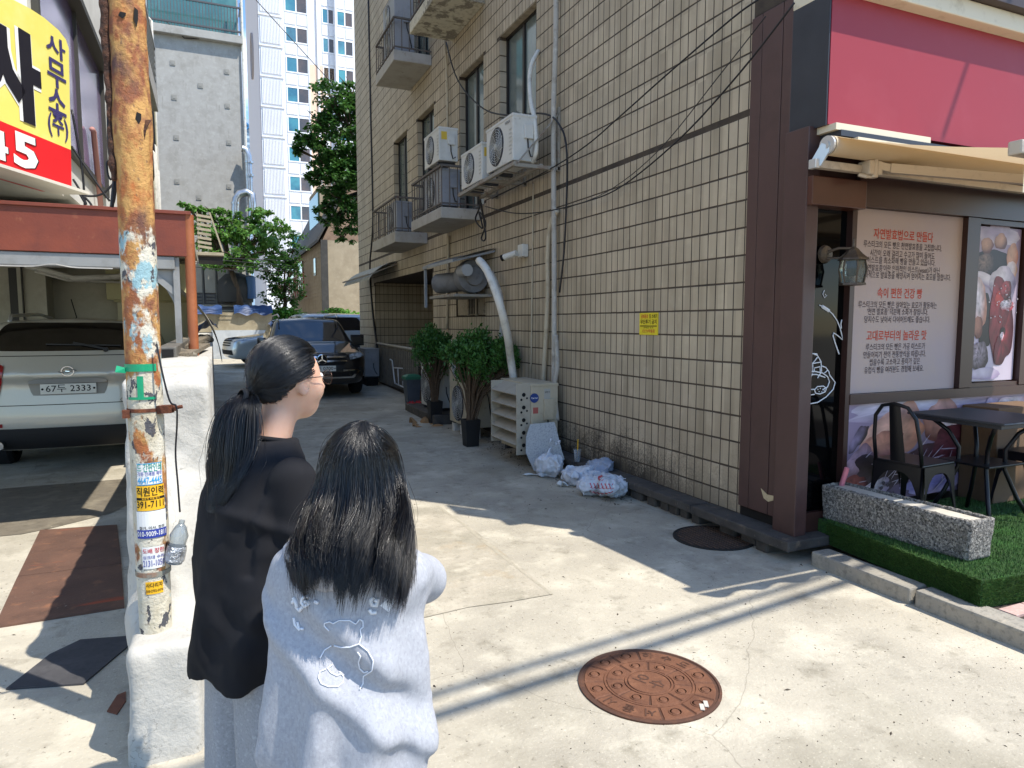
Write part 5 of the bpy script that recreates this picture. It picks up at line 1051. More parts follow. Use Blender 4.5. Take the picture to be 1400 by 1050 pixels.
by = MB().box(-9, 12.9, 0, -.25, 13.1, 2.8).box(-2.66, 12.4, 0, -2.30, 12.9, 2.8); by.box(-9.0, 8.0, 2.70, -.2, 12.9, 2.80).box(-1.22, 13.1, 0, -1.16, 19.4, 2.86)
P(by.build('bay_wall', M_int, LB)); P(MB().box(-2.86, 12.84, 0, -2.64, 12.895, 2.5).box(-2.60, 12.35, 0, -2.585, 12.4, 2.7).build('dark_door', mat('door_dark', '#24231f', rough=.5), LB))
P(MB().cbox(-1.52, 12.5, 2.02, -.28, 12.9, 2.62, .01).cbox(-1.44, 12.6, 1.99, -.26, 12.9, 2.04, .01).build('shutter_box', mat('shutter_cream', '#b9b287', [('#9c956c', 3, .5, .7, .5)], rough=.6), LB)); P(MB().box(-1.40, 12.7, 0, -.27, 12.9, 1.99).build('shutter', mat('shutter_pale', '#c7bfa0', [('#aaa283', 2, .5, .7, .5)], rough=.6), LB))
P(MB().tube([(-2.5, 12.2, 2.5), (-2.3, 12.2, 2.45), (-1.9, 12.2, 2.33), (-1.3, 12.1, 2.36), (-.9, 12.0, 2.55)], .045, 8).tube([(-2.4, 12.25, 2.42), (-2.0, 12.3, 2.3), (-.6, 12.3, 2.28)], .02, 6).build('bay_pipe', M_pipe, LB, smooth=True))
_k = 5.85/7.97
def PF(o):
    for v in o.data.vertices: v.co = Vector((v.co.x*_k, v.co.y*_k, max(-.02, 1.65+(v.co.z-1.65)*_k)))
    return P(o)
# rust-red fascia with bent grey gutter and posts
M_fas = mat('fascia_rust', '#6f3322', [('#843f27', 2, .45, .7, .8), ('#592a20', 5, .5, .72, .7), ('#8f5a3e', 14, .62, .74, .5)], rough=.55, bump=.1)
PF(MB().cbox(-4.5, 7.93, 2.34, -.205, 8.0, 2.775, .006).cbox(-4.5, 7.90, 2.765, -.17, 8.02, 2.80, .004).build('fascia', M_fas, LB)); PF(MB().cbox(-4.5, 7.95, 2.205, -.34, 8.15, 2.335, .01).grid(lambda a, b: (-4.5+3.6*a, 7.94+.03*b, 2.19+.03*b+.03*math.exp(-((a-.86)/.03)**2)), 60, 2).build('gutter', mat('gutter_grey', '#8b8a87', [('#6d6a64', 5, .5, .7, .7)], rough=.5, metal=.3), LB))
M_opost = mat('orange_post', '#8e5130', [('#a3623a', 4, .45, .7, .8), ('#6b3a24', 9, .55, .72, .7), ('#c9bca4', 1.2, .60, .64, .9)], rough=.6, bump=.15)
PF(MB().cyl((-.195, 7.97, 0), (-.195, 7.97, 2.77), .05, n=16).build('orange_post', M_opost, LB, smooth=40)); PF(MB().box(-.36, 7.98, 0, -.30, 8.06, 2.33).obox((-.33, 8.02, 1.95), (-.62, 8.02, 2.22), .06, .04, (0, 1, 0)).build('grey_post', mat('gutter_grey'), LB))
gx2 = MB().prism([(-.335, 8.03, 2.2), (-.335, 8.03, 1.75), (-.38, 8.03, 1.9), (-.47, 8.03, 2.07), (-.6, 8.03, 2.2)], (0, .03, 0)); PF(gx2.build('gusset', mat('gutter_grey'), LB))
P(MB().box(-4.5, 5.9, 2.445, -.155, 8.05, 2.485).box(-4.5, 8.0, 2.40, -.2, 8.03, 2.8).build('carport_roof_and_baffle', M_int, LB))  # roof, plus an upright board added to stop a light leak behind it
# windows of the upper floor
M_purp = mat('purple_glass', '#6b5a80', [('#8f83a3', 1.4, .45, .7, .8), ('#4a3f5c', 3, .55, .7, .6)], rough=.15, spec=.7)
def lwin(y0, y1, z0, z1, m):
    o = P(MB().box(-1.215, y0-.06, z1, -1.07, y1+.12, z1+.07).box(-1.205, y1, z0, -1.15, y1+.07, z1).box(-1.205, y0-.07, z0, -1.15, y0, z1).box(-1.205, y0, z0-.06, -1.15, y1+.07, z0).box(-1.205, (y0+y1)/2-.03, z0, -1.16, (y0+y1)/2+.03, z1).build('window', mat('lintel_dark', '#3a3833', rough=.6), LB))
    for (a, b_) in ((y0, (y0+y1)/2-.03), ((y0+y1)/2+.03, y1)): ob('pane', MB().box(-1.205, a, z0, -1.19, b_, z1).mesh('pane', m), o)
lwin(6.6, 10.15, 3.3, 4.78, M_purp); lwin(11.0, 11.75, 4.9, 7.2, M_purp); lwin(6.8, 10.2, 6.3, 8.2, M_purp)
P(MB().cbox(-1.35, 12.1, 6.35, -.95, 17.6, 6.75, .01).build('balcony', M_conc2, LB))
rl = P(MB().obox((-.98, 12.1, 7.7), (-.98, 17.6, 7.7), .05, .05).obox((-.98, 12.15, 6.75), (-.98, 12.15, 7.7), .05, .05).obox((-.98, 17.55, 6.75), (-.98, 17.55, 7.7), .05, .05).build('railing', mat('rail_steel', '#8d8d8b', rough=.4, metal=.5), LB))
for k in range(6): ob('rail_bar', MB().obox((-.98, 12.1, 6.85+k*.14), (-.98, 17.6, 6.85+k*.14), .025, .025).mesh('rail_bar', mat('rail_steel')), rl)
for (y, z0, z1, r) in ((17.9, 2.4, 5.6, .05), (18.5, 1.6, 5.9, .04), (18.9, 1.6, 5.4, .05), (19.2, 1.6, 9, .03)): P(MB().tube([(-1.1, y, z0), (-1.1, y, z1-.1), (-1.2, y, z1)], r, 8).build('wall_pipe', M_pipe, LB, smooth=True))
for k in range(4): P(MB().tube([(-1.12, 17.2+k*.4, 8.5), (-1.12, 17.4+k*.42, 6.5), (-1.12, 17.8+k*.35, 5.2), (-1.12, 18+k*.3, 4.4)], .022, 6).build('wall_cable', M_cable, LB, smooth=True))
c = at(128, 180, x=-1.14); d = at(138, 283, x=-1.14); P(MB().tube([c+Vector((0, -.1, 0)), c, d], .03, 8).build('pink_pipe', mat('pipe_pink', '#a97a72', rough=.7), LB, smooth=True))
for lbb, pts in (('cable sagging in front of the white upper wall', [(98, 150), (112, 230), (116, 283)]), ('long cable slanting across the white upper wall', [(98, 200), (125, 240), (150, 275)]), ('black cable knot under the sign end', [(100, 245), (112, 265), (118, 280), (108, 262), (122, 276), (126, 283)]), ('cable loop from the sign end to the pole', [(100, 262), (120, 268), (140, 265), (156, 250)])):
    hose('wall_cable', lbb, 'cable', [at(u, v, y=7.6) for u, v in pts], .010, M_cable, 'cables in front of the left building')
# louvred air conditioner cage at the fascia end
cgx = empty('louvre_cage', (-.1, 10, 2.6), 'beige louvred cage with tray beyond the end of the rust fascia', 'louvre cage'); lv_ = MB()
for k in range(8): lv_.obox((-.14, 9.6, 2.62+k*.055), (.02, 9.6, 2.60+k*.055), .02, .03)
lv_.cbox(-.14, 9.62, 2.5, -.13, 10.2, 3.05, .002).cbox(-.15, 9.5, 2.50, .16, 10.3, 2.54, .005).add([(.0, 9.6, 3.05), (.02, 9.6, 3.05), (.16, 9.6, 2.56), (.14, 9.6, 2.56)], [(0, 1, 2, 3)])
P(lv_.build('louvres', mat('cage_beige', '#a59b84', [('#7f7661', 8, .5, .7, .6)], rough=.6), cgx)); P(MB().box(-.14, 9.66, 2.45, .15, 10.3, 2.498).build('tray', M_fan, cgx))
# corrugated sheet bent into an arch behind the post
cs = MB().grid(lambda a, b: (-.95+1.28*math.sin(b*1.5)*1.0-.22, 11.0+3.4*a, 1.05+1.35*math.cos(b*1.55)+.03*math.cos(a*2*math.pi*9)), 120, 14)
ob('corrugated_sheet', cs.mesh('corrugated_sheet', mat('sheet_grey', '#a09c94', [('#7d776c', 3, .48, .7, .7)], rough=.6), True), None, 'grey corrugated sheet bent over in an arch behind the orange post', 'sheet')
# ================================================================ yellow and red sign
sa = R(22.7); sdir = Vector((math.sin(sa), math.cos(sa), 0)); snor = Vector((math.cos(sa), -math.sin(sa), 0)); s0 = at(98, 262, y=6.6)
def sg_(u, v):
    r = ray(u, v); o = Vector((0, 0, CH)); t = (s0-o).dot(snor)/r.dot(snor); p = o+r*t; return (p-s0).dot(sdir), p.z
SGN = empty('signboard', (s0.x, s0.y, s0.z), 'yellow lightbox signboard with a red lower band and black Korean lettering', 'sign')
def SP(s, z, off=0.): return Vector((s0.x, s0.y, 0))+sdir*s+snor*off+Vector((0, 0, z))
top = [sg_(u, v) for u, v in [(97, 205), (94, 66), (90, 54), (80, 41), (60, 24), (40, 11), (15, -2)]]
zl = top[-1][1]; yz = sg_(0, 165); rb = sg_(97, 205); LW = -2.6
slope = (rb[1]-yz[1])/(rb[0]-yz[0])
def zred(s): return rb[1]+slope*(s-rb[0])
bl_ = sg_(0, 232); br_ = sg_(98, 262); sb = (br_[1]-bl_[1])/(br_[0]-bl_[0])
def zbot(s): return br_[1]+sb*(s-br_[0])
prof = top+[(LW*.6, zl+.05), (LW, zl-.1), (LW, zred(LW))]
M_sy = mat('sign_yellow', '#e2d36c', [('#d6c768', 1.2, .45, .7, .5), ('#ebe2a0', 2, .5, .7, .5)], rough=.35); M_sr = mat('sign_red_band', '#d8272c', [('#c42026', 1.5, .45, .7, .5)], rough=.35); M_sk = mat('sign_black', '#1c1a22', rough=.5); M_sn = mat('sign_indigo', '#3d3763', rough=.5); M_sw = mat('sign_white', '#e5e3df', rough=.5)
P(MB().prism([SP(s, z) for s, z in prof], -snor*.24).build('yellow_panel', M_sy, SGN)); P(MB().prism([SP(*rb), SP(LW, zred(LW)), SP(LW, zbot(LW)), SP(*br_)], -snor*.24).build('red_panel', M_sr, SGN))
P(MB().obox(SP(br_[0]+.004, zbot(br_[0])-.012, .006), SP(LW, zbot(LW)-.012, .006), .27, .022).obox(SP(rb[0]+.012, zbot(0)-.01, -.12), SP(rb[0]+.012, top[1][1], -.12), .24, .02).build('edge_trim', mat('trim_pale', '#cfc9bd', rough=.5), SGN)); 
def sglyph(mb, ch, box, bold, off, w_pad=0.):
    vs_, fs_ = text_mesh(ch, 1., bold); x0, x1 = min(v[0] for v in vs_), max(v[0] for v in vs_); y0, y1 = min(v[1] for v in vs_), max(v[1] for v in vs_)
    (ua, va, ub, vb) = box; a, b_ = sg_(ua, (va+vb)/2)[0], sg_(ub, (va+vb)/2)[0]; um = (ua+ub)/2; zt, zb2 = sg_(um, va)[1], sg_(um, vb)[1]
    mb.add([SP(a+(v[0]-x0)/(x1-x0)*(b_-a), zb2+(v[1]-y0)/(y1-y0)*(zt-zb2)+slope*.4*(((v[0]-x0)/(x1-x0)-.5)*(b_-a)), off) for v in vs_], fs_)
lt_ = MB()
for bold, off, mi in ((.11, .004, 4), (.06, .008, 2)):
    lt_.m(mi); sglyph(lt_, '사', (-30, 30, 54, 158), bold, off)
lt_.m(3)
for ch, bx in (('사', (62, 50, 88, 78)), ('무', (64, 83, 89, 120)), ('소', (65, 122, 89, 155)), ('(주)', (65, 156, 92, 190))): sglyph(lt_, ch, bx, .02, .006)
for mi, off, dx, bold in ((2, .004, 2.2, .04), (4, .008, 0, .04)): lt_.m(mi); sglyph(lt_, '5', (17+dx, 184+dx*.5, 50+dx, 230+dx*.5), bold, off); sglyph(lt_, '4', (-24+dx, 176+dx*.5, 9+dx, 216+dx*.5), bold, off)
P(lt_.build('lettering', [M_sy, M_sr, M_sk, M_sn, M_sw], SGN, fix=False))
P(MB().obox(SP(-.3, zbot(-.3)+.2, -.24), (-1.25, 7.2, 2.95), .05, .05).obox(SP(-.3, zl-.2, -.24), (-1.25, 6.9, 4.3), .05, .05).obox(SP(-1.2, zbot(-1.2)+.2, -.24), (-1.8, 6.45, 3.1), .05, .05).build('mount', mat('mount_rust', '#6b4038', [('#4b2e28', 9, .5, .7, .7)], rough=.8), SGN))
# ================================================================ FAR END OF THE ALLEY
def leaves(mb, q, c, r, n, size, droop=.2):
    for _ in range(n):
        v = Vector((q.gauss(0, 1), q.gauss(0, 1), q.gauss(0, 1))).normalized()*(q.random()**.5)
        p = Vector(c)+Vector((v.x*r[0], v.y*r[1], v.z*r[2]))
        d = Vector((q.gauss(0, 1), q.gauss(0, 1), q.gauss(-droop, .5))).normalized(); s = d.cross(Vector((q.gauss(0, .5), q.gauss(0, .5), 1))).normalized()
        l = size*q.uniform(.6, 1.3); w_ = l*.36; k = Vector((0, 0, -.12*l))
        mb.add([p, p+d*l*.45+s*w_, p+d*l+k, p+d*l*.45-s*w_], [(0, 1, 2, 3)])
M_bark = mat('bark', '#4d4033', [('#6a5a48', 14, .45, .7, .8, 'noise', (1, 1, .2))], rough=.95, bump=.6, bscale=30)
def leafmat(nm, a, b_, c):
    m = mat(nm, a, [(b_, 1.2, .42, .62, .9), (c, 6, .5, .68, .7)], rough=.45, spec=.4)
    t = m.node_tree; bs = t.nodes['Principled BSDF']; tr = N(t, 'ShaderNodeBsdfTranslucent'); tr.inputs[0].default_value = lin(c); mx = N(t, 'ShaderNodeMixShader'); mx.inputs[0].default_value = .25
    t.links.new(bs.outputs[0], mx.inputs[1]); t.links.new(tr.outputs[0], mx.inputs[2]); t.links.new(mx.outputs[0], t.nodes['Material Output'].inputs[0]); return m
M_lfA = leafmat('leaf_bright', '#527f38', '#3b6826', '#86ad55'); M_lfB = leafmat('leaf_deep', '#375d2c', '#294a20', '#5d8a3c'); M_ivy = leafmat('leaf_ivy', '#4f8a2b', '#39681f', '#8ab846')
def tree(base, clumps, n, size, mleaf, label, seed, trunk_r=.12, droop=.2, cat='tree', group=None, fk=None):
    q = random.Random(seed); b = Vector(base); e = empty('tree', b, label, cat, group)
    t = MB(); cr_ = MB(); top = sum((Vector(c) for c, r in clumps), Vector())/len(clumps)
    fork = b.lerp(Vector((top.x, top.y, b.z+(top.z-b.z)*.55)), .9)
    if fk: fork = Vector(fk)
    t.tube([b, b.lerp(fork, .5)+Vector((.06, .03, 0)), fork], trunk_r, 8, rs=[trunk_r*1.2, trunk_r, trunk_r*.75])
    for c, r in clumps:
        c = Vector(c); m = fork.lerp(c, .55)+Vector((q.gauss(0, .1), q.gauss(0, .1), q.gauss(.05, .1)))
        t.tube([fork, m, c], .05, 6, rs=[trunk_r*.6, trunk_r*.35, trunk_r*.12])
        for _ in range(4): d = Vector((q.uniform(-1, 1)*r[0], q.uniform(-1, 1)*r[1], q.uniform(-.6, 1)*r[2])); t.tube([m.lerp(c, .5), c+d*.5, c+d*.95], .02, 5, rs=[trunk_r*.22, trunk_r*.14, .006])
        vol = r[0]*r[1]*r[2]
        for _ in range(max(7, int(46*vol**.5))):
            v = Vector((q.gauss(0, 1), q.gauss(0, 1), q.gauss(0, 1))).normalized()*q.uniform(.45, 1.)
            k = min(r)*q.uniform(.25, .45); leaves(cr_, q, (c.x+v.x*r[0], c.y+v.y*r[1], c.z+v.z*r[2]), (k, k, k*.7), n, size, droop)
    P(t.build('trunk', M_bark, e, smooth=True, fix=False)); P(cr_.build('crown', mleaf, e, fix=False, kind='stuff')); return e
# retaining wall with blue tarpaulins
YR = 27.0
rw = empty('retaining_wall', (.7, YR, .3), 'low end wall of the alley, bare concrete above pale blue-white paint', 'wall')
P(MB().box(-1.6, YR, 0, 2.02, YR+.4, 2.06).build('wall_body', mat('old_concrete', '#a1957c', [('#7d725d', 1.4, .45, .68, .8), ('#b9ae96', 3, .5, .7, .6), ('#5e5646', 6, .6, .74, .7, 'noise', (2, 2, .4))], rough=.95, bump=.4), rw))
P(MB().box(-.05, YR-.03, 0, 2.03, YR-.002, 1.40).build('painted_face', mat('pale_paint', '#b4b9bd', [('#969ca1', 1.6, .46, .68, .8), ('#c6c9cb', 4, .5, .7, .6), ('#6f7479', 7, .62, .74, .7)], rough=.85, bump=.2), rw))
M_tarp = mat('tarp_blue', '#2c446e', [('#1f3354', 4, .45, .7, .7), ('#5a7aa5', 7, .58, .7, .7)], rough=.5)
def tarp(lb, x0, x1, y0, z0, z1, seed): 
    ph = seed*1.7
    ob('tarpaulin', MB().grid(lambda a, b: (x0+(x1-x0)*a, y0+.5*b+.04*math.sin(9*a+ph), z0+(z1-z0)*math.sin(min(1, b*1.3)*1.57)+.05*math.sin(14*a+ph)*math.cos(5*b+ph)), 26, 8).mesh('tarpaulin', M_tarp, True), None, lb, 'tarpaulin', 'blue tarpaulins')
tarp('crumpled blue tarpaulin on the left of the end wall top', -1.0, .32, YR-.15, 1.98, 2.28, 1); tarp('flat blue tarpaulin on the right of the end wall top', .72, 2.05, YR-.15, 1.98, 2.30, 2)
ob('tarpaulin', MB().grid(lambda a, b: (-.45+.5*a+.1*b, 19.5+1.5*b, 1.42+.32*math.sin(a*2.4)*(1-b*.5)+.03*math.sin(11*a+7*b)), 12, 12).mesh('tarpaulin', M_tarp, True), None, 'blue tarpaulin heap lying on the far end of the whitewashed wall', 'tarpaulin', 'blue tarpaulins')
# grey concrete building
CB = empty('concrete_building', (-3, 30, 0), 'tall bare grey concrete building with a glazed balcony at the top', 'building')
P(MB().box(-10, 30, 0, 1.40, 46, 12.75).box(-10, 30.6, 12.75, 1.36, 46, 24).build('wall', M_conc2, CB)); P(MB().cbox(-10, 29.75, 12.55, 1.46, 30.6, 12.85, .02).build('balcony_slab', M_conc2, CB))
M_gt = mat('teal_glass', '#3f6b6c', [('#588684', .8, .45, .65, .8)], rough=.1, spec=.8)
P(MB().box(-9.8, 30.58, 12.9, 1.3, 30.595, 15.6).build('glazing', M_gt, CB))
rl = P(MB().obox((-10, 29.82, 13.9), (1.42, 29.82, 13.9), .06, .06).obox((-10, 29.82, 13.0), (1.42, 29.82, 13.0), .06, .06).obox((1.40, 29.82, 13.9), (1.40, 30.6, 13.9), .06, .06).build('railing', mat('rail_dark', '#4a4a4c', rough=.5), CB))
for k in range(36): ob('rail_bar', MB().box(1.38-k*.11-.015, 29.81, 12.86, 1.38-k*.11+.015, 29.83, 13.9 if k % 9 else 14.1).mesh('rail_bar', mat('rail_dark')), rl)
for u, v in ((310, 51), (236, 86), (310, 98), (274, 117), (238, 133), (311, 145), (313, 195), (313, 255), (242, 248), (272, 270), (241, 188)):
    c = at(u, v, y=29.99); P(MB().box(c.x-.09, 29.975, c.z-.09, c.x+.09, 29.999, c.z+.09).box(c.x-.045, 29.965, c.z-.045, c.x+.045, 29.976, c.z+.045).build('anchor_plate', mat('anchor', '#8b8983', rough=.8), CB))
P(MB().cyl((1.44, 29.9, 2), (1.46, 29.9, 15), .05, n=8).build('corner_pipe', M_pipe, CB))
P(MB().tube([at(228, 30, y=29.9), at(252, 52, y=29.9), at(272, 53, y=29.9), at(282, 42, y=29.9)], .02, 5).build('loose_cable', M_cable, CB))
# grey panel shed with vents
PSH = empty('panel_shed', (0, 28.6, 0), 'row of pale grey upright panels with dark vents behind the end wall', 'shed'); M_pan = mat('shed_panel', '#b1ada3', [('#97938a', 1.4, .45, .7, .6)], rough=.7)
P(MB().box(-2.2, 28.68, 0, 1.1, 29.2, 4.0).build('backing', mat('shed_dark', '#77767a', rough=.8), PSH)); x = -2.1
while x < .85:
    P(MB().cbox(x+.03, 28.6, 2.80, x+.40, 28.68, 4.05+.1*math.sin(x*9), .015).build('panel', M_pan, PSH)); v_ = MB()
    for k in range(3): v_.box(x+.06, 28.61, 2.42+k*.12, x+.37, 28.68, 2.48+k*.12)
    v_.box(x+.40, 28.58, 2.3, x+.44, 28.7, 4.1); P(v_.build('vent', mat('vent_grey', '#7a7974', rough=.6), PSH)); x += .46
P(MB().cbox(-2.2, 28.5, 2.28, 1.2, 28.7, 2.36, .01).cbox(-2.2, 28.45, 2.10, 1.2, 28.75, 2.16, .01).build('rail', M_pan, PSH))
# silver duct, dark rounded form and blue drum
M_sil = mat('duct_silver', '#b5b9bd', [('#8d9196', 4, .45, .7, .7)], rough=.3, metal=.8)
dct = empty('vent_duct', (.9, 29.4, 4), 'shiny silver ventilation duct bent in an upside-down U against the concrete building', 'duct')
rib = MB(); pts = [at(323, 305, y=29.3), at(322, 285, y=29.3), at(323, 272, y=29.3), at(328, 265, y=29.3), at(337, 263, y=29.3), at(344, 266, y=29.3), at(345, 280, y=29.3), at(344, 300, y=29.3)]
P(rib.tube(pts, .16, 12).tube([at(331, 203, y=29.6), at(336, 205, y=29.6), at(339, 213, y=29.6), at(341, 262, y=29.6)], .14, 12).build('duct', M_sil, dct, smooth=40))
for p_ in (at(322, 290, y=29.3), at(322, 278, y=29.3), at(341, 240, y=29.6), at(340, 222, y=29.6)): P(MB().cyl(p_-Vector((0, 0, .04)), p_+Vector((0, 0, .04)), .175, n=12).build('collar', M_sil, dct, smooth=40))
P(MB().box(1.06, 29.45, 2.2, 1.36, 29.9, 7.2).build('stack', M_sil, dct)) if False else None
c = at(322, 395, y=28.2); ob('dark_form', MB().lathe([(.0, .62), (.35, .55), (.6, .3), (.66, .0), (.62, -.5), (.0, -.5)], 20, Matrix.Translation(c)).mesh('dark_form', mat('form_dark', '#343330', rough=.7), 40), None, 'dark rounded form behind the tree trunk', 'hood')  # one plain dark rounded solid set behind the trunk
c = at(343, 392, y=27.8); ob('blue_drum', MB().cyl(c-Vector((0, 0, .45)), c+Vector((0, 0, .35)), .17, n=14).cyl(c+Vector((0, 0, .35)), c+Vector((0, 0, .42)), .17, .08, n=14).mesh('blue_drum', mat('drum_blue', '#3f5f86', rough=.5), 40), None, 'blue-grey cylinder hung beside the tree trunk', 'drum')
# trees and creepers
def pc_(u, v, y): p = at(u, v, y=y); return (p.x, p.y, p.z)
cl = [(pc_(u, v, y), (rx, rx, rz)) for u, v, y, rx, rz in ((310, 318, 27.6, .85, .55), (345, 325, 27.4, .9, .6), (288, 335, 27.5, .6, .45), (330, 352, 27.2, .9, .5), (362, 318, 27.9, .7, .55), (300, 358, 27.3, .6, .35), (350, 295, 27.8, .55, .4), (268, 312, 27.5, .28, .2), (372, 345, 28.2, .6, .5), (318, 300, 27.7, .5, .3), (385, 308, 28.4, .5, .35))]
for u, v in ((255, 280), (268, 284), (285, 286), (300, 286), (276, 297), (290, 296)): cl.append((pc_(u, v, 27.5), (.28, .2, .09)))
tree(pc_(330, 425, 27.6), cl, 26, .15, M_lfA, 'bright broad-leaved tree growing behind the end wall', 11, .11, .5, group='trees at the end of the alley')
cl = [(pc_(u, v, 29.6), (r, r, r*.8)) for u, v, r in ((382, 385, .7), (396, 372, .7), (375, 405, .6), (400, 402, .6), (390, 350, .6), (402, 330, .6), (368, 372, .6))]
tree(pc_(388, 428, 29.6), cl, 24, .13, M_lfB, 'small dark tree beside the beige house', 12, .08, group='trees at the end of the alley')
cl = [(pc_(u, v, y), (r, r, r*.75)) for u, v, y, r in ((455, 132, 25, .75), (472, 160, 25, .9), (440, 170, 25.2, .6), (425, 195, 25.4, .5), (460, 200, 25, .9), (485, 205, 25, 1.0), (415, 188, 25.4, .35), (440, 225, 25.2, .6), (470, 240, 25, .85), (408, 204, 25.4, .25), (495, 150, 25.5, 1.0), (500, 240, 25, 1.0), (448, 255, 25.2, .6), (465, 275, 25, .6), (480, 290, 25.3, .7), (455, 300, 25.3, .5), (475, 320, 25.3, .5), (440, 285, 25.3, .4), (462, 235, 24.8, .6), (430, 240, 25.2, .4), (520, 190, 26, 1.3), (482, 125, 25.3, .6))]
tree((5.75, 26.2, .4), cl, 36, .14, M_lfB, 'tall dark green tree leaning out past the far edge of the tiled building', 13, .16, fk=(5.5, 26.0, 6.6), group='trees at the end of the alley')
cl = [(pc_(u, v, 24.6), (.5, .4, .16)) for u, v in ((455, 335), (470, 330), (480, 345), (445, 300), (478, 372))]
iv = MB(); q = random.Random(5)
for k in range(420):
    x = q.uniform(1.9, 5.6); leaves(iv, q, (x, 29+q.gauss(0, .25), 1.75+.3*q.random()+.14*math.sin(x*3)), (.3, .25, .2), 16, .14, .5)
iv.build('creeper_foliage', M_ivy, None, fix=False, kind='stuff', label='bright green creeper covering the low wall before the beige house')
ob('low_wall', MB().box(2.03, 29.0, 0, 6.5, 29.35, 1.85).mesh('low_wall', mat('old_concrete')), None, 'low concrete wall under the green creeper', 'wall')
# beige house with dark steep roof
BH = empty('beige_house', (7, 32, 0), 'beige stone-clad house with steep dark roof and small red window balcony', 'house'); YH = 32.0
M_bh = mat('house_stone', '#a39680', [('#8b7f6b', 2, .45, .7, .7), ('#b5a993', 5, .5, .7, .5), ('#6f6555', 26, .6, .7, .5)], rough=.9, bump=.2); M_gb = mat('gable_brick', '#8a7462', [('#6b594b', 3, .45, .7, .8), ('#9f8a77', 9, .55, .7, .6)], rough=.9, bump=.3)
cx_ = at(441, 330, y=YH).x; ez = at(441, 328, y=YH).z
P(MB().box(cx_, YH, 0, cx_+5.5, 46, ez).build('wall', M_bh, BH)); rz_ = at(485, 236, y=YH); 
P(MB().prism([(cx_, YH-.004, ez), (cx_+5.5, YH-.004, ez), (cx_+3.7, YH-.004, rz_.z+.3), (rz_.x, YH-.004, rz_.z)], (0, 13.9, 0)).build('gable', M_gb, BH))
M_rf = mat('roof_dark', '#3b3a38', [('#4e4c49', 5, .45, .7, .7)], rough=.7); P(MB().prism([(cx_-.25, YH-.25, ez-.12), (cx_-.25, YH-.25, ez+.02), (rz_.x-.1, YH-.25, rz_.z+.15), (rz_.x, YH-.25, rz_.z-.02)], (0, 14.3, 0)).build('roof', M_rf, BH))
P(MB().box(cx_-.1, YH-.12, .5, cx_+.2, YH-.01, ez).build('corner_pipe', M_rf, BH))
for k in range(26): P(MB().box(cx_-.012, YH+.3+.0, .4+k*.18, cx_-.002, 45.9, .4+k*.18+.165).build('stone_course', M_bh, BH))
for (u0, u1, v0, v1) in ((396, 404, 370, 400), (407, 416, 362, 396), (430, 433, 354, 376)):
    a = at(u0, v0, x=cx_); b_ = at(u1, v1, x=cx_); o = P(MB().box(cx_-.05, b_.y, b_.z, cx_-.013, a.y, a.z).build('window', mat('house_glass', '#4a4a45', [('#6b6a5f', 1, .45, .6, .7)], rough=.15), BH))
    if u0 < 420: ob('frame', MB().box(cx_-.08, a.y-.12, b_.z, cx_-.04, a.y, a.z).box(cx_-.08, b_.y, b_.z, cx_-.04, b_.y+.12, a.z).mesh('frame', mat('red_wood', '#7d2a24', rough=.6)), o)
a = at(395, 385, x=cx_-.3); b_ = at(417, 402, x=cx_-.3); rb_ = P(MB().obox((cx_-.35, a.y, a.z), (cx_-.35, b_.y, a.z), .08, .07).obox((cx_-.35, a.y, b_.z-.1), (cx_-.35, b_.y, b_.z-.1), .3, .07).build('window_balcony', mat('red_wood'), BH))
for k in range(9): y = a.y+(b_.y-a.y)*k/8; ob('picket', MB().box(cx_-.37, y-.05, b_.z-.1, cx_-.33, y+.05, a.z).mesh('picket', mat('red_pale', '#a5594c', rough=.7)), rb_)
P(MB().box(cx_+.5, 36, ez+.3, cx_+2.5, 40, ez+3.2).build('dormer', M_bh, BH)); P(MB().box(cx_+.44, 36.3, ez+.8, cx_+.5, 39.7, ez+2.9).build('dormer_glass', mat('green_glass', '#5f8a72', rough=.2), BH))
# apartment tower
AP = empty('apartment_tower', (12, 64, 0), 'tall white apartment tower with ribbed panels and blue-glazed windows', 'building'); YA = 64.0
M_ap = mat('tower_white', '#d9dade', [('#cccdd2', .4, .45, .7, .5)], rough=.8); M_apk = mat('tower_peach', '#d8bda8', [('#cdb29c', .5, .45, .7, .5)], rough=.8); M_ps = mat('tower_side', '#c9bdb9', rough=.8); M_wf = mat('tower_frame', '#e4e5e8', rough=.5); M_wb = mat('tower_glass', '#3a7388', [('#4b8f98', .35, .42, .62, .9), ('#274a63', .6, .5, .7, .7)], rough=.08, spec=.9); M_wd = mat('tower_glass_dark', '#4b4b4f', [('#6a5b56', .5, .45, .6, .7)], rough=.15)
def ax(u, v=150): return at(u, v, y=YA).x
xl = ax(357); fh = (at(400, 38, y=YA).z-at(400, 161, y=YA).z)/3; zt0 = at(400, 38, y=YA).z; wh = zt0-at(400, 57, y=YA).z; pk = at(430, 82, y=YA).z
P(MB().box(xl, YA, 0, ax(424), 82, 48).build('wall', M_ap, AP)); P(MB().box(ax(424), YA+1.2, 0, ax(600), 82, 48).build('wall', M_ap, AP)); P(MB().box(xl-.05, YA+.3, 0, xl-.005, 82, 48).build('side_wall', M_ps, AP))
P(MB().box(ax(424)+.02, YA+1.17, 0, ax(463), YA+1.195, pk).build('peach_panel', M_apk, AP)); P(MB().box(ax(438), YA+1.0, 0, ax(438)+.18, YA+1.17, 48).box(ax(462), YA+.5, 0, ax(464), YA+1.18, 48).box(ax(423), YA-.1, 0, ax(424.5), YA+1.2, 48).build('pilaster', M_ap, AP))
rp_ = MB(); 
for k in range(14): x0, x1 = ax(360), ax(386); x = x0+(x1-x0)*k/13; rp_.box(x-.045, YA-.10, -fh*.40, x+.045, YA-.001, fh*.42)
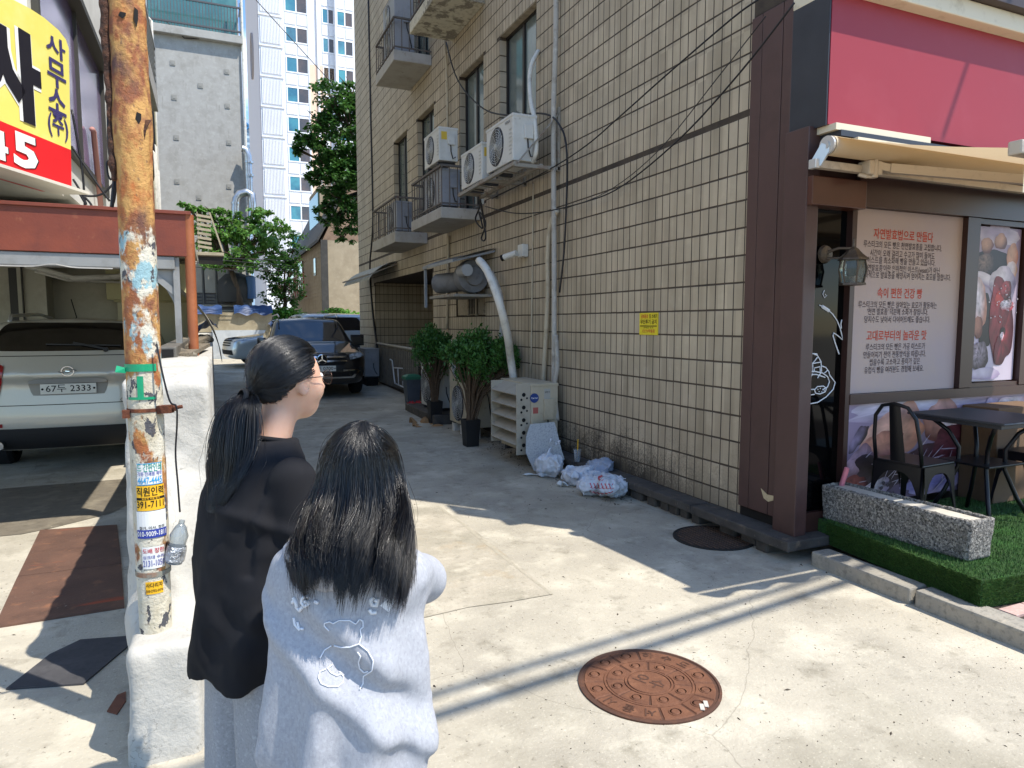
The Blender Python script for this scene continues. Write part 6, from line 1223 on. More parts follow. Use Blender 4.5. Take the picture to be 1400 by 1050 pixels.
rme = rp_.mesh('ribbed_panel', M_ap); jm = MB().box(xl-.02, YA-.12, -.06, ax(389), YA-.002, .06).mesh('floor_band', M_ap)
def win_mesh(u0, u1, y, nm):
    x0, x1 = ax(u0), ax(u1); m_ = (x0+x1)/2; t = .09; f_ = MB().box(x0-t, y-.06, -wh-t, x0, y, t).box(x1, y-.06, -wh-t, x1+t, y, t).box(x0, y-.06, 0, x1, y, t).box(x0, y-.06, -wh-t, x1, y, -wh).box(m_-.05, y-.06, -wh, m_+.05, y, 0)
    return f_.mesh('window', M_wf), MB().box(x0, y-.03, -wh, m_-.05, y-.01, 0).mesh('pane', M_wb), MB().box(m_+.05, y-.03, -wh, x1, y-.01, 0).mesh('pane', M_wd), MB().box(x0-.1, y-.05, -wh-.12-fh*.38, m_-.06, y-.001, -wh-.2).box(m_+.06, y-.05, -wh-.12-fh*.38, x1+.1, y-.001, -wh-.2).mesh('spandrel', M_ap)
WM = [win_mesh(394, 422, YA, 'a'), win_mesh(447, 461, YA+1.2, 'b'), win_mesh(467, 487, YA+1.2, 'c'), win_mesh(493, 510, YA+1.2, 'd')]
for k in range(-2, 10):
    z = zt0-fh*k+fh
    if z < 2: break
    o = ob('ribbed_panel', rme, AP); o.location = Vector((0, 0, z-wh*.5))-Vector(AP.location); o['kind'] = 'stuff'; o = ob('floor_band', jm, AP); o.location = Vector((0, 0, z-wh*.5-fh*.49))-Vector(AP.location)
    for w_, a_, b_, s_ in WM:
        wo2 = ob('window', w_, AP); wo2.location = Vector((0, 0, z))-Vector(AP.location); ob('pane', a_, wo2); ob('pane', b_, wo2); so_ = ob('spandrel', s_, AP); so_.location = Vector((0, 0, z))-Vector(AP.location)
P(MB().lathe([(1.6, -.1), (1.6, .1), (1.2, .1), (1.2, -.1)], 24, Matrix.Translation((xl-.1, 72, at(346, 55, y=68).z)) @ Matrix.Rotation(R(90), 4, 'Y') @ Matrix.Scale(1.3, 4, (1, 0, 0))).build('emblem', mat('emblem_grey', '#a89f9c', rough=.7), AP))
FT = empty('far_tower', (8, 130, 0), 'hazy glass office tower with a blue cross mark, in the gap between the buildings', 'building'); a = at(331, 165, y=130); b_ = at(346, 165, y=130); M_ft = mat('far_glass', '#8fa7bd', [('#a9bccb', .15, .45, .6, .8)], rough=.3)
P(MB().box(a.x-4, 130, 0, b_.x+8, 150, at(338, 163, y=130).z).build('wall', M_ft, FT)); c = at(341, 173, y=129.8); P(MB().obox(c+Vector((-.9, 0, .9)), c+Vector((.9, 0, -.9)), .25, .55, (0, 1, 0)).obox(c+Vector((-.9, .02, -.9)), c+Vector((.9, .02, .9)), .25, .55, (0, 1, 0)).build('cross_mark', mat('mark_blue', '#2f6f9f', rough=.5), FT))
for k in range(12):
    z = at(338, 175+k*9, y=130).z; P(MB().box(a.x-4, 129.9, z, b_.x+8, 129.99, z+.5).build('floor_band', mat('far_band', '#6f879c', rough=.4), FT))
hose('overhead_cable', 'hair-thin cable slanting in front of the apartment tower', 'cable', [at(350, 0, y=22), at(400, 55, y=22), at(455, 115, y=22)], .012, M_cable)
for k, (v0, v1) in enumerate(((352, 350), (356, 358), (362, 362), (368, 364))): hose('overhead_cable', ['upper', 'second', 'third', 'lowest'][k]+' thin cable crossing behind the small tree', 'cable', [at(256, v0-4, y=26.2), at(330, v0+2, y=26.2), at(400, v1+6, y=26.2)], .012, M_cable, 'cables behind the small tree')
# power cables over the street: only their shadows fall into view
for k, (a, b_, h) in enumerate(((2.64, 3.03, 7.0), (2.80, 3.17, 7.4))):
    kx, ky = .40*h, -.46*h; s = (b_-a)/2.8
    hose('power_cable', ['near', 'far'][k]+' thick power cable over the street, throwing the '+['near', 'far'][k]+' line of shadow across the concrete', 'cable', [(x+kx, a+ky+s*(x-.75), h+.0*x) for x in (-12, -4, 2, 6, 14)], .038 if k == 0 else .03, M_cable, 'power cables over the street')
for x in (-12, 20):
    pw = empty('power_pole', (x, .2, 0), 'concrete power pole carrying the street cables, '+('left' if x < 0 else 'right')+' of the alley mouth', 'pole'); P(MB().cyl((x, -.3, 0), (x, -.3, 9), .16, .11, n=12).build('shaft', M_conc2, pw)); P(MB().box(x-.06, -1.2, 7.25, x+.06, .6, 7.37).build('crossarm', M_brk, pw))

# unseen cable, added only to cast the slanting shadow on the red sign
S1, S2 = at(1318, 103, y=3.395), at(1289, 190, y=3.395); dS = (S1-S2); Q1, Q2 = S1+SUN*4.2+dS*8, S2+SUN*4.2
hose('shadow_cable', 'black cable out of view, added to cast a slanting shadow on the red sign', 'cable', [Q1+dS*6, Q1+dS*2, Q2+dS*3, Q2+dS*.1], .022, M_cable)
# ================================================================ CARS
def convex(Pn, planes, k):
    d = None
    for n, p in planes:
        n = np.array(n, float); n /= np.linalg.norm(n); q = (Pn-np.array(p)) @ n; d = q if d is None else -su(-d, -q, k)
    return d
M_tyre = mat('tyre', '#17171a', rough=.85); M_rim = mat('rim', '#9b9da1', rough=.3, metal=.8); M_chr = mat('chrome', '#c9cbcd', rough=.12, metal=1.); M_pl = mat('black_plastic', '#1a1a1c', rough=.6); M_cg = mat('car_glass', '#0b0d10', rough=.04, spec=1., coat=.6); M_plate_w = mat('plate_white', '#d3d2c8', rough=.5); M_tl = mat('tail_red', '#7d0f16', [('#a81c22', 12, .45, .6, .8)], rough=.12, coat=.6); M_hl = mat('headlight', '#b9c0c6', [('#5f666c', 14, .5, .6, .8)], rough=.08, coat=.8, metal=.3)
def carpaint(nm, c, metal=.0, c2=None): return mat(nm, c, [(c2 or c, 200, .4, .6, .5)], rough=.32, metal=metal, coat=1.)
class Decal:
    """patches laid on a body mesh: 4 corners in a view plane, projected along a direction"""
    def __init__(s, vs, fa): s.t = BVHTree.FromPolygons([Vector(v) for v in vs], [tuple(int(i) for i in f) for f in fa])
    def patch(s, mb, cs, right, up, d, org, off=.006, n=14, m=10, rnd=.0, thick=.0):
        right, up, d = Vector(right), Vector(up), Vector(d).normalized(); org = Vector(org); rows = []
        for j in range(m+1):
            for i in range(n+1):
                a, b_ = i/n*2-1, j/m*2-1
                if rnd: k1 = 1-rnd*(b_**6); k2 = 1-rnd*(a**6); a2, b2 = a*k1, b_*k2
                else: a2, b2 = a, b_
                a2, b2 = (a2+1)/2, (b2+1)/2
                x = (cs[0][0]*(1-a2)+cs[1][0]*a2)*(1-b2)+(cs[3][0]*(1-a2)+cs[2][0]*a2)*b2; y = (cs[0][1]*(1-a2)+cs[1][1]*a2)*(1-b2)+(cs[3][1]*(1-a2)+cs[2][1]*a2)*b2
                h = s.t.ray_cast(org+right*x+up*y, d); rows.append((h[0]+h[1]*off) if h[0] is not None else None)
        W = n+1; idx = {}; vs_ = []; fs_ = []
        for k, p in enumerate(rows):
            if p is not None: idx[k] = len(vs_); vs_.append(p)
        for j in range(m):
            for i in range(n):
                f_ = [j*W+i, j*W+i+1, (j+1)*W+i+1, (j+1)*W+i]
                if all(k in idx for k in f_):
                    pp = [rows[k] for k in f_]
                    if max((pp[0]-pp[2]).length, (pp[1]-pp[3]).length) < .35: fs_.append([idx[k] for k in f_])
        mb.add(vs_, fs_); return mb
def wheel(par, x, y, r, side):
    T = Matrix.Translation((x, y, r)) @ Matrix.Rotation(R(90)*side, 4, 'Y'); o = ob('wheel', MB().lathe([(r*.66, -.10), (r*.9, -.11), (r, -.07), (r, .07), (r*.9, .11), (r*.68, .10), (r*.66, .02)], 32, T).mesh('wheel', M_tyre, 40), par)
    rm = MB().lathe([(r*.67, .09), (r*.64, .07), (r*.6, .0), (.0, .0)], 28, T)
    for k in range(5):
        a = k*2*math.pi/5; c0, c1 = T @ Vector((.03*math.cos(a), .03*math.sin(a), .08)), T @ Vector((r*.65*math.cos(a), r*.65*math.sin(a), .075)); rm.obox(c0, c1, .07, .03, tuple((T.to_3x3() @ Vector((0, 0, 1)))))
    ob('rim', rm.mesh('rim', M_rim, 40), o); return o
def car(name, label, paint, loc, rz, L=4.6, W=1.86, H=1.68, belt=1.06, hood=1.02, wr=.36, kind='suv', rear_y=None):
    hw = W/2; e = empty(name, loc, label, 'car', None, rz)
    rt = -L/2+(.42 if kind == 'suv' else 1.15); ws = L/2-(1.55 if kind == 'suv' else 1.6); wt = ws-.78
    def f(Pn):
        Q = Pn.copy(); Q[:, 0] = np.abs(Q[:, 0]); x, y, z = Q[:, 0], Q[:, 1], Q[:, 2]
        bow = .035*((Q[:, 1])/(L/2))**2+.06*np.clip((np.abs(y)-L*.38)/(L*.12), 0, 1)**2; Q2 = Q.copy(); Q2[:, 0] = x+bow
        endb = .14*(x/hw)**3; Q2[:, 1] = y+np.sign(y)*endb*np.clip(np.abs(y)/(L*.4), 0, 1)
        low = convex(Q2, [((1, 0, .10), (hw, 0, .70)), ((1, 0, -.35), (hw, 0, .55)), ((0, -1, .10), (0, -L/2, .62)), ((0, -1, -.6), (0, -L/2, .45)), ((0, 1, .22), (0, L/2, .55)), ((0, 1, -.5), (0, L/2, .42)), ((0, .13, 1), (0, ws, hood)), ((0, -.04 if kind == 'suv' else -.10, 1), (0, -L/2+.1, belt+.02)), ((0, 0, -1), (0, 0, .26))], .12)
        g = convex(Q2, [((1, 0, .40), (hw-.035, 0, belt)), ((0, -.9, (.33 if kind == 'suv' else 1.05)), (0, rt-.37 if kind == 'suv' else rt-.8, belt+.06)), ((0, .66, .85), (0, ws+.03, hood-.02)), ((.06, .05, 1), (0, wt-.5, H+.01)), ((.06, -.03 if kind == 'suv' else -.07, 1), (0, -.2, H+.02)), ((1, 0, 0), (hw-.03, 0, belt)), ((0, 0, -1), (0, 0, belt-.16))], .09)
        d = su(low, g, .05)
        for wy in (-L*.292, L*.292):
            cy_ = np.sqrt((y-wy)**2+(z-wr)**2)-(wr+.055); d = np.maximum(d, -np.maximum(cy_, hw-.30-x))
        return d
    vs, fa = surf(f, (-hw-.05, -L/2-.1, .1), (hw+.05, L/2+.1, H+.1), .026); vs = smooth_mesh(vs, fa, 4)
    np_obj('body', vs, fa, paint, e); D_ = Decal(vs, fa)
    for sx in (-1, 1):
        for wy in (-L*.292, L*.292): wheel(e, sx*(hw-.13), wy, wr, sx)
    # side windows, lower cladding
    for sx in (-1, 1):
        r_ = (0, -sx, 0); d_ = (-sx, 0, 0); og = (sx*3, 0, 0)
        Yf, Ym, Yb = ws-.12, -.25, rt+(.0 if kind == 'suv' else .1)
        for (a, b_, at_, bt_) in ((Yf, Ym+.03, wt-.02, Ym+.03), (Ym-.03, Yb+.05, Ym-.03, Yb+.25)):
            cs = [(-sx*a, belt+.02), (-sx*b_, belt+.04), (-sx*bt_, H-.16), (-sx*at_, H-.16)]
            ob('side_window', D_.patch(MB(), cs, r_, (0, 0, 1), d_, og, .004, 16, 8, .04).mesh('side_window', M_cg, True), e)
        ob('sill_trim', D_.patch(MB(), [(-L*.2, .28), (L*.2, .28), (L*.2, .40), (-L*.2, .40)], r_, (0, 0, 1), d_, og, .006, 16, 3).mesh('sill_trim', M_pl, True), e)
        mo = ob('mirror', MB().cbox(sx*(hw-.02), ws-.22, belt+.0, sx*(hw+.17), ws-.08, belt+.16, .04).mesh('mirror', paint, 40), e)
        for dy in ((.45, -.55) if kind != 'x' else ()):
            ob('door_handle', MB().cbox(sx*(hw-.03), dy-.1, belt-.14, sx*(hw+.02), dy+.1, belt-.11, .01).mesh('door_handle', M_chr), e)
    cs = [(-.60, H-.13), (.60, H-.13), (hw-.20, hood+.03), (-(hw-.20), hood+.03)]; ob('windscreen', D_.patch(MB(), cs, (1, 0, 0), (0, 0, 1), (0, -1, 0), (0, 5, 0), .005, 20, 12, .04).mesh('windscreen', M_cg, True), e)
    return e, D_, dict(hw=hw, L=L, H=H, belt=belt, hood=hood, ws=ws, rt=rt)
def plate(par, T, txt, w_=.52, h=.11, hangul=True):
    o = ob('licence_plate', MB().cbox(-w_/2, -h/2, -.008, w_/2, h/2, 0, .004).mesh('licence_plate', M_plate_w), par); o.matrix_local = T
    t = write(MB(), txt, (0, 0, .002), (1, 0, 0), (0, 1, 0), h*.86, bold=.006, fit=w_*.80); t.add([(-w_*.46+.012*math.cos(a), .012*math.sin(a), .002) for a in np.linspace(0, 5.7, 9)], [tuple(range(9))]); t.add([(w_*.46+.012*math.cos(a), .012*math.sin(a), .002) for a in np.linspace(0, 5.7, 9)], [tuple(range(9))])
    ob('lettering', t.mesh('lettering', M_dark, fix=False), o); return o
# ---- silver-beige SUV in the parking bay, seen from behind
M_sv = carpaint('paint_silver', '#b2ada0', .15, '#bab6aa')
e, D_, k = car('parked_suv', 'silver SUV parked in the left bay, seen from behind', M_sv, (-1.46, 10.92, 0), 0., L=4.45, W=1.88, H=1.74, belt=1.20, hood=1.08, wr=.36)
rv_ = dict(right=(1, 0, 0), up=(0, 0, 1), d=(0, 1, 0), org=(0, -5, 0)); hw = k['hw']
ob('rear_window', D_.patch(MB(), [(-.75, 1.35), (.75, 1.35), (.575, 1.655), (-.575, 1.655)], off=.006, n=30, m=12, rnd=.06, **rv_).mesh('rear_window', mat('tinted_glass', '#0a0808', rough=.05, spec=1., coat=.5), True), e)
for sx in (-1, 1):
    cs = [(sx*.64, .86), (sx*.85, .86), (sx*.84, 1.28), (sx*.57, 1.20)]
    ob('tail_light', D_.patch(MB(), cs, off=.012, n=10, m=10, rnd=.05, **rv_).mesh('tail_light', M_tl, True), e); ob('reflector', D_.patch(MB(), [(sx*.62, .545), (sx*.84, .545), (sx*.84, .585), (sx*.62, .585)], off=.008, n=6, m=2, **rv_).mesh('reflector', M_tl, True), e)
    ob('roof_rail', MB().tube([(sx*.60, -1.75, 1.665), (sx*.60, -1.66, 1.735), (sx*.61, -.2, 1.765), (sx*.60, .45, 1.72)], .02, 8).mesh('roof_rail', mat('rail_silver', '#c5c5c3', rough=.3, metal=.6), True), e)
    ob('exhaust_pipe', MB().cyl((sx*.66, -2.1, .36), (sx*.66, -2.27, .36), .055, n=16, cap=False).cyl((sx*.66, -2.1, .36), (sx*.66, -2.22, .36), .048, n=16).mesh('exhaust_pipe', M_chr, 40), e)
ob('bumper_lower', D_.patch(MB(), [(-.78, .30), (.78, .30), (.80, .53), (-.80, .53)], off=.012, n=24, m=5, **rv_).mesh('bumper_lower', M_pl, True), e)
ln_ = MB(); 
for (a, b_) in (((-.86, .775), (.86, .775)), ((-.86, .79), (-.80, .86)), ((.86, .79), (.80, .86)), ((-.72, 1.30), (.72, 1.30))):
    dx, dz = b_[0]-a[0], b_[1]-a[1]; l = math.hypot(dx, dz); nx_, nz_ = -dz/l*.004, dx/l*.004
    D_.patch(ln_, [(a[0]-nx_, a[1]-nz_), (b_[0]-nx_, b_[1]-nz_), (b_[0]+nx_, b_[1]+nz_), (a[0]+nx_, a[1]+nz_)], off=.003, n=24, m=1, **rv_)
ob('panel_gap', ln_.mesh('panel_gap', M_dark, True), e)
ob('plate_recess', D_.patch(MB(), [(-.34, .875), (.34, .875), (.38, 1.03), (-.38, 1.03)], off=.004, n=12, m=4, rnd=.03, **rv_).mesh('plate_recess', mat('recess_grey', '#85827a', rough=.5, metal=.3), True), e)
ob('chrome_strip', D_.patch(MB(), [(-.37, 1.012), (.37, 1.012), (.35, 1.065), (-.35, 1.065)], off=.035, n=16, m=4, rnd=.10, **rv_).mesh('chrome_strip', mat('rail_silver', '#c5c5c3', rough=.3, metal=.6), True), e)
yb_ = D_.t.ray_cast(Vector((0, -5, .94)), Vector((0, 1, 0)))[0].y
plate(e, Matrix.Translation((0, yb_-.035, .945)) @ Matrix.Rotation(R(90), 4, 'X'), '67두 2333')
ye = D_.t.ray_cast(Vector((0, -5, 1.14)), Vector((0, 1, 0)))[0].y-.008
em = MB(); TT = Matrix.Translation((0, ye, 1.135)) @ Matrix.Rotation(R(94), 4, 'X')
for (rx, rz, w_) in ((.062, .055, .007),):
    n_ = 36; v = []
    for i in range(n_):
        a = 2*math.pi*i/n_
        for q_, zz in ((1, .012), (1-w_/rx*1.4, .012)): v.append(TT @ Vector((rx*q_*math.cos(a), rz*q_*math.sin(a), zz)))
    em.add(v, [(2*i, 2*((i+1) % n_), 2*((i+1) % n_)+1, 2*i+1) for i in range(n_)])
for pts in ([(-.085, -.004), (-.045, -.018), (0, -.02), (.045, -.006), (.02, .0), (-.02, .004)], [(.085, .004), (.045, .018), (0, .02), (-.045, .006), (-.02, .0), (.02, -.004)]): em.tube([TT @ Vector((x, y, .014)) for x, y in pts], .005, 6)
ob('emblem', em.mesh('emblem', M_chr, 40), e)
t = write(MB(), 'korando', (0, yb_-.030, 1.036), (1, 0, 0), (0, 0, 1), .05, bold=.012, fit=.30); ob('lettering', t.mesh('lettering', mat('dark_chrome', '#6d6c68', rough=.3, metal=.7), fix=False), e)
t = MB(); write(t, 'C', (.50, yb_-.015, .80), (1, 0, 0), (0, 0, 1), .06, bold=.012); t.tube([(.52, yb_-.012, .815), (.62, yb_-.008, .815)], .004, 5); ob('lettering', t.mesh('lettering', mat('dark_chrome'), fix=False), e)
yw = D_.t.ray_cast(Vector((.2, -5, 1.42)), Vector((0, 1, 0)))[0].y
ob('rear_wiper', MB().obox((.36, yw-.04, 1.37), (.05, yw-.02, 1.44), .022, .02).obox((-.20, yw-.018, 1.425), (.5, yw-.018, 1.405), .016, .014).cyl((.36, yw-.07, 1.36), (.36, yw+.02, 1.36), .026, n=10).mesh('rear_wiper', M_pl), e)
ob('antenna', MB().cyl((-.02, -1.35, 1.70), (-.05, -1.48, 1.93), .006, n=6).cbox(-.04, -1.4, 1.69, .01, -1.3, 1.72, .01).mesh('antenna', M_pl), e)
# ---- black SUV facing the street
M_bk = carpaint('paint_black', '#0b0b0d', .0, '#111114')
e, D_, k = car('parked_suv', 'black SUV facing the street at the alley end, partly hidden by the taller girl', M_bk, (1.97, 16.30, gz(0, 16)-.01), R(180), L=4.66, W=1.89, H=1.65, belt=1.04, hood=1.08, wr=.36)
fv = dict(right=(-1, 0, 0), up=(0, 0, 1), d=(0, -1, 0), org=(0, 5, 0)); yfr = lambda x, z: D_.t.ray_cast(Vector((x, 5, z)), Vector((0, -1, 0)))[0].y
ob('grille', D_.patch(MB(), [(-.46, .66), (.46, .66), (.52, .90), (-.52, .90)], off=.006, n=16, m=6, rnd=.06, **fv).mesh('grille', M_dark, True), e)
gb = MB()
for z in (.74, .82): 
    for s in (-1, 1): D_.patch(gb, [(s*.10, z-.018), (s*.49, z-.012), (s*.49, z+.016), (s*.10, z+.02)], off=.02, n=10, m=2, **fv)
ob('grille_bar', gb.mesh('grille_bar', M_chr, True), e); y_ = yfr(0, .78)
st_ = MB().lathe([(.105, 0), (.105, .012), (.09, .016), (.085, 0)], 28, Matrix.Translation((0, y_+.012, .78)) @ Matrix.Rotation(R(-90), 4, 'X'))
for a in (90, 210, 330): st_.obox((0, y_+.03, .78), (.095*math.cos(R(a)), y_+.03, .78+.095*math.sin(R(a))), .022, .01, (0, 1, 0))
ob('emblem', st_.mesh('emblem', M_chr, 40), e)
for s in (-1, 1):
    ob('headlight', D_.patch(MB(), [(s*.56, .76), (s*.90, .84), (s*.88, .93), (s*.54, .86)], off=.010, n=12, m=6, rnd=.05, **fv).mesh('headlight', M_hl, True), e)
    ob('air_intake', D_.patch(MB(), [(s*.58, .45), (s*.84, .50), (s*.82, .62), (s*.56, .56)], off=.006, n=8, m=4, rnd=.05, **fv).mesh('air_intake', M_dark, True), e)
    ob('roof_rail', MB().tube([(s*.62, -1.6, 1.60), (s*.62, -1.5, 1.68), (s*.64, .1, 1.70), (s*.63, .35, 1.64)], .018, 8).mesh('roof_rail', mat('rail_silver'), True), e)
lw_ = MB(); D_.patch(lw_, [(-.62, .40), (.62, .40), (.66, .43), (-.66, .43)], off=.016, n=20, m=2, **fv)
for s in (-1, 1): D_.patch(lw_, [(s*.62, .41), (s*.76, .54), (s*.72, .56), (s*.58, .43)], off=.016, n=6, m=2, **fv); D_.patch(lw_, [(s*.40, .535), (s*.74, .545), (s*.72, .575), (s*.40, .565)], off=.012, n=6, m=2, **fv)
ob('bumper_trim', lw_.mesh('bumper_trim', M_chr, True), e); ob('lower_intake', D_.patch(MB(), [(-.55, .43), (.55, .43), (.5, .52), (-.5, .52)], off=.006, n=12, m=3, **fv).mesh('lower_intake', M_dark, True), e)
plate(e, Matrix.Translation((0, yfr(0, .60)+.03, .60)) @ Matrix.Rotation(R(180), 4, 'Z') @ Matrix.Rotation(R(90), 4, 'X'), '31더 0700')
# ---- silver SUV behind it, nose to the left
M_gy = carpaint('paint_grey', '#a9b4bb', .5, '#b9c2c8')
e, D_, k = car('parked_suv', 'pale silver SUV parked across the alley behind the black one, nose to the left', M_gy, (2.62, 23.3, gz(0, 23)), R(101), L=4.7, W=1.88, H=1.70, belt=1.08, hood=1.06, wr=.37)
fv = dict(right=(-1, 0, 0), up=(0, 0, 1), d=(0, -1, 0), org=(0, 5, 0))
gb = MB()
for q_ in range(4): D_.patch(gb, [(-.5, .66+q_*.07), (.5, .66+q_*.07), (.5, .70+q_*.07), (-.5, .70+q_*.07)], off=.012, n=12, m=2, **fv)
ob('grille', gb.mesh('grille', M_dark, True), e); ob('lower_intake', D_.patch(MB(), [(-.7, .40), (.7, .40), (.66, .54), (-.66, .54)], off=.008, n=12, m=3, **fv).mesh('lower_intake', M_dark, True), e)
for s in (-1, 1): ob('headlight', D_.patch(MB(), [(s*.58, .78), (s*.92, .84), (s*.92, .95), (s*.56, .90)], off=.010, n=12, m=5, rnd=.05, **fv).mesh('headlight', M_hl, True), e)
# ---- white saloon at the far right
M_wh = carpaint('paint_white', '#d6d8da', 0., '#dcdde0')
e, D_, k = car('parked_car', 'white saloon car half hidden behind the far corner of the tiled building', M_wh, (3.75, 26.0, gz(0, 26)), R(92), L=4.75, W=1.82, H=1.47, belt=.95, hood=.95, wr=.33, kind='sedan')
# ================================================================ TWO GIRLS
M_skin = mat('skin', '#c99f86', [('#bf8a74', 9, .5, .7, .5)], rough=.5, sub=.25, coord='obj', bump=.04, bscale=300)
M_shirt = mat('black_cotton', '#1b1b1e', [('#26262a', 6, .45, .7, .6)], rough=.9, bump=.15, bscale=500, coord='obj', spec=.25)
M_pants = mat('grey_sweat', '#96979a', [('#838486', 150, .5, .62, .6), ('#b2b4b8', 90, .55, .66, .6)], rough=.95, bump=.12, bscale=400, coord='obj')
M_hood = mat('heather_grey', '#a2a3a8', [('#909197', 170, .48, .60, .55, 'noise', (1, 1, .45)), ('#b4b5ba', 110, .52, .64, .5)], rough=.95, bump=.14, bscale=420, coord='obj')
M_shoe = mat('shoe_white', '#c5c4c0', rough=.7); M_band = mat('hair_band', '#121214', rough=.7); M_wire = mat('spectacle_wire', '#4a3b34', rough=.25, metal=.8)
M_cap = mat('hair_base', '#0b0a0a', rough=.6)
def hair_mat():
    m = bpy.data.materials.new('black_hair'); m.use_nodes = True; t = m.node_tree; t.nodes.clear()
    h = N(t, 'ShaderNodeBsdfHairPrincipled', parametrization='MELANIN'); h.inputs['Melanin'].default_value = 1.0; h.inputs['Melanin Redness'].default_value = .0; h.inputs['Roughness'].default_value = .24; h.inputs['Radial Roughness'].default_value = .32; h.inputs['Random Roughness'].default_value = .6; h.inputs['Random Color'].default_value = .06
    o = N(t, 'ShaderNodeOutputMaterial'); t.links.new(h.outputs[0], o.inputs[0]); return m
M_hair = hair_mat()
def hair_obj(name, S, rad, parent, mat_=None):
    """S: (n, k, 3) strand points"""
    n, k, _ = S.shape; cu = bpy.data.hair_curves.new(name); cu.add_curves([k]*n)
    cu.position_data.foreach_set('vector', S.reshape(-1).astype(np.float32))
    a = cu.attributes.get('radius') or cu.attributes.new('radius', 'FLOAT', 'POINT')
    tt = np.linspace(0, 1, k); r = rad*(1-.75*np.clip((tt-.6)/.4, 0, 1)**1.5); a.data.foreach_set('value', np.tile(r, n).astype(np.float32))
    cu.materials.append(mat_ or M_hair); return ob(name, cu, parent)
def interp(z, zs, vs): return np.interp(z, zs, vs)
def loft(Pn, zs, A, B, Cy, Cx=None, z0=None, z1=None, p=2.3):
    z = Pn[:, 2]; a, b_, c = interp(z, zs, A), interp(z, zs, B), interp(z, zs, Cy); cx = interp(z, zs, Cx) if Cx is not None else 0
    r = (np.abs((Pn[:, 0]-cx)/a)**p+np.abs((Pn[:, 1]-c)/b_)**p)**(1/p); d = (r-1)*np.minimum(a, b_)*.95
    lo, hi = (zs[0] if z0 is None else z0), (zs[-1] if z1 is None else z1)
    return np.maximum(d, np.maximum(lo-z, z-hi))
def head(Pn, c, s=1.):
    c = np.array(c); Q = (Pn-c)/s; Q = Q.copy(); X = np.abs(Q[:, 0]); M_ = np.stack([X, Q[:, 1], Q[:, 2]], 1)
    d = ell(M_, (0, -.010, .020), (.074, .094, .092)); d = su(d, ell(M_, (0, .030, -.030), (.058, .060, .080)), .03); d = su(d, ell(M_, (0, .050, -.078), (.026, .026, .026)), .03)
    d = su(d, ell(M_, (.038, .058, -.028), (.024, .022, .028)), .02)                                  # cheeks
    d = su(d, cap(M_, (0, .084, .010), (0, .104, -.026), .008, .012), .012); d = su(d, ell(M_, (.010, .096, -.030), (.009, .009, .008)), .006)   # nose
    d = ss(d, ell(M_, (.030, .092, .008), (.017, .012, .010)), .010); d = su(d, ell(M_, (.030, .079, .006), (.012, .010, .008)), .004)  # eye sockets and lids
    d = su(d, cap(M_, (0, .087, -.056), (.018, .078, -.054), .006, .004), .005); d = su(d, cap(M_, (0, .085, -.066), (.014, .078, -.064), .007, .004), .005); d = ss(d, cap(M_, (0, .097, -.0605), (.020, .086, -.0585), .002), .003)
    ear = ell(M_, (.076, -.004, -.012), (.009, .019, .031), [[.94, .34, 0], [-.34, .94, 0], [0, 0, 1]]); ear = ss(ear, ell(M_, (.084, .002, -.010), (.006, .011, .020)), .006); d = su(d, ear, .008)
    return d*s
def hand(Pn, w_, dirv, side):
    w_ = np.array(w_); f_ = np.array(dirv)/np.linalg.norm(dirv); u_ = np.array([0, 0, 1.]); s_ = np.cross(f_, u_); s_ /= np.linalg.norm(s_)
    d = cap(Pn, w_, w_+f_*.05, .024, .027)
    for i, (o, l) in enumerate(((.026, .062), (.009, .072), (-.009, .067), (-.025, .052))):
        a = w_+f_*.062+u_*o; m = a+f_*l*.55+s_*.010*side; e_ = m+f_*l*.35+s_*.026*side
        d = su(d, np.minimum(cap(Pn, a, m, .0088, .008), cap(Pn, m, e_, .008, .007)), .006)
    a = w_+f_*.015+u_*.028; d = su(d, np.minimum(cap(Pn, a, a+f_*.03+u_*.025, .011, .010), cap(Pn, a+f_*.03+u_*.025, a+f_*.06+u_*.03+s_*.01*side, .010, .008)), .008); return d
def body_fn(hc, hs, H, sh, elb, wr_, hipz, left=None):
    def f(Pn):
        d = head(Pn, hc, hs); nb = np.array([0, hc[1]*.25, H*.80])
        d = su(d, cap(Pn, np.array(hc)+np.array([0, -.028, -.07])*hs, nb, .047*hs, .055*hs), .03)
        d = su(d, loft(Pn, [hipz-.06, hipz+.1, H*.62, H*.74, H*.80], [.13*hs, .125*hs, .115*hs, .14*hs, .07*hs], [.09*hs, .085*hs, .085*hs, .085*hs, .05*hs], [0, 0, 0, 0, hc[1]*.2]), .04)
        for s in (-1, 1):
            S, E, W_ = [np.array(q)*np.array([s, 1, 1]) for q in (sh, elb, wr_)]
            if s < 0 and left: E, W_ = np.array(left[0]), np.array(left[1])
            d = su(d, np.minimum(cap(Pn, S, E, .042*hs, .035*hs), cap(Pn, E, W_, .033*hs, .024*hs)), .03); d = su(d, hand(Pn, W_, (np.array([0, .03, .0])*1.0+(W_-E)), -s), .01)
            hp = np.array([s*.075*hs, 0, hipz]); kn = np.array([s*.085*hs, .015, hipz*.52]); an = np.array([s*.09*hs, -.01, .07])
            d = su(d, np.minimum(cap(Pn, hp, kn, .078*hs, .055*hs), cap(Pn, kn, an, .052*hs, .036*hs)), .03)
            d = su(d, cap(Pn, an+np.array([0, 0, -.02]), np.array([s*.10*hs, .12, .03]), .036, .03), .02)
        return d
    return f
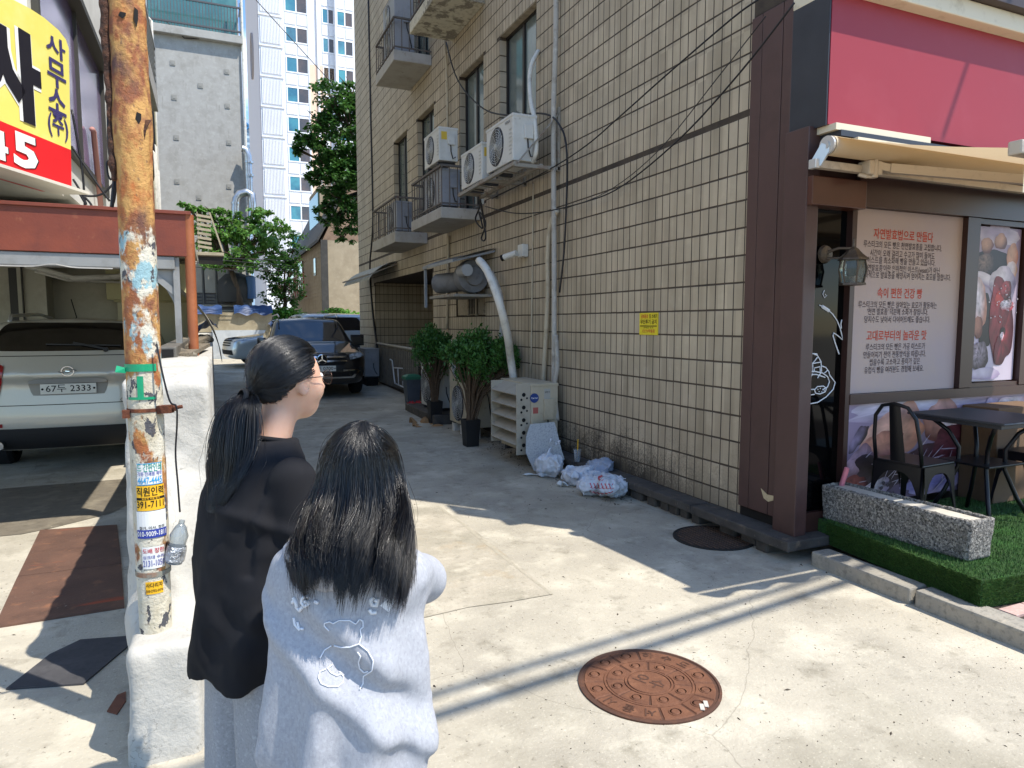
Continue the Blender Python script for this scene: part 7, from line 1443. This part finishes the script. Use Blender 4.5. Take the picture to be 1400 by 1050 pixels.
def shoes(par, hs):
    for s in (-1, 1):
        def f(Pn): d = su(cap(Pn, (s*.09*hs, -.03, .045), (s*.10*hs, .14, .04), .045, .038), cap(Pn, (s*.09*hs, -.02, .05), (s*.09*hs, -.02, .10), .045), .03); return np.maximum(d, .004-Pn[:, 2])
        sdf_obj('shoe', f, (-.2, -.12, 0), (.2, .22, .17), .010, M_shoe, par)
def push(S, fn, dmin=.005, it=3):
    sh_ = S.shape; Q = S.reshape(-1, 3).copy(); e = .004
    for _ in range(it):
        d = fn(Q); bad = d < dmin
        if not bad.any(): break
        B = Q[bad]; g = np.stack([fn(B+np.eye(3)[i]*e)-d[bad] for i in range(3)], 1); g /= np.linalg.norm(g, axis=1, keepdims=True)+1e-9
        Q[bad] = B+g*(dmin-d[bad])[:, None]
    return Q.reshape(sh_)
def place(u, d): p = at(u, 442, d=d); return (p.x, p.y, 0)
NP = np.random.RandomState(3)
# ---------------------------------------------------------------- the smaller girl: grey hoodie, loose hair
SB = place(466, 1.50); srz = -YAW-R(4)
shc, shs = (.036, .02, 1.315), .99
S_LE, S_LW = (-.118, .10, .92), (-.03, .21, .98)
S_sh, S_el, S_wr = (.126, .0, 1.085), (.138, .16, 1.015), (.03, .25, 1.03)
vs, fa = surf(body_fn(shc, shs, 1.42, (.12, 0, 1.08), (.13, .16, 1.015), (.035, .25, 1.03), .66, ((-.14, .10, .93), (-.045, .215, .98))), (-.32, -.2, -.005), (.32, .42, 1.46), .0075)
girlS = np_obj('person', smooth_mesh(vs, fa, 1), fa, M_skin, None, loc=SB, rot=(0, 0, srz), label='smaller girl seen from behind, long loose black hair over a light grey hoodie', cat='person')
ZS = [.55, .60, .64, .75, .88, 1.0, 1.08, 1.125, 1.165, 1.20]
def hood_shape(Pn):
    x, y, z = Pn[:, 0], Pn[:, 1], Pn[:, 2]
    d = ell(Pn, (.004, -.062, 1.160), (.116, .078, .058)); d = su(d, ell(Pn, (.004, -.098, 1.130), (.078, .042, .042)), .04)
    d = su(d, cap(Pn, (-.085, .02, 1.17), (-.05, .08, 1.13), .034, .024), .04); d = su(d, cap(Pn, (.085, .02, 1.17), (.05, .08, 1.13), .034, .024), .04)
    d = d+.005*np.exp(-((x-.004)/.006)**2)*(y < -.05)+.006*fbm(Pn*np.array([14, 14, 20]), 2, 31)-.004*np.exp(-((z-1.128-.35*np.abs(x))/.008)**2)
    return np.maximum(d, -ell(Pn, (0, .005, 1.235), (.072, .075, .085)))
def hood_core(Pn, folds=True):
    x, y, z = Pn[:, 0], Pn[:, 1], Pn[:, 2]
    A = [.172, .178, .186, .184, .176, .165, .158, .140, .095, .06]; B = [.128, .132, .142, .138, .128, .116, .108, .095, .075, .055]; Cy = [0, 0, -.005, -.008, -.008, -.004, 0, .002, .005, .01]
    d = loft(Pn, ZS, A, B, Cy, z0=.56, z1=1.195)
    for s in (-1, 1):
        m = np.array([s, 1, 1]); E_, W_ = (S_el, S_wr) if s > 0 else (S_LE, S_LW); d = su(d, np.minimum(cap(Pn, np.array(S_sh)*m*np.array([1 if s > 0 else .86, 1, 1]), np.array(E_), .058, .062), cap(Pn, np.array(E_), np.array(W_), .062, .042)), .045)
    hd = ell(Pn, (0, -.078, 1.125), (.122, .078, .072)); hd = su(hd, ell(Pn, (0, -.135, 1.085), (.066, .042, .056)), .05); hd = su(hd, cap(Pn, (-.085, .02, 1.155), (-.05, .075, 1.12), .035, .025), .04); hd = su(hd, cap(Pn, (.085, .02, 1.155), (.05, .075, 1.12), .035, .025), .04)
    d = su(d, hd, .004) if False else d
    if not folds: d = np.minimum(d, hood_shape(Pn))
    if folds:
        an = np.arctan2(x, -y); low = np.clip((1.06-z)/.35, 0, 1)
        g = .013*low*np.sin(an*7.5+2.0*np.sin(z*5)+1.2)+.020*low*fbm(np.stack([x*11, y*11, z*3.2], 1), 3, 2)
        dg = (x*.75+(z-.93)*.9); g = g+.018*np.exp(-((dg-.02)/.030)**2)*np.clip((.16-np.abs(x-.05))/.1, 0, 1)*(y < 0)-.016*np.exp(-((dg+.045)/.03)**2)-.012*np.exp(-((dg-.085)/.028)**2)*(y < 0)*np.clip((.17-np.abs(x-.02))/.1, 0, 1)-.0*np.exp(-((dg+.045)/.03)**2)*(y < 0)*np.clip((.17-np.abs(x-.02))/.1, 0, 1)
        g = g+.006*low*np.sin((z*1.1-x*.8)*34+2*np.sin(x*12))*np.clip(fbm(np.stack([x*7, y*7, z*6], 1), 2, 41)+.2, 0, 1)+.007*fbm(np.stack([x*20, y*20, z*20], 1), 2, 9)*np.clip(np.abs(x)/.14-.6, 0, 1)
        crease = -.010*np.exp(-(x/.006)**2)*((y < -.08) & (z > 1.03)); d = d+g*.9-crease*0+.006*np.exp(-(x/.005)**2)*((y < -.07) & (z > 1.05) & (z < 1.19))
    return d
def f(Pn): return np.maximum(hood_core(Pn), -np.maximum(ell(Pn, (0, .02, 1.20), (.062, .062, .10)), 0*Pn[:, 0]-9))
vs, fa = surf(f, (-.31, -.25, .53), (.31, .36, 1.26), .0062); vs = smooth_mesh(vs, fa, 2)
hoodie = np_obj('hoodie', vs, fa, M_hood, girlS); hvs, hfa = vs, fa
vs, fa = surf(hood_shape, (-.16, -.19, 1.06), (.16, .14, 1.26), .0052); np_obj('hood', smooth_mesh(vs, fa, 2), fa, M_hood, hoodie)
def fp(Pn):
    x, y, z = Pn[:, 0], Pn[:, 1], Pn[:, 2]; d = None
    for s in (-1, 1):
        c = cap(Pn, (s*.075, -.005, .62), (s*.09, 0, .10), .098, .075); d = c if d is None else su(d, c, .03)
    d = su(d, ell(Pn, (0, -.005, .63), (.165, .115, .10)), .04); return np.maximum(d+.006*fbm(np.stack([x*14, y*14, z*5], 1), 2, 5), .075-z)
sdf_obj('trousers', fp, (-.22, -.17, .05), (.22, .17, .76), .011, M_pants, girlS); shoes(girlS, .95)
# hair of the smaller girl: parted on top, falling over the hood and shoulders
def headE(th, ph, sc_=1.0, c=shc, s=shs): # th from crown, ph around: 0 = back, + = towards the right ear
    return np.stack([c[0]+.080*s*sc_*np.sin(th)*np.sin(ph), c[1]-.012-.101*s*sc_*np.sin(th)*np.cos(ph), c[2]+.022+.094*s*sc_*np.cos(th)], -1)
def crom(K, k):
    """K: (n, m, 3) keys -> (n, k, 3) points on a Catmull-Rom curve"""
    n, m, _ = K.shape; E_ = np.concatenate([2*K[:, :1]-K[:, 1:2], K, 2*K[:, -1:]-K[:, -2:-1]], 1); o = np.zeros((n, k, 3))
    for j in range(k):
        u = j/(k-1)*(m-1); i = min(int(u), m-2); t = u-i; p0, p1, p2, p3 = E_[:, i], E_[:, i+1], E_[:, i+2], E_[:, i+3]
        o[:, j] = .5*((2*p1)+(p2-p0)*t+(2*p0-5*p1+4*p2-p3)*t*t+(3*p1-p0-3*p2+p3)*t**3)
    return o
def loose_hair(n, k=24, seed=1, nclump=210):
    r = np.random.RandomState(seed); cph = r.uniform(-2.15, 2.15, nclump); ci = r.randint(0, nclump, n); c = lambda sd: r.normal(0, sd, nclump)[ci]
    ph = cph[ci]+r.normal(0, .10, n); th0 = r.uniform(.02, 1.15, n); ctr = np.array([shc[0], shc[1]-.012, shc[2]+.022])
    lay = 1.0+np.abs(c(.020))+np.abs(r.normal(0, .016, n)); dj = c(.05)+r.normal(0, .05, n); keys = []
    for t in (0., .25, .5, .75, 1.):
        th = th0+(1.36-th0)*t; p = headE(th, ph*(.55+.45*t)+dj*math.sin(t*3.3)); p = ctr+(p-ctr)*(1+(lay-1)*(.5+.5*t)+.006*r.normal(0, 1, n)*t)[:, None]; p[:, 0] += .010*(1-t); keys.append(p)
    e = keys[-1]; own = r.normal(0, .0030, (n, 3)); cw = np.stack([c(.007), c(.004), 0*cph[ci]], 1); ph2 = cph[ci]*.8+ph*.2
    gap = .050*np.exp(-((cph+.42)/.24)**2)[ci]+.030*np.exp(-((cph-.25)/.10)**2)[ci]
    zend = 1.142+c(.030)+r.normal(0, .016, n)+.006*np.sin(ph2)**2+gap
    tip = np.stack([.118*np.sin(ph2*.74)*(1+c(.10))+.030, -.112*np.cos(ph2*.60)-.050, zend], 1); tip[:, 0] += np.where(ph2 > .9, .030, 0)*1.0
    d0 = np.stack([e[:, 0]-ctr[0], e[:, 1]-ctr[1]], 1)
    k1 = e.copy(); k1[:, :2] = ctr[:2]+d0*1.045; k1[:, 2] = ctr[2]-.035; k1 += own*.6
    for f, hx in ((.30, .14), (.62, .50), (.86, .86)):
        q_ = k1*(1-hx)+tip*hx; q_[:, 2] = k1[:, 2]*(1-f)+tip[:, 2]*f; keys_add = q_+own*(.8+f)+cw*math.sin(f*3.6)*1.0; 
        if f == .30: keys.append(k1)
        keys.append(keys_add)
    inw = np.array([-.10, .03, 0])*(tip[:, :1]-.03)/.15*np.array([1, 0, 0]); keys.append(tip+own*1.2+inw*.25); return crom(np.stack(keys, 1), k)
coll = lambda Q: np.minimum(hood_core(Q, False), head(Q, shc, shs))
S1 = loose_hair(17000, seed=4); 
def relax(S, fn, dm, n=3, it=6):
    for _ in range(n):
        for _k in range(it): S[:, 1:-1] = .25*S[:, :-2]+.5*S[:, 1:-1]+.25*S[:, 2:]
        S = push(S, fn, dm, 2)
    for _k in range(3): S[:, 1:-1] = .25*S[:, :-2]+.5*S[:, 1:-1]+.25*S[:, 2:]
    return S
S1 = relax(push(S1, coll, .004), coll, .003); 
fly = loose_hair(420, seed=9, nclump=400); fly += np.cumsum(np.random.RandomState(2).normal(0, .0016, fly.shape), 1); fly = relax(push(fly, coll, .010), coll, .007, 2, 3)
def capS(Pn):
    d = ell(Pn, (shc[0], shc[1]-.012, shc[2]+.022), (.077, .098, .091)); face = (Pn[:, 1]-(shc[1]+.045))*.8-(Pn[:, 2]-(shc[2]+.07))*.6
    return np.maximum(d, np.maximum(face, (shc[2]-.07)-Pn[:, 2]))
hb = sdf_obj('hair', capS, (-.12, -.14, 1.2), (.12, .16, 1.46), .008, M_cap, girlS)
hair_obj('hair_strands', S1, .00054, hb); hair_obj('hair_strands', fly, .0004, hb)
# white outline print on the back of the hoodie
HB_ = BVHTree.FromPolygons([Vector(v) for v in hvs], [tuple(int(i) for i in q_) for q_ in hfa]); Wm = Matrix.Translation(SB) @ Matrix.Rotation(srz, 4, 'Z'); Wi = Wm.inverted()
def on_hood(u, v, off=.0015):
    o = Wi @ Vector((0, 0, CH)); d = (Wi.to_3x3() @ ray(u, v)).normalized(); h = HB_.ray_cast(o, d); return None if h[0] is None else h[0]+h[1]*off
def cz(pts, ox=365, oy=790, s=1400/230): return [(ox+x/s, oy+y/s) for x, y in pts]
M_prt = mat('print_white_ink', '#d9dbe0', rough=.7); pr_mb = MB()
def stroke(pts, r=.0016):
    q_ = []
    for (a, b_), (c, d_) in zip(pts, pts[1:]):
        n_ = max(2, int(math.hypot(c-a, d_-b_)/1.6))
        for i in range(n_): q_.append((a+(c-a)*i/n_, b_+(d_-b_)*i/n_))
    q_.append(pts[-1]); run = []
    for u, v in q_:
        h = on_hood(u, v)
        if h is None:
            if len(run) > 1: pr_mb.tube(run, r, 5)
            run = []
        else: run.append(h)
    if len(run) > 1: pr_mb.tube(run, r, 5)
for pts in ([(520, 440), (480, 400), (480, 375), (520, 365), (550, 380), (600, 355), (690, 355), (740, 385), (770, 345), (800, 360), (800, 410), (775, 430), (785, 490), (765, 550), (690, 575), (620, 575), (560, 560)], [(765, 550), (840, 610), (885, 690), (875, 770), (805, 815), (800, 880), (770, 930)], [(755, 615), (780, 650), (765, 700), (775, 750), (810, 785), (845, 775)], [(540, 560), (480, 600), (440, 670)], [(500, 750), (530, 790), (580, 815), (610, 800)], [(490, 760), (440, 780), (428, 830), (450, 880), (510, 905), (590, 905), (630, 870), (635, 820), (600, 780)], [(500, 755), (545, 720)]): stroke(cz(pts))
for pts in ([(215, 205), (240, 180)], [(225, 160), (245, 200), (255, 240)], [(245, 235), (275, 270), (300, 240)], [(340, 155), (300, 165), (290, 200), (320, 235), (350, 215), (335, 195), (315, 200)], [(395, 195), (430, 210)], [(890, 160), (865, 185), (870, 225), (905, 230), (920, 200), (895, 180)], [(925, 170), (905, 240)], [(850, 260), (870, 290), (910, 285)]): stroke(cz(pts), .0042)
pq = [on_hood(*p) for p in cz([(940, 230), (1020, 155), (1070, 185), (1010, 285)])]
if all(p is not None for p in pq):
    pr_mb.add(pq, [(0, 1, 2, 3)])
for pts in ([(255, 365), (270, 420), (310, 425)], [(225, 330), (235, 390), (275, 435)]): stroke(cz(pts), .003)
ob('print', pr_mb.mesh('print', M_prt, True), hoodie)
# ---------------------------------------------------------------- the taller girl: black top, ponytail, glasses
TBp = place(347, 1.88); trz = -YAW-R(40)
thc, ths = (0, .105, 1.487), 1.02
T_sh, T_el, T_wr = (.160, .0, 1.235), (.205, .02, 1.00), (.06, .20, 1.0)
vs, fa = surf(body_fn(thc, ths, 1.60, (.145, 0, 1.24), (.19, .02, 1.0), (.06, .20, 1.0), .76), (-.34, -.22, -.005), (.34, .42, 1.64), .0066)
girlT = np_obj('person', smooth_mesh(vs, fa, 1), fa, M_skin, None, loc=TBp, rot=(0, 0, trz), label='taller girl in black top with a ponytail and thin glasses, face turned to the right', cat='person')
ZT = [.60, .66, .75, .90, 1.05, 1.18, 1.26, 1.31, 1.345, 1.38]
def shirt_core(Pn, folds=True):
    x, y, z = Pn[:, 0], Pn[:, 1], Pn[:, 2]
    A = [.180, .184, .188, .187, .184, .182, .160, .12, .085, .06]; B = [.150, .150, .148, .142, .134, .122, .102, .082, .068, .056]; Cy = [-.030, -.030, -.030, -.028, -.022, -.012, .002, .016, .028, .036]
    d = loft(Pn, ZT, A, B, Cy, z0=.688, z1=1.330)
    for s in (-1, 1):
        m = np.array([s, 1, 1]); d = su(d, np.minimum(cap(Pn, np.array(T_sh)*m, np.array(T_el)*m, .064, .070), cap(Pn, np.array(T_el)*m, np.array(T_wr)*m, .062, .042)), .014)
    if folds:
        an = np.arctan2(x, -y); low = np.clip((1.2-z)/.4, 0, 1); d = d+.011*low*np.sin(an*6+3*np.sin(z*4))+.020*low*fbm(np.stack([x*9, y*9, z*4], 1), 3, 12)+.007*low*np.sin((z*1.3+x*.9)*30+2*np.sin(x*14))*np.clip(fbm(np.stack([x*7, y*7, z*7], 1), 2, 40)+.25, 0, 1)+.006*fbm(Pn*16, 2, 4)-.012*np.exp(-((z-1.10+.5*(y+.02))/.02)**2)*(x > .03)+.008*np.exp(-((np.abs(x)-.14)/.012)**2)*(z > 1.0)*(z < 1.3)
    return d
def f(Pn): return np.maximum(shirt_core(Pn), -cap(Pn, (0, .055, 1.36), (0, .10, 1.45), .066, .09))
vs, fa = surf(f, (-.32, -.22, .62), (.32, .34, 1.40), .0072); np_obj('shirt', smooth_mesh(vs, fa, 2), fa, M_shirt, girlT)
cn_ = MB(); cn_.tube([(.075*math.cos(a), .040+.068*math.sin(a), 1.322+.014*math.sin(a+math.pi)+.004) for a in np.linspace(0, 2*math.pi, 40)], .0075, 8); ob('collar', cn_.mesh('collar', M_shirt, True), girlT)
def fp(Pn):
    x, y, z = Pn[:, 0], Pn[:, 1], Pn[:, 2]; d = None
    for s in (-1, 1):
        c = cap(Pn, (s*.080, -.028, .70), (s*.110, -.01, .09), .098, .120); d = c if d is None else su(d, c, .025)
    d = su(d, ell(Pn, (0, -.03, .72), (.160, .118, .10)), .03); an = np.arctan2(x, -y)
    return np.maximum(d+.008*fbm(np.stack([x*11, y*11, z*3], 1), 3, 6)+.005*np.sin(an*9+z*3)*np.clip((.72-z)/.2, 0, 1), .06-z)
sdf_obj('trousers', fp, (-.26, -.2, .04), (.26, .2, .86), .011, M_pants, girlT); shoes(girlT, 1.05)
tie = np.array([0, -.028, 1.452]); tcen = np.array([thc[0], thc[1]-.010, thc[2]+.020])
def tied_hair(n, k=14, seed=1):
    r = np.random.RandomState(seed); rad = np.array([.081, .102, .100])*ths; out = []
    m = n*4; v = r.normal(0, 1, (m, 3)); v /= np.linalg.norm(v, axis=1, keepdims=True)
    keep = (v[:, 2]*.75-v[:, 1]*.62 > -.22) & ~((v[:, 1] > .42) & (v[:, 2] < .55)) & ~((np.abs(v[:, 0]) > .5) & (v[:, 2] < .02) & (v[:, 1] > -.34)); v = v[keep][:n]; n = len(v)
    td = (tie-tcen)/rad; td /= np.linalg.norm(td); om = np.arccos(np.clip(v @ td, -1, 1)); S = np.zeros((n, k, 3)); lay = r.uniform(1.0, 1.055, n); wob = r.normal(0, .05, (n, 3)); v = v+r.normal(0, .03, v.shape); v /= np.linalg.norm(v, axis=1, keepdims=True)
    for j in range(k):
        t = j/(k-1); so_ = np.sin(om); a = np.sin((1-t)*om)/so_; b_ = np.sin(t*om)/so_; q_ = a[:, None]*v+b_[:, None]*td+wob*math.sin(t*math.pi)*.6
        q_[:, 2] += .13*np.sin(t*math.pi)*np.clip(v[:, 2]*0+.5, 0, 1)*(v[:, 2] < .3); q_ /= np.linalg.norm(q_, axis=1, keepdims=True)
        p = tcen+q_*rad*(lay*(1+.035*math.sin(t*math.pi)))[:, None]; w_ = max(0, (t-.8)/.2); p = p*(1-w_*.9)+(tie+r.normal(0, .006, (n, 3)))*w_*.9
        S[:, j] = p
    return S
def tail_hair(n, k=16, seed=2):
    r = np.random.RandomState(seed); nc = 46; ci = r.randint(0, nc, n)
    cc = np.stack([r.normal(0, .019, nc), r.normal(0, .016, nc), np.zeros(nc)], 1)
    ctr = np.array([[0, -.028, 1.452], [.002, -.044, 1.438], [.006, -.062, 1.395], [.008, -.074, 1.335], [.010, -.082, 1.275], [.012, -.088, 1.215], [.010, -.096, 1.160]])
    tt = np.linspace(0, 1, k); c = np.stack([np.interp(tt, np.linspace(0, 1, 7), ctr[:, i]) for i in range(3)], 1); wid = np.interp(tt, [0, .12, .35, .6, .85, 1], [.35, .65, .95, 1.15, 1.0, .65])
    own = r.normal(0, .0085, (n, 3))*np.array([1, 1, .2]); end = np.clip(r.normal(.93, .09, nc)[ci]+r.normal(0, .04, n), .6, 1.08); ph = r.uniform(0, 6.28, nc)[ci]
    S = np.zeros((n, k, 3))
    for j, t in enumerate(tt):
        te = np.clip(t*end, 0, 1); p = np.stack([np.interp(te, tt, c[:, i]) for i in range(3)], 1); w_ = np.interp(te, tt, wid)[:, None]; p[:, 2] -= np.clip(t*end-1, 0, 1)*.2
        p = p+(cc[ci]*w_+own*w_*(1.1-.6*t)); p[:, 0] += .006*np.sin(te*6+ph)*t; p[:, 1] += .005*np.cos(te*5+ph)*t; S[:, j] = p
    return S
cl2 = lambda Q: np.minimum(shirt_core(Q, False), head(Q, thc, ths))
S2 = push(tied_hair(9000, seed=5), lambda Q: head(Q, thc, ths), .003); S3 = relax(push(tail_hair(5200), cl2, .006), cl2, .005, 1, 3); fl2 = push(tail_hair(260, seed=8)+np.cumsum(np.random.RandomState(4).normal(0, .0028, (260, 16, 3)), 1), cl2, .01)
fl3 = tied_hair(260, seed=15); fl3 = fl3+np.random.RandomState(5).normal(0, .004, (len(fl3), 1, 3))*np.sin(np.linspace(0, math.pi, 14))[None, :, None]; fl3 = push(fl3, lambda Q: head(Q, thc, ths), .009)
def capT(Pn):
    Q = (Pn-tcen)/(np.array([.077, .098, .096])*ths); d = (np.linalg.norm(Q, axis=1)-1.0)*.08
    return np.maximum(d, np.maximum(-(Q[:, 2]*.75-Q[:, 1]*.62+.20)*.08, np.maximum((Q[:, 1]-.66-.5*np.clip(Q[:, 2]-.5, 0, 1))*.08, -(.14+Q[:, 2]-np.where(Q[:, 1] < -.35, 9, 0)*-1)*.08 if False else -9+0*Q[:, 0])))
hb2 = sdf_obj('hair', capT, (-.13, -.06, 1.33), (.13, .26, 1.66), .008, M_cap, girlT); hair_obj('hair_strands', S2, .00068, hb2); hair_obj('ponytail', S3, .0006, hb2); hair_obj('hair_strands', fl2, .0004, hb2); hair_obj('hair_strands', fl3, .0004, hb2)
def fpt(Pn): return np.minimum(cap(Pn, (0, -.03, 1.45), (-.002, -.064, 1.40), .012, .020), cap(Pn, (-.002, -.064, 1.40), (-.006, -.082, 1.32), .020, .016))
sdf_obj('ponytail_core', fpt, (-.08, -.2, 1.18), (.08, .02, 1.50), .008, M_cap, hb2)
ob('hair_tie', MB().lathe([(.017, -.008), (.024, -.004), (.024, .004), (.017, .008)], 18, Matrix.Translation(tie+np.array([0, -.012, -.002])) @ Matrix.Rotation(R(70), 4, 'X')).mesh('hair_tie', M_band, True), girlT)
gl = MB(); gc = np.array(thc)+np.array([0, .106, .004])*ths
for s in (-1, 1):
    gl.tube([gc+np.array([s*.034+.024*math.cos(a), -.004*abs(math.cos(a)), .021*math.sin(a)]) for a in np.linspace(0, 2*math.pi, 28)], .0011, 6)
    gl.tube([gc+np.array([s*.058, -.003, .005]), gc+np.array([s*.074, -.02, .006]), gc+np.array([s*.080, -.075, .006]), gc+np.array([s*.078, -.105, .004]), gc+np.array([s*.075, -.122, -.018])], .0012, 6)
gl.tube([gc+np.array([-.010, .0, .006]), gc+np.array([0, .005, .009]), gc+np.array([.010, .0, .006])], .0011, 6)
go = ob('glasses', gl.mesh('glasses', M_wire, True), girlT); ln2 = MB()
for s in (-1, 1): ln2.add([gc+np.array([s*.034+.0235*math.cos(a), -.001, .0205*math.sin(a)]) for a in np.linspace(0, 2*math.pi, 24, endpoint=False)], [tuple(range(24))])
ob('lens', ln2.mesh('lens', mat('lens_clear', '#d9dde0', rough=.02, trans=.96, ior=1.1, alpha=.35)), go)
ey = MB()
for s in (-1, 1):
    T_ = Matrix.Translation(Vector(thc)+Vector((s*.030, .078, .008))*ths); ey.lathe([(.0001, -.012), (.008, -.009), (.012, 0), (.008, .009), (.0001, .012)], 14, T_); ey.m(1).lathe([(.0001, .0127), (.005, .0115)], 12, T_ @ Matrix.Rotation(R(-90), 4, 'X')); ey.m(0)
ob('eyes', ey.mesh('eyes', [mat('eye_white', '#d8d4cf', rough=.2), M_cap], True), girlT)
# ================================================================ TERRACE: stone trough, chairs, table
M_trough = mat('trough_granite', '#77746f', [('#aaa59c', 60, .50, .56, .9), ('#35332f', 75, .52, .58, .9), ('#5c5a56', 9, .5, .7, .5)], rough=.9, bump=1., bscale=70, coord='obj')
tr_c = Vector((4.095, 3.02, .252)); trz_ = math.atan2(-.035, 1.04)*-1
tg_ = empty('stone_trough', tr_c, 'rough speckled granite trough with a pale board inside, on the turf edge', 'planter', rz=0)
def f(Pn):
    x, y, z = Pn[:, 0]+Pn[:, 1]*.035, Pn[:, 1], Pn[:, 2]; tp = 1-.10*(1-z/.25); Q = np.stack([x/tp, y/(1-.03*(1-z/.25)), z], 1)
    d = rbox(Q, (0, 0, .125), (.115, .525, .125), .016); d = np.maximum(d, -rbox(Q, (0, 0, .24), (.085, .492, .075), .012))
    return d+.005*fbm(Pn*30, 3, 3)+.003*fbm(Pn*75, 2, 7)
vs, fa = surf(f, (-.17, -.56, -.02), (.17, .56, .28), .0085); np_obj('basin', vs, fa, M_trough, tg_)
M_board = mat('trough_board', '#bdb7a9', [('#a29a8a', 6, .48, .7, .6), ('#8d8678', 40, .6, .72, .5)], rough=.85, coord='obj')
for k, (a, b_) in enumerate(((-.49, .02), (.03, .49))): ob('board', MB().cbox(-.083-.035*(a+b_)/2, a, .205, .083-.035*(a+b_)/2, b_, .232, .005).mesh('board', M_board), tg_)
po2 = empty('pink_brush', (4.1, 3.52, .5), 'small pink handle sticking up behind the trough', 'brush'); a = at(1150, 665, x=4.12); b_ = at(1158, 640, x=4.12); P(MB().cyl(a, b_, .018, n=10).build('handle', mat('pink_plastic', '#d9808a', rough=.5), po2, smooth=40)); P(MB().cyl(a+(a-b_)*.8, a, .022, n=10).build('head', M_dark, po2, smooth=40))
M_ch = mat('chair_black', '#141519', rough=.35, metal=.3, bump=.02)
def chair(name, label, loc, rz):
    e = empty(name, loc, label, 'chair', 'black metal chairs on the terrace', rz)          # faces +x locally
    s = MB().cbox(-.18, -.18, .43, .18, .18, .45, .008); ob('seat', s.mesh('seat', M_ch), e)
    for sx in (-1, 1):
        for sy in (-1, 1):
            a = Vector((sx*.165, sy*.165, .44)); b2 = Vector((sx*.215, sy*.205, 0)); v = []
            for p, w_ in ((a, .055), (a.lerp(b2, .35), .032), (b2, .018)): v += [p+Vector((-sx*w_, 0, 0)), p+Vector((0, -sy*w_, 0)), p, p+Vector((-sx*w_*.5, -sy*w_*.5, 0))]
            fs_ = [q for k in (0, 4) for q in ((k, k+2, k+6, k+4), (k+2, k+1, k+5, k+6), (k+1, k+3, k+7, k+5), (k+3, k, k+4, k+7))]
            ob('leg', MB().add(v, fs_).mesh('leg', M_ch), e)
    sk = MB()
    for d_ in range(4):
        c_, s_ = math.cos(d_*math.pi/2), math.sin(d_*math.pi/2); n_ = 12
        for i in range(n_):
            t0, t1 = -.17+.34*i/n_, -.17+.34*(i+1)/n_
            h0, h1 = [.05+.20*abs(t/.17)**3 for t in (t0, t1)]
            q_ = [(.185, t0, .435), (.185, t1, .435), (.185+.05*h1, t1, .435-h1), (.185+.05*h0, t0, .435-h0)]; sk.add([(x*c_-y*s_, x*s_+y*c_, z) for x, y, z in q_], [(0, 1, 2, 3)])
    ob('skirt', sk.mesh('skirt', M_ch), e)
    arch = [(-.17, -.165, .44), (-.20, -.165, .60), (-.225, -.145, .76), (-.235, -.09, .835), (-.238, 0, .855), (-.235, .09, .835), (-.225, .145, .76), (-.20, .165, .60), (-.17, .165, .44)]
    ob('back_frame', MB().tube(arch, .013, 8).mesh('back_frame', M_ch, True), e)
    ob('back_slat', MB().grid(lambda a, b_: (-.175-.065*b_-.006*math.sin(a*3.14), (a-.5)*(.11-.03*b_), .45+.40*b_), 4, 6).mesh('back_slat', M_ch, True), e)
    return e
chair('metal_chair', 'black metal chair with arched back standing behind the stone trough', (4.48, 3.22, tz), R(4))
chair('metal_chair', 'black metal chair at the far side of the table by the picture edge', (5.62, 3.05, tz), R(176))
tb = empty('cafe_table', (5.0, 3.08, tz), 'square black metal cafe table with bent tube legs', 'table')
P(MB().cbox(4.66, 2.74, .985, 5.33, 3.42, 1.003, .008).cbox(4.70, 2.78, .955, 5.29, 3.38, .986, .004).build('table_top', mat('table_grey', '#3a3b3f', rough=.45, metal=.3), tb))
for sx in (-1, 1):
    for sy in (-1, 1):
        q_ = [(sx*.22, sy*.22, .96), (sx*.15, sy*.15, .88), (sx*.10, sy*.10, .76), (sx*.10, sy*.10, .62), (sx*.16, sy*.16, .42), (sx*.23, sy*.23, tz)]
        P(MB().tube([(5.0+x, 3.08+y, z) for x, y, z in q_], .015, 8).build('leg', M_ch, tb, smooth=True))
P(MB().cbox(4.80, 2.90, .66, 5.20, 3.26, .675, .004).build('shelf', M_ch, tb))
cbx = empty('carton', (5.8, 3.42, tz), 'brown cardboard carton with black triangle mark under the shop window', 'carton'); P(MB().cbox(5.5, 3.28, tz, 6.2, 3.56, 1.0, .008).build('box', mat('carton_brown', '#6b543f', [('#5b4735', 6, .5, .7, .6)], rough=.9), cbx)); l_ = MB(); write(l_, '▲ 상품', (5.78, 3.277, .88), (1, 0, 0), (0, 0, 1), .085, bold=.02); P(l_.build('lettering', M_dark, cbx, fix=False))
